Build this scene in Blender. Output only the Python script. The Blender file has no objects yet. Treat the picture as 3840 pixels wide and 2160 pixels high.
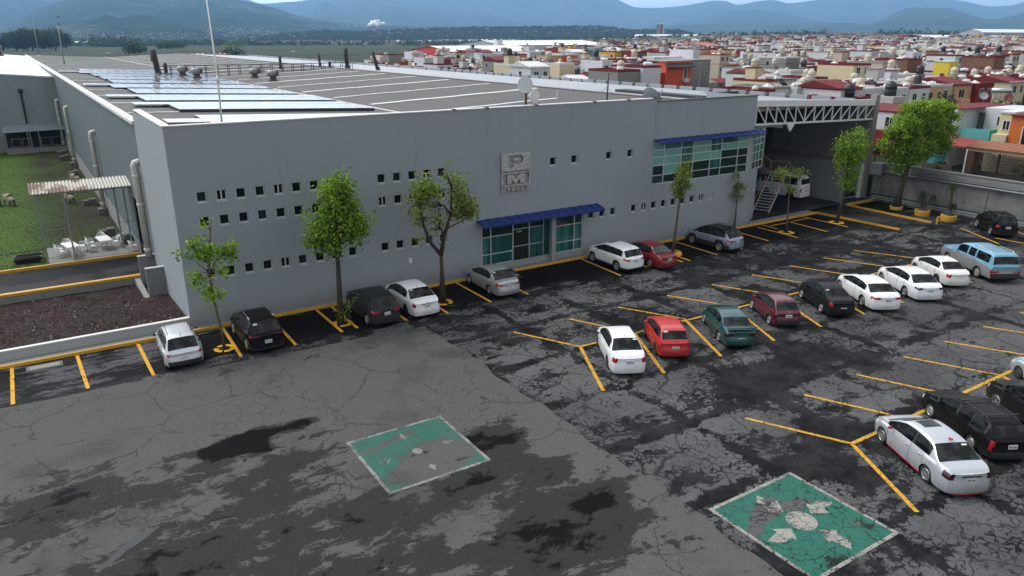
import bpy, bmesh, math, random
import numpy as np
from mathutils import Vector, Matrix, noise as mnoise
R=math.radians
S=bpy.context.scene
COL=S.collection
rng=random.Random(7); HAZE_D=0.84e-4
# ------------------------------------------------------------------ camera
CAM_H=14.9; F=2800.0; YH=136.0; VPX=6544.0     # focal length in 3840-px units, horizon row, facade vanishing column
PITCH=math.atan2(1080-YH,F)
def _cam_axes():
    cp,sp=math.cos(PITCH),math.sin(PITCH)
    right=np.array([1.,0,0]); fw=np.array([0,cp,-sp]); up=np.array([0,sp,cp])
    d=(VPX-1920)/F*right+fw+(1080-YH)/F*up
    a=math.atan2(d[0],d[1])
    return right,fw,up,np.array([math.sin(a),math.cos(a),0]),np.array([-math.cos(a),math.sin(a),0]),a
_r,_f,_u,AX,AY,YAW=_cam_axes()
def direction(px,py):
    d=(px-1920)/F*_r+_f+(1080-py)/F*_u
    return np.array([d@AX,d@AY,d[2]])
cam=bpy.data.cameras.new('camera'); camo=bpy.data.objects.new('camera',cam); COL.objects.link(camo)
cam.sensor_width=36; cam.lens=F/3840*36; cam.clip_start=.5; cam.clip_end=90000
camo.location=(0,0,CAM_H); camo.rotation_euler=(math.pi/2-PITCH,0,YAW-math.pi/2); S.camera=camo
FWD=(math.cos(YAW),math.sin(YAW))
# ------------------------------------------------------------------ sky, sun, exposure
SUN_AZ=R(128); SUN_EL=R(58)                     # azimuth measured from +X counter-clockwise (sun stands beyond the roof, to the left)
W=bpy.data.worlds.new('World'); S.world=W; W.use_nodes=True
nt=W.node_tree; nt.nodes.clear()
sky=nt.nodes.new('ShaderNodeTexSky'); sky.sky_type='NISHITA'; sky.sun_disc=False
sky.sun_elevation=SUN_EL; sky.sun_rotation=math.pi/2-SUN_AZ; sky.altitude=2500; sky.dust_density=1.5
tc=nt.nodes.new('ShaderNodeTexCoord'); mp=nt.nodes.new('ShaderNodeMapping'); mp.inputs['Scale'].default_value=(1,1,3.5)
nz=nt.nodes.new('ShaderNodeTexNoise'); nz.inputs['Scale'].default_value=2.6; nz.inputs['Detail'].default_value=7; nz.inputs['Roughness'].default_value=.6
cr=nt.nodes.new('ShaderNodeValToRGB'); cr.color_ramp.elements[0].position=.3; cr.color_ramp.elements[0].color=(5.6,6.1,6.8,1)
cr.color_ramp.elements[1].position=.72; cr.color_ramp.elements[1].color=(11.8,11.5,10.9,1)
mx=nt.nodes.new('ShaderNodeMix'); mx.data_type='RGBA'; mx.inputs[0].default_value=.86
bg=nt.nodes.new('ShaderNodeBackground'); bg.inputs[1].default_value=.085
out=nt.nodes.new('ShaderNodeOutputWorld')
nt.links.new(tc.outputs['Generated'],mp.inputs[0]); nt.links.new(mp.outputs[0],nz.inputs[0]); nt.links.new(nz.outputs[0],cr.inputs[0])
nt.links.new(sky.outputs[0],mx.inputs[6]); nt.links.new(cr.outputs[0],mx.inputs[7]); 
vd=nt.nodes.new('ShaderNodeVectorMath'); vd.operation='DOT_PRODUCT'; vd.inputs[1].default_value=(math.cos(SUN_AZ-.35)*.97,math.sin(SUN_AZ-.35)*.97,.25); nt.links.new(tc.outputs['Generated'],vd.inputs[0])
mr=nt.nodes.new('ShaderNodeMapRange'); mr.interpolation_type='SMOOTHSTEP'; mr.inputs[1].default_value=.1; mr.inputs[2].default_value=1; mr.inputs[3].default_value=.72; mr.inputs[4].default_value=2.6; nt.links.new(vd.outputs['Value'],mr.inputs[0])
ml=nt.nodes.new('ShaderNodeVectorMath'); ml.operation='SCALE'; nt.links.new(mx.outputs[2],ml.inputs[0]); nt.links.new(mr.outputs[0],ml.inputs['Scale']); nt.links.new(ml.outputs[0],bg.inputs[0]); nt.links.new(bg.outputs[0],out.inputs[0])
sl=bpy.data.lights.new('sun','SUN'); sl.energy=1.5; sl.angle=R(22); sl.color=(1,.96,.9)
so=bpy.data.objects.new('sun',sl); COL.objects.link(so)
sdir=Vector((math.cos(SUN_AZ)*math.cos(SUN_EL),math.sin(SUN_AZ)*math.cos(SUN_EL),math.sin(SUN_EL)))
so.rotation_euler=sdir.to_track_quat('Z','Y').to_euler(); so.location=(0,0,60)
S.view_settings.view_transform='Standard'; S.view_settings.look='None'; S.view_settings.exposure=.72; S.view_settings.gamma=1
S.cycles.volume_bounces=1; S.cycles.max_bounces=6; S.cycles.diffuse_bounces=3; S.cycles.glossy_bounces=3; S.cycles.transparent_max_bounces=8
S.cycles.volume_step_rate=4; S.cycles.use_denoising=True
# ------------------------------------------------------------------ helpers
def tag(o,label=None,cat=None,group=None,kind=None):
    if label: o['label']=label
    if cat: o['category']=cat
    if group: o['group']=group
    if kind: o['kind']=kind
    return o
def thing(name,label,cat,loc=(0,0,0),rz=0,group=None):
    o=bpy.data.objects.new(name,None); COL.objects.link(o); o.empty_display_size=.3
    o.location=loc; o.rotation_euler=(0,0,rz)
    return tag(o,label,cat,group)
class MB:
    def __init__(s): s.v=[]; s.f=[]; s.m=[]; s.c=None; s.s=[]
    def add(s,vs,fs,m=0,sm=False):
        b=len(s.v); s.v.extend([tuple(map(float,p)) for p in vs])
        for f in fs: s.f.append([b+i for i in f]); s.m.append(m); s.s.append(sm)
    def box(s,a,b,m=0):
        (x0,y0,z0),(x1,y1,z1)=a,b
        s.add([(x0,y0,z0),(x1,y0,z0),(x1,y1,z0),(x0,y1,z0),(x0,y0,z1),(x1,y0,z1),(x1,y1,z1),(x0,y1,z1)],
              [(0,3,2,1),(4,5,6,7),(0,1,5,4),(1,2,6,5),(2,3,7,6),(3,0,4,7)],m)
    def prism(s,poly,z0,z1,m=0,axis='z'):
        n=len(poly)
        def P(p,h):
            return (p[0],p[1],h) if axis=='z' else ((p[0],h,p[1]) if axis=='y' else (h,p[0],p[1]))
        s.add([P(p,z0) for p in poly]+[P(p,z1) for p in poly],[list(range(n))[::-1],list(range(n,2*n))]+[[i,(i+1)%n,n+(i+1)%n,n+i] for i in range(n)],m)
    def tube(s,p,q,r,r2=None,n=8,m=0,cap=True,sm=True):
        s.path([p,q],[r,r if r2 is None else r2],n,m,cap,sm)
    def path(s,pts,rs,n=8,m=0,cap=True,sm=True):
        pts=[Vector(p) for p in pts]
        if not isinstance(rs,(list,tuple)): rs=[rs]*len(pts)
        vs=[];fs=[];prev=None
        for i,p in enumerate(pts):
            d=(pts[min(i+1,len(pts)-1)]-pts[max(i-1,0)])
            d=d.normalized() if d.length>1e-9 else Vector((0,0,1))
            if prev is None:
                a=d.cross(Vector((0,0,1)) if abs(d.z)<.9 else Vector((1,0,0))).normalized()
            else:
                a=(prev-d*prev.dot(d)).normalized()
            prev=a; b=d.cross(a)
            for k in range(n):
                t=2*math.pi*k/n; vs.append(p+(a*math.cos(t)+b*math.sin(t))*rs[i])
        for i in range(len(pts)-1):
            for k in range(n): fs.append((i*n+k,i*n+(k+1)%n,(i+1)*n+(k+1)%n,(i+1)*n+k))
        s.add(vs,fs,m,sm)
        if cap:
            b=len(s.v)-len(vs)
            s.f.append([b+k for k in range(n)][::-1]); s.m.append(m); s.s.append(False)
            s.f.append([b+(len(pts)-1)*n+k for k in range(n)]); s.m.append(m); s.s.append(False)
    def lathe(s,c,prof,n=16,m=0,axis='z',sm=True):
        vs=[];fs=[]
        for r,h in prof:
            for k in range(n):
                t=2*math.pi*k/n; a,b=r*math.cos(t),r*math.sin(t)
                vs.append((c[0]+a,c[1]+b,c[2]+h) if axis=='z' else ((c[0]+a,c[1]+h,c[2]+b) if axis=='y' else (c[0]+h,c[1]+a,c[2]+b)))
        for i in range(len(prof)-1):
            for k in range(n):
                q=(i*n+k,i*n+(k+1)%n,(i+1)*n+(k+1)%n,(i+1)*n+k); fs.append(q if axis!='y' else q[::-1])
        s.add(vs,fs,m,sm)
    def build(s,name,mats,parent=None,loc=None,colors=None):
        me=bpy.data.meshes.new(name); me.from_pydata(s.v,[],s.f)
        if not isinstance(mats,(list,tuple)): mats=[mats]
        for m in mats: me.materials.append(m)
        me.polygons.foreach_set('material_index',s.m); me.polygons.foreach_set('use_smooth',s.s); me.update()
        if colors is not None:
            at=me.attributes.new('tint','FLOAT_COLOR','FACE'); at.data.foreach_set('color',np.asarray(colors,dtype=np.float32).ravel())
        o=bpy.data.objects.new(name,me); COL.objects.link(o)
        if parent: o.parent=parent
        if loc: o.location=loc
        return o
def copy_tree(o,parent=None,**kw):
    kids={}
    def rec(a,p):
        c=a.copy(); COL.objects.link(c); c.parent=p
        for ch in a.children: rec(ch,c)
        return c
    return rec(o,parent)
def rotz(v,a): return (v[0]*math.cos(a)-v[1]*math.sin(a),v[0]*math.sin(a)+v[1]*math.cos(a))
def ss(a,b,x):
    t=min(1,max(0,(x-a)/(b-a))); return t*t*(3-2*t)
def shape2d(name,loops,depth,mat,parent,matrix):
    cu=bpy.data.curves.new(name,'CURVE'); cu.dimensions='2D'; cu.fill_mode='BOTH'; cu.extrude=depth/2
    for lp in loops:
        sp=cu.splines.new('POLY'); sp.points.add(len(lp)-1); sp.use_cyclic_u=True
        for p,q in zip(sp.points,lp): p.co=(q[0],q[1],0,1)
    return _curve2mesh(name,cu,mat,parent,matrix)
def _curve2mesh(name,cu,mat,parent,matrix):
    t=bpy.data.objects.new('tmp_outline',cu); COL.objects.link(t)
    dg=bpy.context.evaluated_depsgraph_get(); me=bpy.data.meshes.new_from_object(t.evaluated_get(dg))
    bpy.data.objects.remove(t); bpy.data.curves.remove(cu)
    me.name=name; me.transform(matrix); me.materials.clear(); me.materials.append(mat)
    o=bpy.data.objects.new(name,me); COL.objects.link(o); o.parent=parent
    return o
def text3d(name,txt,size,depth,mat,parent,matrix):
    cu=bpy.data.curves.new(name,'FONT'); cu.body=txt; cu.size=size; cu.extrude=depth/2; cu.align_x='CENTER'; cu.align_y='CENTER'
    return _curve2mesh(name,cu,mat,parent,matrix)
# ------------------------------------------------------------------ materials
class NT:
    def __init__(s,name):
        s.mat=bpy.data.materials.new(name); s.mat.use_nodes=True; s.t=s.mat.node_tree; s.b=s.t.nodes['Principled BSDF']; s._pos=None
    def n(s,ty,**k):
        x=s.t.nodes.new(ty)
        for a,b in k.items(): setattr(x,a,b)
        return x
    def put(s,sock,v):
        if v is None: return
        if hasattr(v,'is_output'): s.t.links.new(v,sock)
        else:
            if isinstance(v,(tuple,list)) and len(v)==3 and sock.type=='RGBA': v=(*v,1)
            sock.default_value=v
    def pos(s):
        if s._pos is None: s._pos=s.n('ShaderNodeNewGeometry').outputs['Position']
        return s._pos
    def obj(s): return s.n('ShaderNodeTexCoord').outputs['Object']
    def math(s,op,a,b=None,c=None,clamp=False):
        x=s.n('ShaderNodeMath',operation=op,use_clamp=clamp)
        s.put(x.inputs[0],a); s.put(x.inputs[1],b)
        if c is not None: s.put(x.inputs[2],c)
        return x.outputs[0]
    def vmath(s,op,a,b):
        x=s.n('ShaderNodeVectorMath',operation=op); s.put(x.inputs[0],a); s.put(x.inputs[1],b); return x.outputs[0]
    def scale(s,v,sc,rot=0,loc=(0,0,0)):
        x=s.n('ShaderNodeMapping'); s.put(x.inputs[0],v); x.inputs['Scale'].default_value=sc; x.inputs['Rotation'].default_value=(0,0,rot); x.inputs['Location'].default_value=loc; return x.outputs[0]
    def noise(s,v,scale,detail=4,rough=.55,dist=0,out=0):
        x=s.n('ShaderNodeTexNoise'); s.put(x.inputs['Vector'],v); x.inputs['Scale'].default_value=scale; x.inputs['Detail'].default_value=detail; x.inputs['Roughness'].default_value=rough; x.inputs['Distortion'].default_value=dist
        return x.outputs[out]
    def vor(s,v,scale,feature='F1',out=0,rand=1):
        x=s.n('ShaderNodeTexVoronoi',feature=feature); s.put(x.inputs['Vector'],v); x.inputs['Scale'].default_value=scale; x.inputs['Randomness'].default_value=rand; return x.outputs[out]
    def smooth(s,v,a,b,to0=0,to1=1):
        x=s.n('ShaderNodeMapRange',interpolation_type='SMOOTHSTEP'); s.put(x.inputs[0],v); x.inputs[1].default_value=a; x.inputs[2].default_value=b; x.inputs[3].default_value=to0; x.inputs[4].default_value=to1; return x.outputs[0]
    def mix(s,f,a,b,mode='MIX'):
        x=s.n('ShaderNodeMix',data_type='RGBA',blend_type=mode); s.put(x.inputs[0],f); s.put(x.inputs[6],a); s.put(x.inputs[7],b); return x.outputs[2]
    def sep(s,v):
        x=s.n('ShaderNodeSeparateXYZ'); s.put(x.inputs[0],v); return x.outputs
    def bump(s,h,strength=.3,dist=.02):
        x=s.n('ShaderNodeBump'); x.inputs['Strength'].default_value=strength; x.inputs['Distance'].default_value=dist; s.put(x.inputs['Height'],h); s.t.links.new(x.outputs[0],s.b.inputs['Normal'])
    def attr(s,name,out='Fac'):
        x=s.n('ShaderNodeAttribute',attribute_name=name); return x.outputs[out]
    def fin(s,col=None,rough=None,metal=None,spec=None,**kw):
        s.put(s.b.inputs['Base Color'],col); s.put(s.b.inputs['Roughness'],rough); s.put(s.b.inputs['Metallic'],metal); s.put(s.b.inputs['Specular IOR Level'],spec)
        for k,v in kw.items(): s.put(s.b.inputs[k],v)
        return s.mat
def plain(name,col,rough=.6,metal=0,var=.12,scale=3.0,spec=.5,**kw):
    n=NT(name); f=n.noise(n.obj(),scale,5,.6)
    a=tuple(c*(1-var) for c in col); b=tuple(min(1,c*(1+var)) for c in col)
    return n.fin(n.mix(f,a,b),rough,metal,spec,**kw)
def facade_paint(name,col):
    n=NT(name); p=n.pos(); x,y,z=n.sep(p); f=n.noise(p,.35,6,.62); st=n.noise(n.scale(p,(1.6,1.6,.07)),1.0,6,.7); sp=n.noise(n.scale(p,(3,3,1.2)),1.3,7,.75)
    c=n.mix(f,tuple(v*.90 for v in col),tuple(v*1.08 for v in col))
    c=n.mix(n.math('MULTIPLY',n.smooth(st,.56,.74),n.math('MULTIPLY',n.smooth(z,2,10.5),.40)),c,tuple(v*.5 for v in col))       # rain streaks below the parapet
    c=n.mix(n.math('MULTIPLY',n.smooth(sp,.64,.72),.4),c,tuple(v*1.35 for v in col))                                            # patched paint and scuffs
    c=n.mix(n.math('MULTIPLY',n.smooth(n.math('ADD',z,n.math('MULTIPLY',n.noise(n.scale(p,(1,1,.3)),1.6,5,.7),1.2)),1.5,.55),.4),c,tuple(v*.42 for v in col))   # splash band
    n.bump(n.noise(p,18,4,.65),.2,.012); return n.fin(c,.85,0,.25)
def wall_paint(name,col,stain=.25,rough=.85):
    n=NT(name); p=n.pos(); f=n.noise(p,.6,6,.6); st=n.noise(n.scale(p,(1.4,1.4,.12)),1.0,5,.65)
    c=n.mix(f,tuple(x*.92 for x in col),tuple(min(1,x*1.06) for x in col))
    c=n.mix(n.math('MULTIPLY',n.smooth(st,.55,.8),stain),c,tuple(x*.45 for x in col))
    n.bump(n.noise(p,25,3,.6),.15,.01)
    return n.fin(c,rough,0,.3)
def attr_paint(name,rough=.8,spec=.3,stain=.3):
    n=NT(name); p=n.pos(); c=n.attr('tint','Color'); st=n.noise(n.scale(p,(.8,.8,.2)),1.0,5,.65)
    dk=n.mix(1.0,c,(.55,.52,.5),'MULTIPLY')
    return n.fin(n.mix(n.math('MULTIPLY',n.smooth(st,.5,.8),stain),c,dk),rough,0,spec)
# ================================================================== GROUND
def asph(n,kind,use_attr=True):
    """worn wet asphalt; returns colour, roughness, light-island mask, crack distance"""
    p=n.pos(); nc=n.noise(p,.9,4,.6,out=1)
    off=n.vmath('MULTIPLY',n.vmath('SUBTRACT',nc,(.5,.5,.5)),(.9,.9,0)); pd=n.vmath('ADD',p,off)
    off2=n.vmath('MULTIPLY',n.vmath('SUBTRACT',n.noise(p,4.5,3,.6,out=1),(.5,.5,.5)),(.22,.22,0)); pdd=n.vmath('ADD',pd,off2)
    stain=n.attr('stain') if use_attr else 0.0
    speck=n.noise(p,38,2,.7); fine=n.noise(p,7,5,.7)
    if kind=='old':
        cracky=n.smooth(n.noise(p,.24,3,.5),.36,.58); low=n.noise(p,.17,3,.55); mid=n.noise(n.scale(pd,(.75,1.35,1)),.55,9,.70)
        edge=n.vor(pdd,3.3,'DISTANCE_TO_EDGE'); e2=n.vor(pdd,.42,'DISTANCE_TO_EDGE')
        x,y,z=n.sep(pd)
        bx=n.smooth(n.math('ABSOLUTE',n.math('SUBTRACT',n.math('FRACT',n.math('MULTIPLY',x,1/4.6)),.5)),.015,.10,1,0)
        by=n.smooth(n.math('ABSOLUTE',n.math('SUBTRACT',n.math('FRACT',n.math('MULTIPLY',y,1/4.2)),.5)),.015,.11,1,0)
        band=n.math('MAXIMUM',bx,by)
        v=n.math('ADD',n.math('ADD',n.math('MULTIPLY',low,.85),n.math('MULTIPLY',mid,1.75)),n.math('MULTIPLY',n.noise(n.scale(pdd,(.7,1.6,1),R(12)),2.6,8,.78),1.0))
        v=n.math('ADD',v,n.math('MULTIPLY',n.math('MINIMUM',edge,.16),n.math('MULTIPLY',cracky,1.9)))
        v=n.math('SUBTRACT',v,n.math('MULTIPLY',band,.34)); v=n.math('SUBTRACT',v,n.math('MULTIPLY',stain,.38))
        light=n.smooth(v,1.80,1.89)
        crack=n.math('MULTIPLY',n.math('MAXIMUM',n.smooth(n.math('ADD',edge,n.math('MULTIPLY',n.math('SUBTRACT',n.noise(p,1.7,4,.6),.5),.16)),.0,.045),n.math('SUBTRACT',.9,n.math('MULTIPLY',cracky,.9))),n.smooth(e2,.0,.022))
        light=n.math('MULTIPLY',light,n.math('MAXIMUM',crack,.25))
        lc=n.mix(fine,(.062,.062,.063),(.122,.122,.124)); dc=n.mix(n.smooth(n.noise(pdd,.8,8,.72),.4,.62),n.mix(fine,(.0045,.0045,.0048),(.012,.012,.0127)),n.mix(fine,(.014,.014,.0145),(.032,.032,.033)))
        lc=n.mix(n.smooth(low,.35,.65),n.mix(.75,lc,(.05,.05,.053)),lc)
    elif kind=='new':
        low=n.noise(p,.2,3,.5); mid=n.noise(n.scale(pd,(.8,1.7,1),R(-8)),.6,9,.68); e1=n.vor(pdd,.28,'DISTANCE_TO_EDGE')
        e2=n.vor(pdd,1.3,'DISTANCE_TO_EDGE')
        v=n.math('ADD',n.math('ADD',n.math('MULTIPLY',low,.5),n.math('MULTIPLY',mid,1.6)),n.math('MULTIPLY',n.noise(n.scale(pdd,(.8,1.5,1),R(-8)),1.7,10,.80),1.05)); v=n.math('SUBTRACT',v,n.math('ADD',.075,n.math('MULTIPLY',stain,.42)))
        v=n.math('SUBTRACT',v,n.math('MULTIPLY',n.smooth(n.vor(pdd,.9,'F1'),.16,.06),n.math('MULTIPLY',n.smooth(n.noise(p,.35,3,.5),.5,.6),.35))); light=n.smooth(v,1.262,1.305)
        crack=n.math('MAXIMUM',n.smooth(e1,.0,.012),n.smooth(n.noise(p,.3,2,.5),.5,.56))
        crack=n.math('MULTIPLY',crack,n.math('MAXIMUM',n.smooth(e2,.0,.02),n.smooth(n.noise(p,.22,2,.5),.42,.5)))
        light=n.math('MULTIPLY',light,n.math('MAXIMUM',crack,.3))
        lc=n.mix(fine,(.058,.0575,.055),(.098,.097,.093)); wet=n.smooth(n.math('ADD',n.math('MULTIPLY',stain,.5),n.math('MULTIPLY',n.math('SUBTRACT',n.noise(n.scale(pdd,(.8,1.3,1)),.9,8,.72),.22),1.7)),1.0,1.16); dc=n.mix(wet,n.mix(fine,(.018,.0178,.0173),(.037,.0365,.0355)),n.mix(fine,(.0022,.0022,.0023),(.007,.0069,.0067)))
        lc=n.mix(n.math('MULTIPLY',n.smooth(n.noise(p,.16,4,.6),.52,.62),.45),lc,(.040,.040,.041))
        edge=e1
    elif kind=='edge':
        mid=n.noise(n.scale(pd,(.5,2.6,1)),.9,8,.7); low=n.noise(p,.3,3,.5); edge=n.vor(pdd,1.6,'DISTANCE_TO_EDGE')
        v=n.math('ADD',n.math('MULTIPLY',mid,1.3),n.math('MULTIPLY',low,.5)); v=n.math('SUBTRACT',v,n.math('MULTIPLY',stain,.8))
        light=n.math('MULTIPLY',n.smooth(v,.86,1.02),n.math('MAXIMUM',n.smooth(edge,.0,.04),.3))
        lc=n.mix(fine,(.055,.055,.059),(.105,.105,.11)); dc=n.mix(fine,(.0038,.0038,.0042),(.010,.010,.0107))
    elif kind=='drive':
        low=n.noise(p,.35,5,.6); edge=n.vor(pdd,.6,'DISTANCE_TO_EDGE')
        light=n.smooth(n.math('SUBTRACT',n.math('ADD',n.math('MULTIPLY',low,.6),n.math('MULTIPLY',n.noise(pd,1.2,7,.7),.6)),n.math('MULTIPLY',stain,.6)),.5,.68)
        lc=n.mix(fine,(.038,.038,.039),(.062,.062,.064)); dc=n.mix(fine,(.009,.009,.0095),(.020,.020,.021))
    c=n.mix(light,dc,lc)
    c=n.mix(n.math('MULTIPLY',n.smooth(speck,.45,.75),.35),c,n.mix(1.0,c,(1.9,1.9,1.9),'MULTIPLY'))
    c=n.mix(n.math('MULTIPLY',n.smooth(speck,.5,.25),.35),c,n.mix(1.0,c,(.35,.35,.35),'MULTIPLY'))
    rough=n.math('ADD',n.math('MULTIPLY',light,.28),.58)
    return c,rough,light,edge,pdd
def asph_mat(name,kind):
    n=NT(name); c,r,l,e,_=asph(n,kind)
    n.bump(n.math('ADD',n.math('MULTIPLY',l,.6),n.noise(n.pos(),30,3,.7)),.35,.012)
    return n.fin(c,r,0,.03)
def paint_mat(name,kind,col,wear=.5,rough=.6,crackw=.045):
    """road paint, worn through to the asphalt below it along its cracks"""
    n=NT(name); c,r,l,e,pdd=asph(n,kind,False); p=n.pos(); stw=n.attr('stain')
    w=n.math('ADD',n.math('MULTIPLY',n.noise(p,1.1,8,.75),.75),n.math('MULTIPLY',n.noise(p,11,4,.7),.35))
    w=n.math('ADD',w,n.math('MULTIPLY',stw,.33)); w=n.math('ADD',w,n.math('MULTIPLY',n.math('SUBTRACT',n.noise(p,26,3,.7),.5),.22)); k=n.smooth(w,wear-.02,wear+.13,1,0)
    k=n.math('MULTIPLY',k,n.smooth(n.math('ADD',e,n.math('MULTIPLY',n.math('SUBTRACT',n.noise(p,1.7,4,.6),.5),.14)),0,crackw))
    f=n.noise(p,4,5,.7)
    pc=n.mix(f,tuple(x*.68 for x in col),tuple(min(1,x*1.15) for x in col))
    return n.fin(n.mix(k,c,pc),n.mix(k,r,(rough,)*3),0,.05)
M={}
M['asph_old']=asph_mat('cracked asphalt','old'); M['asph_new']=asph_mat('patched smoother asphalt','new')
M['asph_edge']=asph_mat('streaked kerbside asphalt','edge'); M['asph_drive']=asph_mat('driveway asphalt','drive')
M['yellow']=paint_mat('worn yellow line','old',(.56,.31,.032),.59); M['yellow_k']=plain('kerb yellow paint',(.55,.30,.025),.55,var=.25,scale=2.5)
M['yellow_e']=paint_mat('kerbside yellow line','edge',(.60,.33,.035),.66,crackw=.01)
M['green_a']=paint_mat('worn green paint','new',(.036,.115,.090),.575,crackw=.01); M['green_b']=paint_mat('crazed green paint','old',(.030,.125,.094),.645,crackw=.045)
M['white_a']=paint_mat('worn white paint','new',(.24,.24,.23),.51,crackw=.01); M['white_b']=paint_mat('crazed white paint','old',(.29,.28,.255),.545,crackw=.045)
n=NT('pale concrete'); p=n.pos(); f=n.noise(p,1.3,7,.65); M['concrete']=n.fin(n.mix(f,(.08,.08,.077),(.15,.15,.143)),.9,0,.25)
# stain fields (wet or oily patches): x, y, half-axes, angle, strength
NEW_ST=[(2,22,9,4.2,0,.30),(11,17.5,6,3.2,0,.30),(6,26.5,4.5,1.3,8,.3),(6.5,14.5,7,2,0,.4),(12.6,21.3,3,2.4,0,.2),(5.0,27.2,1.2,.6,20,1.9),(4.2,27.0,.9,.5,0,1.6),(5.5,26.3,.4,.6,30,1.4),(6.4,27.3,.8,.3,10,.9),(7.4,27.3,.8,.4,15,1.5),(13.7,22.0,1.5,1.15,20,1.0),(12.7,15.9,2.4,1.5,10,.8),(10.5,16.6,1.4,.6,0,.5),(14.5,17.0,1.2,.6,30,.7),
 (-.8,26.7,2.1,1.1,10,.6),(-2.2,25.9,2.,1.1,0,.6),(1.2,25.2,2.6,.8,12,.45),(5.5,24.4,1.4,.5,10,.8),(3.6,22.4,3.2,1.0,8,.5),(.6,20.6,3,1.2,0,.8),(6.5,20.6,2.4,.8,5,.6),(11.2,19.9,1.5,.6,10,.8),(13.6,19,.9,.7,0,.8),(8,19.2,1.4,.7,0,.6),
 (9.6,22.3,1.0,1.0,0,.9),(11.3,22.0,1.3,.9,20,.9),(7,33.9,4,.35,-3,.35),(8,30.2,2,.4,10,.3),(5.,17.5,3,1.4,0,.7),
 (8.5,30,3.5,3,0,-.5),(11,26.5,2.5,1.6,0,-.5),(3,31,5,2,0,-.45),(14.5,27.5,1.5,4,0,-.5),(15.3,20.5,1,2.5,0,-.4),(9.2,18,1.2,.8,0,-.35)]
OLD_ST=[(24.8,19.7,2.6,1.2,15,.9),(27.6,20.3,2.2,1.5,0,.85),(25.6,15.9,1.5,1.1,0,.6),(30,20.6,2.5,.9,10,.5),(23,20.2,1.5,.8,0,.6),(40,33.4,14,2.2,0,.45),(52,31.5,8,4,0,.42),(57,26,6,5,0,.25),(29,33,5,1,0,.35),(24,29,5,1.2,0,.25),
 (36,28.5,14,1.5,0,.2),(20.2,12.2,3.4,3,0,.2),(46,27.5,8,1,0,.3),(20,21.5,2.4,1.3,0,-.35),(22.3,17.5,2,1.2,0,-.3),(34,16.2,4,1.5,0,-.5),(40,17,5,2.5,0,-.45),(30.5,16.5,2,1,0,-.35),(45,20,6,2,0,-.3),(39,20.5,2,.8,0,-.2),(19,27.5,1.5,3,0,-.1),(26,33.2,2,.6,0,-.3),(34,33.6,2.6,.7,0,-.3),(45,29.3,3,1.0,0,-.3),(21,9.2,3,1.5,0,-.2),(55,21,5,2,0,-.2)]
EDGE_ST=[(5.2,36.6,2.2,1.5,0,.35),(9,37.5,3,1.6,0,.5),(14.5,37.6,3,1.6,0,.6),(21,38,4,1.6,0,.6),(27,38.5,2.5,1,0,.4),(30,37.5,3,1.8,0,.25),(36,38,5,1.6,0,.5),(46,38,9,1.8,0,.5),(25,36.2,3,.5,0,-.2),(1,38,3,1,0,-.15),(57,38,2,2,0,.6)]
def stain_val(L,x,y):
    s=np.zeros_like(x)
    for cx,cy,a,b,an,k in L:
        an=R(an); dx,dy=x-cx,y-cy; u=(dx*math.cos(an)+dy*math.sin(an))/a; v=(-dx*math.sin(an)+dy*math.cos(an))/b
        s+=k*np.exp(-(u*u+v*v)**1.5*.7)
    return s
def sheet(name,xs,ys,zf,mat,stains=None,clip=None,parent=None,skirt=0):
    xs=np.asarray(xs);ys=np.asarray(ys); X,Y=np.meshgrid(xs,ys); nx,ny=len(xs),len(ys)
    if clip: X,Y=clip(X,Y)
    Z=zf(X,Y) if callable(zf) else np.full_like(X,zf,dtype=float)
    v=np.stack([X,Y,Z],-1).reshape(-1,3); idx=np.arange(nx*ny).reshape(ny,nx)
    f=np.stack([idx[:-1,:-1],idx[:-1,1:],idx[1:,1:],idx[1:,:-1]],-1).reshape(-1,4)
    me=bpy.data.meshes.new(name); me.from_pydata(v.tolist(),[],f.tolist()); me.materials.append(mat)
    me.polygons.foreach_set('use_smooth',[True]*len(me.polygons))
    if stains is not None:
        at=me.attributes.new('stain','FLOAT','POINT'); at.data.foreach_set('value',stain_val(stains,v[:,0],v[:,1]).astype(np.float32))
    o=bpy.data.objects.new(name,me); COL.objects.link(o)
    if parent: o.parent=parent
    return o
def st(o): o['kind']='structure'; return o
# --- far terrain: one sheet to the horizon (town side stands 2.5 m above the car park and climbs to the right)
XW=67.4
def terr_np(X,Y):
    d=np.hypot(X,Y); sm=lambda a,b,t:(lambda q:q*q*(3-2*q))(np.clip((t-a)/(b-a),0,1))
    right=sm(.35,1.3,X/np.maximum(Y,1))
    far=sm(200,320,Y); w=.02+far*40
    step=np.clip((X-(XW+.12-far*10))/w,0,1)
    z=-1.6+(2.3+1.8*sm(.52,.95,X/np.maximum(Y,1)))*step*(1-sm(330,700,d)*(1-right)*.75)+right*(sm(320,1000,d)*6.5+sm(1000,2600,d)*10)
    z=np.where((X<XW+.1)&(Y<50)&(X>-60),-1.6,z)
    return z
def terr(x,y): return float(terr_np(np.array([float(x)]),np.array([float(y)]))[0])
n=NT('valley fields'); p=n.pos(); pf=n.scale(p,(.0009,.0065,1),R(-6)); st1=n.noise(pf,1.6,6,.65); st2=n.noise(n.scale(p,(.006,.02,1)),1.0,5,.65)
c=n.mix(n.smooth(st1,.42,.55),(.013,.019,.009),(.034,.050,.013)); c=n.mix(n.smooth(st2,.5,.68),c,(.024,.021,.013)); c=n.mix(n.math('MULTIPLY',n.noise(p,.05,6,.7),.5),c,(.02,.03,.014))
M['field']=n.fin(c,.95,0,.1)
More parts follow.
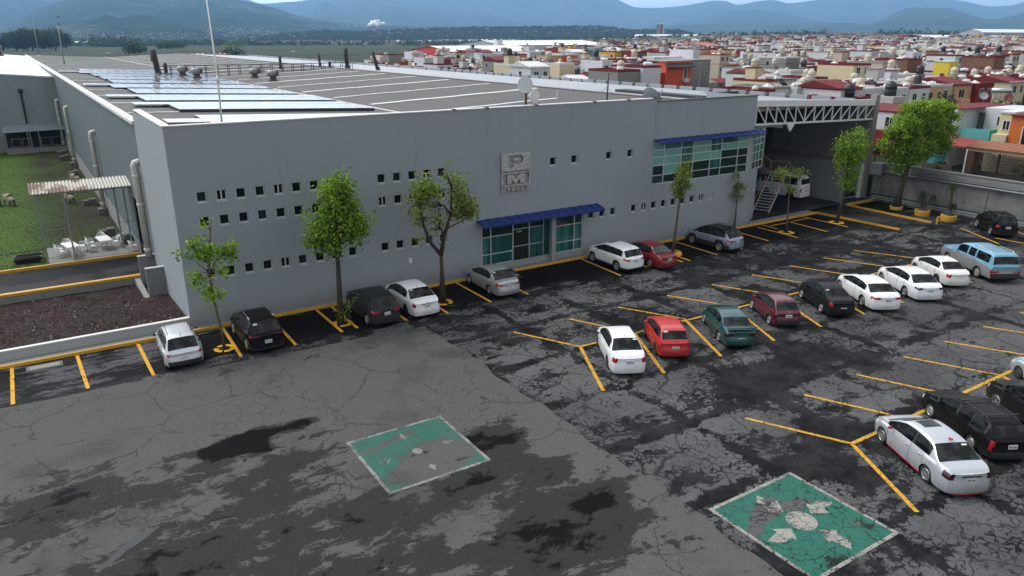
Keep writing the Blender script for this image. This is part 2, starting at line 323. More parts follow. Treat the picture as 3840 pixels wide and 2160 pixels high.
gx=np.concatenate([[-12000,-7000,-4000,-2500,-1500,-900,-500,-300,-150,-60],np.arange(-40,XW-1,12),[XW+.1,XW+.14],np.arange(75,300,15),np.arange(300,900,40),[1000,1200,1500,1900,2400,3000,4000,6000,9000,14000,20000]])
gy=np.concatenate([[-250,-100,-40,0,20,40,50.1],np.arange(60,360,15),np.arange(360,900,40),[1000,1200,1500,1900,2400,3000,4000,6000,9000,14000,20000]])
st(sheet('ground',gx,gy,terr_np,M['field']))
# --- car park
def tri(a,b,s): return np.arange(a,b+s*.5,s)
st(sheet('car_park',tri(-14,XW,.4),tri(-12,36.2,.4),0,M['asph_old'],OLD_ST))
st(sheet('kerbside_lane',tri(-14,57.9,.4),np.linspace(36.2,40.1,12),lambda X,Y:.004+0*X,M['asph_edge'],EDGE_ST,clip=lambda X,Y:(X,np.where(Y<36.3,35.9+.18*np.sin(X*1.3)+.12*np.sin(X*3.1+1),Y))))
def ov_clip(X,Y):
    ymax=35.25-.055*X+.05*np.sin(X*1.1); xm=16.5+.1*np.sin(Y*.9)+.07*np.sin(Y*2.7+1)
    t=(X+14)/(16.5+14); u=(Y+12)/(34.4+12)
    return -14+t*(xm+14), -12+u*(ymax+12)
ov=st(sheet('resurfaced_strip',tri(-14,16.5,.4),tri(-12,34.4,.4),.016,M['asph_new'],NEW_ST,clip=ov_clip))
# standing water on the strip
n=NT('puddle water'); M['water']=n.fin((.022,.022,.023),.22,0,.2)
def blob(name,cx,cy,a,b,z,mat,seed,ang=0,nn=40):
    r_=random.Random(seed); ph=[r_.uniform(0,6.28) for _ in range(4)]
    pts=[]
    for i in range(nn):
        t=2*math.pi*i/nn; k=1+.2*math.sin(2*t+ph[0])+.22*math.sin(3*t+ph[1])+.13*math.sin(5*t+ph[2])+.09*math.sin(9*t+ph[3])
        q=rotz((a*k*math.cos(t),b*k*math.sin(t)),R(ang)); pts.append((cx+q[0],cy+q[1],z))
    m=MB(); m.add(pts,[list(range(nn))]); return m.build(name,mat)
for i,(x,y,a,b,an) in enumerate([(.45,22.6,.8,.22,35)]): st(blob('puddle',x,y,a,b,.0205,M['water'],i+3,an))
# --- lines
def line(pts,w,mat,z=.006):
    m=MB()
    for (x0,y0),(x1,y1) in zip(pts[:-1],pts[1:]):
        d=Vector((x1-x0,y1-y0,0)); L=d.length; d/=L; nn=Vector((-d.y,d.x,0))*w/2; k=max(1,int(L/.35)); r_=random.Random(int(x0*100+y0*7))
        vs=[]
        for i in range(k+1):
            q=Vector((x0,y0,z))+d*(L*i/k); j=1+r_.uniform(-.08,.06)
            vs+= [q+nn*j,q-nn*j]
        m.add(vs,[(2*i+1,2*i+3,2*i+2,2*i) for i in range(k)])
    return m
def marking(name,pts,w,mat,z=.006): return st(line(pts,w,mat,z).build(name,mat))
for a,b in [((-2.57,39.98),(-2.54,35.6)),((.14,39.98),(.29,35.6)),((2.87,39.98),(2.97,35.5)),((7.03,39.98),(6.92,35.5)),((9.64,39.9),(9.63,35.5)),((13.13,40),(13.14,36.0)),((12.2,40),(12.25,35.9)),((15.86,39.9),(15.86,35.6)),((18.33,39.9),(18.31,35.4)),((21.36,40),(21.35,35.7)),((23.97,39.9),(23.98,35.7)),
            ((31.37,40),(31.18,35.55)),((34,39.9),(33.96,36)),((37.58,39.9),(37.53,35.55)),((36.9,36.7),(36.85,35.6)),((40.26,39.94),(40.27,35.6)),((43.0,39.9),(42.95,35.6)),((46.61,39.5),(46.51,36.2)),((49.23,39.54),(49.22,35.6)),((50.24,39.96),(50.17,38.33)),((53.03,39.35),(52.82,35.5)),((55.61,39.97),(55.62,35.6)),((50.6,39.3),(52.74,39.23)),((53.37,39.35),(55.53,39.33)),((62.1,27.2),(62.3,24.2))]:
    marking('stall_line',[a,b],.16,M['yellow_e'],.010)
YA=27.55
nodes=[18.0,21.7,25.27,28.99,32.81,36.55,40.3,44.0,47.7,51.4]
fars=[None,19.92,23.59,27.11,30.97,34.81,38.6,42.4,46.0,49.6]
for i,x in enumerate(nodes):
    if i==0: continue
    marking('stall_line',[(fars[i],31.0),(x,YA)],.15,M['yellow']); marking('stall_line',[(x,YA),(x-2.18,23.1-.1*i*.8)],.17,M['yellow'])
marking('centre_line',[(21.7,YA),(51.4,YA-.9)],.16,M['yellow'],.0065)
n2=[24.72,28.45,32.21,36.09,39.9,43.7]; f2=[22.83,26.7,30.51,34.31,37.93,41.79]
for i,x in enumerate(n2):
    marking('stall_line',[(f2[i],18.0),(x,14.33)],.15,M['yellow']); marking('stall_line',[(x,14.33),(x-2.12,10.5)],.17,M['yellow'])
marking('stall_line',[(45.81,17.98),(47.5,14.33)],.15,M['yellow']); marking('centre_line',[(24.72,14.33),(48,14.33)],.17,M['yellow'],.0065)
marking('stall_line',[(63.0,30.3),(60.5,26.2)],.17,M['yellow']); marking('stall_line',[(66.2,28.1),(63.9,24.3)],.17,M['yellow'])
# --- assembly-point squares
def square(cx,cy,h,z,mats,circle,arrows,ah,aw,name,wearl,rot=0):
    st(sheet(name,np.linspace(cx-h,cx+h,30),np.linspace(cy-h,cy+h,30),z,mats[0],wearl))
    m=MB(); w=.11; z2=z+.003
    for a in range(4):
        pts=[rotz(q,a*math.pi/2) for q in [(-h-.02,h-w),(h-w,h-w),(h-w,h+.02),(-h-.02,h+.02)]]
        m.add([(cx+q[0],cy+q[1],z2) for q in pts],[(0,1,2,3)])
    st(m.build(name+'_border',mats[1]))
    m=MB(); m.add([(cx+circle*math.cos(2*math.pi*i/40),cy+circle*math.sin(2*math.pi*i/40),z2) for i in range(40)],[list(range(40))])
    for k in range(4):
        sh=[(-aw*.3,-ah),(aw*.3,-ah),(aw*.3,-ah*.25),(aw,-ah*.25),(0,ah*.6),(-aw,-ah*.25),(-aw*.3,-ah*.25)] if ah<.5 else [(-.16,-.52),(.2,-.30),(.26,.18),(.42,.22),(.0,.60),(-.40,.1),(-.2,.10)]
        ang=k*math.pi/2+rot
        pts=[rotz((q[0],q[1]-arrows),ang) for q in sh]
        m.add([(cx+q[0],cy+q[1],z2) for q in pts],[list(range(7))])
    st(m.build(name+'_symbol',mats[1]))
square(10.33,22.83,2.03,.0205,(M['green_a'],M['white_a']),.2,1.22,.28,.2,'painted_square',[(11.1,22.2,1.0,.8,-20,1.3),(9.9,21.7,1.0,.6,10,1.3),(10.6,21.4,.9,.5,0,.8),(9.2,23.9,.7,.15,15,.7),(10.2,24.2,1.2,.12,12,.6)])
square(18.97,12.25,2.06,.0065,(M['green_b'],M['white_b']),.5,1.22,.6,.3,'cracked_painted_square',[(17.6,12.9,.9,.22,25,1.2),(18.6,13.3,.7,.35,15,1.0),(19.6,12.9,.6,.3,0,.9),(18.2,10.4,.5,.25,0,.7),(20.5,11.2,.3,.5,0,.4)],R(8))
# --- kerbs and pavement
YK=40.02; YF=40.6; XC=5.58
n=NT('pavement concrete'); p=n.pos(); f=n.noise(p,.9,7,.65); j=n.smooth(n.math('ABSOLUTE',n.math('SUBTRACT',n.math('FRACT',n.math('MULTIPLY',n.sep(p)[0],1/2.6)),.5)),.0,.008)
M['pavement']=n.fin(n.mix(j,(.06,.06,.06),n.mix(f,(.14,.14,.136),(.25,.25,.24))),.9,0,.25)
m=MB(); m.box((-14,YK+.16,-.1),(57.5,YF+.4,.15)); m.box((63.0,40.9,-.1),(XW,46,.15)); st(m.build('pavement',M['pavement']))
def kerb(name,pts,w=.16,h=.155):
    m=MB()
    for (x0,y0),(x1,y1) in zip(pts[:-1],pts[1:]):
        d=Vector((x1-x0,y1-y0,0)).normalized(); nn=Vector((-d.y,d.x,0))*w/2
        L=(Vector((x1,y1,0))-Vector((x0,y0,0))).length; k=max(1,int(round(L/3)))
        for i in range(k):
            a=Vector((x0,y0,0))+d*(L*i/k+.006); b=Vector((x0,y0,0))+d*(L*(i+1)/k-.006)
            base=[a-nn,b-nn,b+nn,a+nn]; top=[a-nn*.8,b-nn*.8,b+nn*.8,a+nn*.8]
            m.add([(q.x,q.y,-.05) for q in base]+[(q.x,q.y,h) for q in top],[(0,3,2,1),(4,5,6,7),(0,1,5,4),(1,2,6,5),(2,3,7,6),(3,0,4,7)])
    return st(m.build(name,M['yellow_k']))
kerb('kerb',[(-14,YK+.08),(23.7,YK+.08)]); kerb('kerb',[(25.6,YK+.08),(57.6,YK+.08)])
kerb('kerb',[(57.68,40.16),(58.1,32.64)]); kerb('kerb',[(62.87,40.75),(67.2,40.75)]); kerb('kerb',[(62.87,40.6),(62.64,32.6)])
st(sheet('driveway',np.linspace(57.9,62.8,14),np.linspace(32.4,47.3,36),.006,M['asph_drive'],[(60,42,3,2,0,.3)]))
st(sheet('covered_bay_floor',np.linspace(50.2,67,36),np.linspace(40.9,60,40),.155,M['asph_drive'],[(56,44,4,2,0,.3)],clip=lambda X,Y:(X,np.where(Y<41,40.95,Y))))
# --- planting bed with volcanic gravel, retaining wall, ramp, yard
n=NT('red volcanic gravel'); p=n.pos(); f=n.vor(p,9,'F1',out=1); g=n.noise(p,.5,6,.65); sp=n.noise(p,3,3,.6)
c=n.mix(n.smooth(g,.42,.6),(.036,.016,.013),(.03,.025,.021)); c=n.mix(n.smooth(n.noise(p,14,3,.7),.4,.7),c,(.012,.009,.009)); c=n.mix(n.smooth(sp,.62,.72),c,(.15,.125,.10))
n.bump(n.vor(p,9,'F1'),1,.08); M['gravel']=n.fin(c,.95,0,.2)
def bedz(X,Y): return np.interp(Y,[40.9,46.6,48,52.3],[.52,.14,-.1,-.46])
st(sheet('gravel_bed',tri(-14,XC,.3),tri(40.9,52.2,.3),lambda X,Y:bedz(X,Y)+.03*np.sin(X*2.3)*np.sin(Y*1.7),M['gravel']))
M['cream_wall']=wall_paint('pale blue-grey retaining wall',(.33,.36,.38),.2); M['raw']=wall_paint('stained raw concrete',(.22,.22,.21),.6)
w=MB(); w.box((-14,40.7,-.05),(XC-.02,40.88,.62)); o=tag(w.build('retaining_wall',M['cream_wall']),'low pale grey retaining wall in front of the red gravel bed','wall')
c_=MB(); c_.box((-14,40.68,.62),(XC-.02,40.91,.67)); c_.build('coping',plain('white coping',(.62,.62,.6),.8),o)
w=MB(); w.box((-14,52.2,-.6),(4.75,52.45,.0)); o=tag(w.build('retaining_wall',M['raw']),'stained concrete wall with yellow painted top between gravel bed and ramp','wall')
c_=MB(); c_.box((-14,52.17,0),(4.75,52.5,.16)); c_.build('coping',M['yellow_k'],o)
st(sheet('ramp_road',tri(-14,5.6,.4),tri(52.5,57.9,.3),.0,M['asph_drive'],[(1,56.3,3,.8,0,.6),(-2,53.5,3,.8,0,-.3)]))
k=MB(); k.box((-14,57.8,-.1),(5.3,58.0,.2)); st(k.build('kerb',M['yellow_k']))
def yard_z(X,Y): return np.interp(Y,[58,63.6,66.9,70,140],[-.02,-.12,-.75,-1.05,-1.2])+.05*np.sin(X*.7)*np.sin(Y*.4)
n=NT('yard grass ground'); p=n.pos(); f=n.noise(p,.22,6,.62); f2=n.noise(p,1.6,6,.7)
c=n.mix(n.smooth(n.math('ADD',n.math('MULTIPLY',f,.8),n.math('MULTIPLY',f2,.3)),.47,.62),(.023,.020,.012),(.032,.052,.009)); c=n.mix(n.math('MULTIPLY',n.noise(p,9,4,.7),.6),c,(.012,.016,.006)); c=n.mix(n.smooth(n.sep(p)[0],1.5,-3,0,.8),c,(.048,.090,.010))
n.bump(n.noise(p,14,4,.7),.25,.03); M['yard']=n.fin(c,.95,0,.15)
st(sheet('yard',tri(-34,5.6,.6),tri(57.95,134,.6),yard_z,M['yard']))
# short grass blades over the yard: nobody could count them
gb=MB(); r_=random.Random(3)
for i in range(15000):
    x=r_.uniform(-9,5.2); y=58.5+62*r_.random()**1.7
    if mnoise.noise(Vector((x*.22,y*.22,3)))+.9*r_.random()<.25 or (y<63.6 and x>-.5): continue
    z=float(yard_z(np.array(x),np.array(y))); h=r_.uniform(.03,.08); a=r_.uniform(0,6.28); dx,dy=.05*math.cos(a),.05*math.sin(a); q=r_.uniform(-.05,.05)
    gb.add([(x-dx,y-dy,z-.01),(x+dx,y+dy,z-.01),(x+q,y+q,z+h)],[(0,1,2)])
M['blade']=plain('grass blades',(.040,.068,.010),.8,var=.2,scale=.8)
tag(gb.build('grass',M['blade']),kind='stuff')
m=MB(); m.box((-.4,58.0,-.15),(5.45,63.5,.02)); st(m.build('patio',M['pavement']))
# loose stones scattered over the gravel bed
gs=MB()
for i in range(2600):
    x=r_.uniform(-9,5.4); y=r_.uniform(41,52); z=float(bedz(0,np.array(y)))+.02; s=r_.uniform(.03,.09)*(1.8 if r_.random()<.02 else 1); a=r_.uniform(0,6)
    v=[(s*math.cos(a+k*2.1)*r_.uniform(.7,1.2)+x,s*math.sin(a+k*2.1)*r_.uniform(.7,1.2)+y,z-.02) for k in range(3)]+[(x+r_.uniform(-.3,.3)*s,y,z+s*.7)]
    gs.add(v,[(0,1,3),(1,2,3),(2,0,3)],0 if r_.random()<.9 else 1)
tag(gs.build('loose_gravel',[plain('dark red stone',(.05,.024,.02),.9,var=.5,scale=2),plain('pale stone',(.22,.19,.16),.9,var=.3)]),kind='stuff')
# ================================================================== FACTORY
def BX(x,y): return x-.012*(y-YF)
M['fac']=facade_paint('grey facade paint',(.272,.300,.325)); M['fac_side']=wall_paint('pale grey side paint',(.26,.285,.295),.15)
n=NT('blue-grey metal siding'); p=n.pos(); w=n.n('ShaderNodeTexWave',bands_direction='Y'); n.put(w.inputs[0],p); w.inputs['Scale'].default_value=1.1
c=n.mix(n.noise(n.scale(p,(1,.5,.1)),1.5,6,.6),(.078,.098,.108),(.112,.136,.148)); c=n.mix(n.math('MULTIPLY',w.outputs[1],.1),c,(.1,.12,.13)); M['siding']=n.fin(c,.6,0,.4)
n=NT('dark fibre-cement roofing'); p=n.pos(); w=n.n('ShaderNodeTexWave',bands_direction='Y'); n.put(w.inputs[0],p); w.inputs['Scale'].default_value=.9; w.inputs['Distortion'].default_value=.3
c=n.mix(n.noise(n.scale(p,(.15,1.0,1)),.8,7,.7),(.052,.049,.045),(.088,.084,.077)); c=n.mix(n.math('MULTIPLY',w.outputs[1],.3),c,(.045,.043,.04)); n.bump(w.outputs[1],.4,.03); M['roof']=n.fin(c,.75,0,.35)
n=NT('light galvanised roofing'); p=n.pos(); c=n.mix(n.noise(n.scale(p,(.4,.12,1)),1.2,7,.65),(.17,.185,.20),(.31,.33,.35)); M['roof_lt']=n.fin(c,.5,.1,.5)
n=NT('annex roofing'); p=n.pos(); c=n.mix(n.noise(n.scale(p,(.9,.1,1)),.7,6,.6),(.42,.45,.48),(.66,.69,.72)); M['roof_an']=n.fin(c,.4,.2,.5)
M['white']=plain('white painted metal',(.62,.63,.64),.5,var=.08); M['trim']=plain('pale trim',(.5,.52,.53),.6,var=.2,scale=.8); M['darkred']=plain('dark red sealant',(.09,.018,.018),.8,var=.3)
M['alu']=plain('window aluminium',(.58,.59,.59),.45,.3); M['dark']=plain('dark interior',(.012,.012,.013),.9); M['blue']=plain('royal blue awning',(.004,.020,.145),.45,var=.35,scale=1.5)
n=NT('dark window glass'); f=n.noise(n.pos(),.8,3); M['pane']=n.fin(n.mix(f,(.003,.004,.005),(.009,.013,.015)),.12,0,.25)
n=NT('green tinted glass'); f=n.noise(n.scale(n.pos(),(1.6,1.6,.12)),1.1,3,.5); M['gglass']=n.fin(n.mix(n.smooth(f,.42,.58),(.014,.072,.066),(.04,.15,.135)),.1,0,.35)
n=NT('pale green blind'); f=n.noise(n.pos(),2,3); M['blind']=n.fin(n.mix(f,(.12,.30,.265),(.17,.36,.32)),.3,0,.4)
n=NT('dark green glass'); f=n.noise(n.pos(),1.3,4,.6); M['dglass']=n.fin(n.mix(f,(.006,.013,.013),(.015,.035,.033)),.1,0,.3)
M['steel']=plain('galvanised steel',(.26,.28,.29),.5,.4,var=.2); M['black']=plain('black plastic',(.014,.014,.015),.5,var=.3); M['railing']=plain('orange railing paint',(.42,.20,.05),.6)
fac=thing('factory_building','long grey factory with blue awnings, small square windows and solar panels on its roof','factory',(0,0,0))
def holed(name,a0,a1,z0,z1,holes,mat,place,depth,back=None,parent=None,reveal=None):
    """wall in a vertical plane with rectangular openings and their reveals; place(a,d,z)->xyz"""
    As=sorted(set([a0,a1]+[h[0] for h in holes]+[h[1] for h in holes])); Zs=sorted(set([z0,z1]+[h[2] for h in holes]+[h[3] for h in holes]))
    m=MB(); idx={}
    def V(a,z):
        k=(a,z)
        if k not in idx: idx[k]=len(m.v); m.v.append(tuple(place(a,0,z)))
        return idx[k]
    for i in range(len(As)-1):
        for j in range(len(Zs)-1):
            ca,cz=(As[i]+As[i+1])/2,(Zs[j]+Zs[j+1])/2
            if any(h[0]<ca<h[1] and h[2]<cz<h[3] for h in holes): continue
            m.f.append([V(As[i],Zs[j]),V(As[i+1],Zs[j]),V(As[i+1],Zs[j+1]),V(As[i],Zs[j+1])]); m.m.append(0); m.s.append(False)
    for h in holes:
        c=[(h[0],h[2]),(h[1],h[2]),(h[1],h[3]),(h[0],h[3])]
        for k in range(4):
            p,q=c[k],c[(k+1)%4]
            m.add([place(p[0],0,p[1]),place(q[0],0,q[1]),place(q[0],depth,q[1]),place(p[0],depth,p[1])],[(0,1,2,3)],0 if reveal is None else 1)
    return m.build(name,[mat]+([reveal] if reveal else []),parent)
wins=[]
for k in range(8): wins+= [(6.96+k*.99,7.04),(6.96+k*.99,5.73)]
for k in range(9): wins.append((6.95+k*.99,2.91))
for k in range(5): wins+= [(16.91+k*.985,7.02),(16.91+k*.985,5.68),(16.92+k*.985,2.90)]
for x in (32.6,33.6,34.6,36.56,37.56,38.56,39.56,40.56,41.55,42.54,43.55,44.6): wins.append((x,2.91))
for x in (29.2,30.98,34.0,35.95): wins.append((x,6.98))
WW,WH=.25,.285
holes=[(x-WW,x+WW,z-WH,z+WH) for x,z in wins]
GL=(38.22,48.5,4.48,7.5); EN=(23.62,31.9,.16,3.28)
SEAM=38.2
hl=[h for h in holes if h[1]<SEAM]+[EN]; hr=[h for h in holes if h[0]>SEAM]+[GL]
FL=lambda a,d,z:(a,YF+d,z)
holed('facade',XC,SEAM,.05,10.67,hl,M['fac'],FL,.16,parent=fac)
holed('facade',SEAM,48.98,.05,10.47,hr,M['fac'],lambda a,d,z:(a,YF+.035+d,z),.16,parent=fac)
m=MB(); m.box((SEAM-.03,YF+.002,10.40),(SEAM,YF+.4,10.67)); m.box((SEAM-.015,YF-.012,.3),(SEAM+.015,YF+.03,10.4)); m.build('seam_strip',M['fac'],fac)
# parapet caps with worn red patches
r_=random.Random(5); pc=MB(); x=XC-.05
while x<49:
    L=r_.uniform(1.2,3.5); e=min(49.1,x+L); top=10.67 if e<=SEAM+.01 or x<SEAM-1.5 else 10.47
    if x<SEAM<e: e=SEAM
    pc.box((x+.01,YF-.04,top),(e-.01,YF+.34,top+.06),0 if top>10.5 else 1)
    if r_.random()<.3 and top>10.5: pc.box((e-.3,YF-.05,top+.003),(e-.05,YF+.35,top+.075),2)
    x=e
pc.build('parapet_cap',[M['white'],M['concrete'],M['darkred']],fac)
m=MB(); m.box((XC+.05,YF+.25,9.0),(48.9,YF+.33,10.4)); m.box((48.93,YF+.3,7.63),(48.98,46,10.46)); m.build('parapet_back',M['fac'],fac)
wd=MB()
for i,(x,z) in enumerate(wins):
    y0=YF+(.0 if x<SEAM else .035)
    louver=abs(x-44.6)<.1
    f=MB(); t=.04  # broad pale frame imitates the lit reveal and sill
    f.box((x-WW,y0+.085,z-WH),(x+WW,y0+.125,z-WH+t*1.6)); f.box((x-WW,y0+.085,z+WH-t),(x+WW,y0+.125,z+WH)); f.box((x-WW,y0+.085,z-WH+t*1.6),(x-WW+t,y0+.125,z+WH-t)); f.box((x+WW-t,y0+.085,z-WH+t*1.6),(x+WW,y0+.125,z+WH-t))
    if (i*7)%6==2 and not louver: f.box((x-.03,y0+.07,z-WH+t*1.6),(x+.03,y0+.12,z+WH-t))
    if louver:
        for k in range(7): f.box((x-WW+t,y0+.08,z-WH+.05+k*.073),(x+WW-t,y0+.115,z-WH+.095+k*.073))
    f.box((x-WW-.02,y0-.012,z-WH-.035),(x+WW+.02,y0+.08,z-WH-.002))
    fo=f.build('window',M['alu'],fac)
    g=MB(); g.box((x-WW,y0+.126,z-WH),(x+WW,y0+.14,z+WH)); g.build('pane',M['pane'] if (i*5)%7 else M['dglass'],fo)
# upper green glazing, flat part then canted part
def glazing(x0,x1,z0,z1,xs,zs,fr,pts=None,mats=None,name='curtain_wall',parent=fac,y=YF+.1,t=.05):
    g=MB(); place=pts or (lambda a,d,z:(a,y+d,z))
    def bar(a0,a1,c0,c1,d0=-.05,d1=.05):
        q=[place(a,d,z) for z in (c0,c1) for a,d in ((a0,d0),(a1,d0),(a1,d1),(a0,d1))]
        g.add(q,[(0,3,2,1),(4,5,6,7),(0,1,5,4),(1,2,6,5),(2,3,7,6),(3,0,4,7)])
    X=[x0]+list(xs)+[x1]; Z=[z0]+list(zs)+[z1]
    for a in X: bar(a-t/2,a+t/2,z0,z1)
    for i in range(len(X)-1):
        for zz in Z: bar(X[i]+t/2,X[i+1]-t/2,zz-t/2,zz+t/2,-.04,.04)
    o=g.build(name,fr,parent)
    for i in range(len(X)-1):
        for j in range(len(Z)-1):
            q=MB(); q.add([place(X[i],.02,Z[j]),place(X[i+1],.02,Z[j]),place(X[i+1],.02,Z[j+1]),place(X[i],.02,Z[j+1])],[(0,1,2,3)])
            q.build('pane',mats(i,j),o)
    return o
def ug(i,j):
    if j<=0: return M['dglass']
    if j==1: return [M['dglass'],M['blind'],M['dglass'],M['dglass'],M['gglass'],M['dglass'],M['dglass'],M['dglass']][i%8]
    if j==2: return [M['blind'],M['blind'],M['gglass'],M['blind'],M['blind'],M['dglass'],M['dglass'],M['gglass']][i%8]
    if j==3: return [M['blind'],M['blind'],M['gglass'],M['blind'],M['gglass'],M['blind'],M['blind'],M['gglass']][i%8]
    return M['gglass'] if i%3 else M['blind']
glazing(GL[0]+.03,GL[1]-.03,GL[2]+.03,GL[3]-.03,[39.35,41.1,42.35,44.2,45.4,47.3],[5.12,5.85,6.47,6.97],M['alu'],mats=ug)
CA,CB=Vector((48.62,40.66)),Vector((51.9,41.95)); cd=(CB-CA).normalized(); cn=Vector((cd.y,-cd.x)); CL=(CB-CA).length
cp=lambda a,d,z:(CA.x+cd.x*a-cn.x*d,CA.y+cd.y*a-cn.y*d,z)
glazing(0,CL,4.5,7.47,[.95,1.75,2.55],[5.12,5.85,6.47,6.97],M['alu'],cp,lambda i,j:M['dglass'] if j<1 else M['gglass'])
m=MB(); q=[(48.98,40.66),(49.06,40.66),(50.9,41.5),(50.9,47),(50.6,47),(50.6,41.8)]; m.prism(q,.05,4.38); m.prism([(48.56,40.64),(52.0,41.99),(51.9,43.0),(50.9,47),(48.6,47)],4.385,4.48); m.prism([(48.98,40.66),(52.0,41.95),(51.9,43.0),(50.9,47),(48.98,47)],7.5,7.62)
m.build('corner_wall',M['fac'],fac)
def awning(name,x0,x1,z,out,h,y=YF,n=12):
    m=MB(); prof=[(y-.005,z+h),(y-out*.75,z+h*.62),(y-out,z+h*.3),(y-out,z),(y-out+.03,z),(y-out+.03,z+h*.25),(y-out*.74,z+h*.5),(y-.005,z+h*.86)]
    m.prism(prof,x0,x1,0,'x')
    for i in range(n+1):
        a=x0+(x1-x0)*i/n
        m.prism([(y-.005,z+h+.035),(y-out*.75,z+h*.62+.035),(y-out-.02,z+h*.3+.03),(y-out-.02,z),(y-out-.004,z),(y-out-.004,z+h*.3+.003),(y-out*.75,z+h*.62+.002),(y-.005,z+h+.002)],a-.035,a+.035,0,'x')
    return m.build(name,M['blue'],fac)
awning('awning',23.25,33.0,3.34,.95,.36,n=13); awning('awning',38.2,49.6,7.52,.7,.28,n=13)
# entrance
e=MB(); e.box((EN[0],YF+.02,.16),(EN[1],YF+.16,.55)); e.box((28.98,YF-.35,.15),(29.3,YF-.03,3.3)); e.box((EN[0]-.1,YF+.17,3.29),(EN[1]+.1,YF+2.6,3.45)); e.box((EN[0]-.1,YF+2.5,.15),(EN[1]+.1,YF+2.6,3.28)); e.build('entrance_frame',M['fac_side'],fac)
glazing(23.65,26.05,.56,3.25,[24.33],[1.28,2.46],M['alu'],y=YF+.08,mats=lambda i,j:M['gglass'] if j<2 else M['dglass'],name='entrance_glazing')
glazing(29.42,31.85,.56,3.25,[31.15],[1.28,2.46],M['alu'],y=YF+.08,mats=lambda i,j:M['gglass'] if j<2 else M['dglass'],name='entrance_glazing')
glazing(26.1,29.0,.18,3.25,[26.4,27.8],[1.3,2.5],M['alu'],y=YF+.75,mats=lambda i,j:(M['dglass'] if j==2 else (M['dark'] if i==1 else M['gglass'])),name='entrance_door')
m=MB(); m.box((26.05,YF+.09,.16),(26.09,YF+.72,3.28)); m.box((29.02,YF+.09,.16),(29.06,YF+.72,3.28)); m.build('return_glass',M['gglass'],fac)
m=MB(); m.box((26.75,YF+.66,2.28),(27.15,YF+.68,2.4)); m.build('door_sign',plain('pale green sign',(.22,.33,.18),.6),fac)
m=MB(); m.box((18.4,YF-.03,1.63),(18.62,YF-.002,1.95)); m.build('meter_box',M['white'],fac)
# --- side wall (looks to the yard)
SP=lambda a,d,z:(BX(XC,a)+d,a,z)
holed('side_wall',YF,50.9,-.3,10.67,[],M['fac_side'],SP,.2,parent=fac)
holed('side_wall',50.9,256,.92,9.95,[(53.1,58.2,.92,4.25)],M['siding'],lambda a,d,z:(BX(XC,a)+.06+d,a,z),.35,parent=fac)
holed('base_wall',50.9,256,-1.9,.92,[(53.1,58.2,.03,.92)],M['raw'],lambda a,d,z:(BX(XC,a)+.03+d,a,z),.35,parent=fac)
m=MB(); m.box((XC-.05,YF-.03,10.675),(XC+.35,50.9,10.74),0); m.box((XC,50.86,9.2),(XC+.3,50.92,10.67),1); m.build('parapet_cap',[M['white'],M['fac_side']],fac)
m=MB(); m.add([(BX(XC,50.9)-.12,50.9,9.86),(BX(XC,50.9)+.35,50.9,9.86),(BX(XC,256)+.35,256,9.86),(BX(XC,256)-.12,256,9.86),(BX(XC,50.9)-.12,50.9,10.06),(BX(XC,50.9)+.35,50.9,10.06),(BX(XC,256)+.35,256,10.06),(BX(XC,256)-.12,256,10.06)],[(0,3,2,1),(4,5,6,7),(0,1,5,4),(1,2,6,5),(2,3,7,6),(3,0,4,7)]); m.build('eave_trim',M['white'],fac)
dm=MB(); dm.box((5.5,52.85,.0),(5.9,53.1,4.45)); dm.box((5.5,58.2,.0),(5.9,58.45,4.45)); dm.box((5.5,53.1,4.25),(5.9,58.2,4.45)); dm.box((6.6,52,-.1),(6.7,60,4.6)); fo=dm.build('side_door_frame',M['trim'],fac)
m=MB(); m.box((5.75,54.4,.02),(5.84,55.3,4.2)); m.build('door_leaf',M['steel'],fo); m=MB(); m.box((6.2,52,-.05),(6.55,60,4.5)); m.build('doorway_darkness',M['dark'],fo)
# --- roofs
XR=[(5.62,9.97),(25.8,9.1),(45.5,9.95),(66.8,8.9)]
def roof_z(xs): return float(np.interp(xs,[a for a,b in XR],[b for a,b in XR]))
Y0,Y1=YF+.34,256
def roofpane(a,b,mat,y0=Y0):
    m=MB(); ys=np.linspace(y0,Y1,24)
    for i,y in enumerate(ys): m.v+= [(BX(a[0],y),y,a[1]),(BX(b[0],y),y,b[1])]
    for i in range(23): m.f.append([2*i,2*i+1,2*i+3,2*i+2]); m.m.append(0); m.s.append(False)
    return m.build('roof',mat,fac)
roofpane(XR[0],XR[1],M['roof']); roofpane(XR[1],XR[2],M['roof']); roofpane((45.5,9.95),(66.8,8.9),M['roof_lt'],41.9)
m=MB()   # dark red valley gutter with its white kerb
for a,b,z,k in ((25.25,25.4,9.2,0),(25.45,26.1,9.135,1),(45.2,45.9,10.02,2),(5.9,6.0,10.02,0)):
    m.add([(BX(a,Y0+.1),Y0+.1,z),(BX(b,Y0+.1),Y0+.1,z),(BX(b,Y1),Y1,z),(BX(a,Y1),Y1,z)]+[(BX(a,Y0+.1),Y0+.1,z-.3),(BX(b,Y0+.1),Y0+.1,z-.3),(BX(b,Y1),Y1,z-.3),(BX(a,Y1),Y1,z-.3)],[(0,1,2,3),(0,4,5,1),(1,5,6,2),(2,6,7,3),(3,7,4,0)],k)
m.build('valley_gutter',[M['white'],M['darkred'],plain('brown ridge capping',(.09,.075,.065),.7)],fac)
n=NT('translucent roof strip'); p=n.pos(); M['skyl']=n.fin(n.mix(n.noise(n.scale(p,(.25,2,1)),1,5,.6),(.33,.33,.29),(.66,.67,.66)),.4,0,.5)
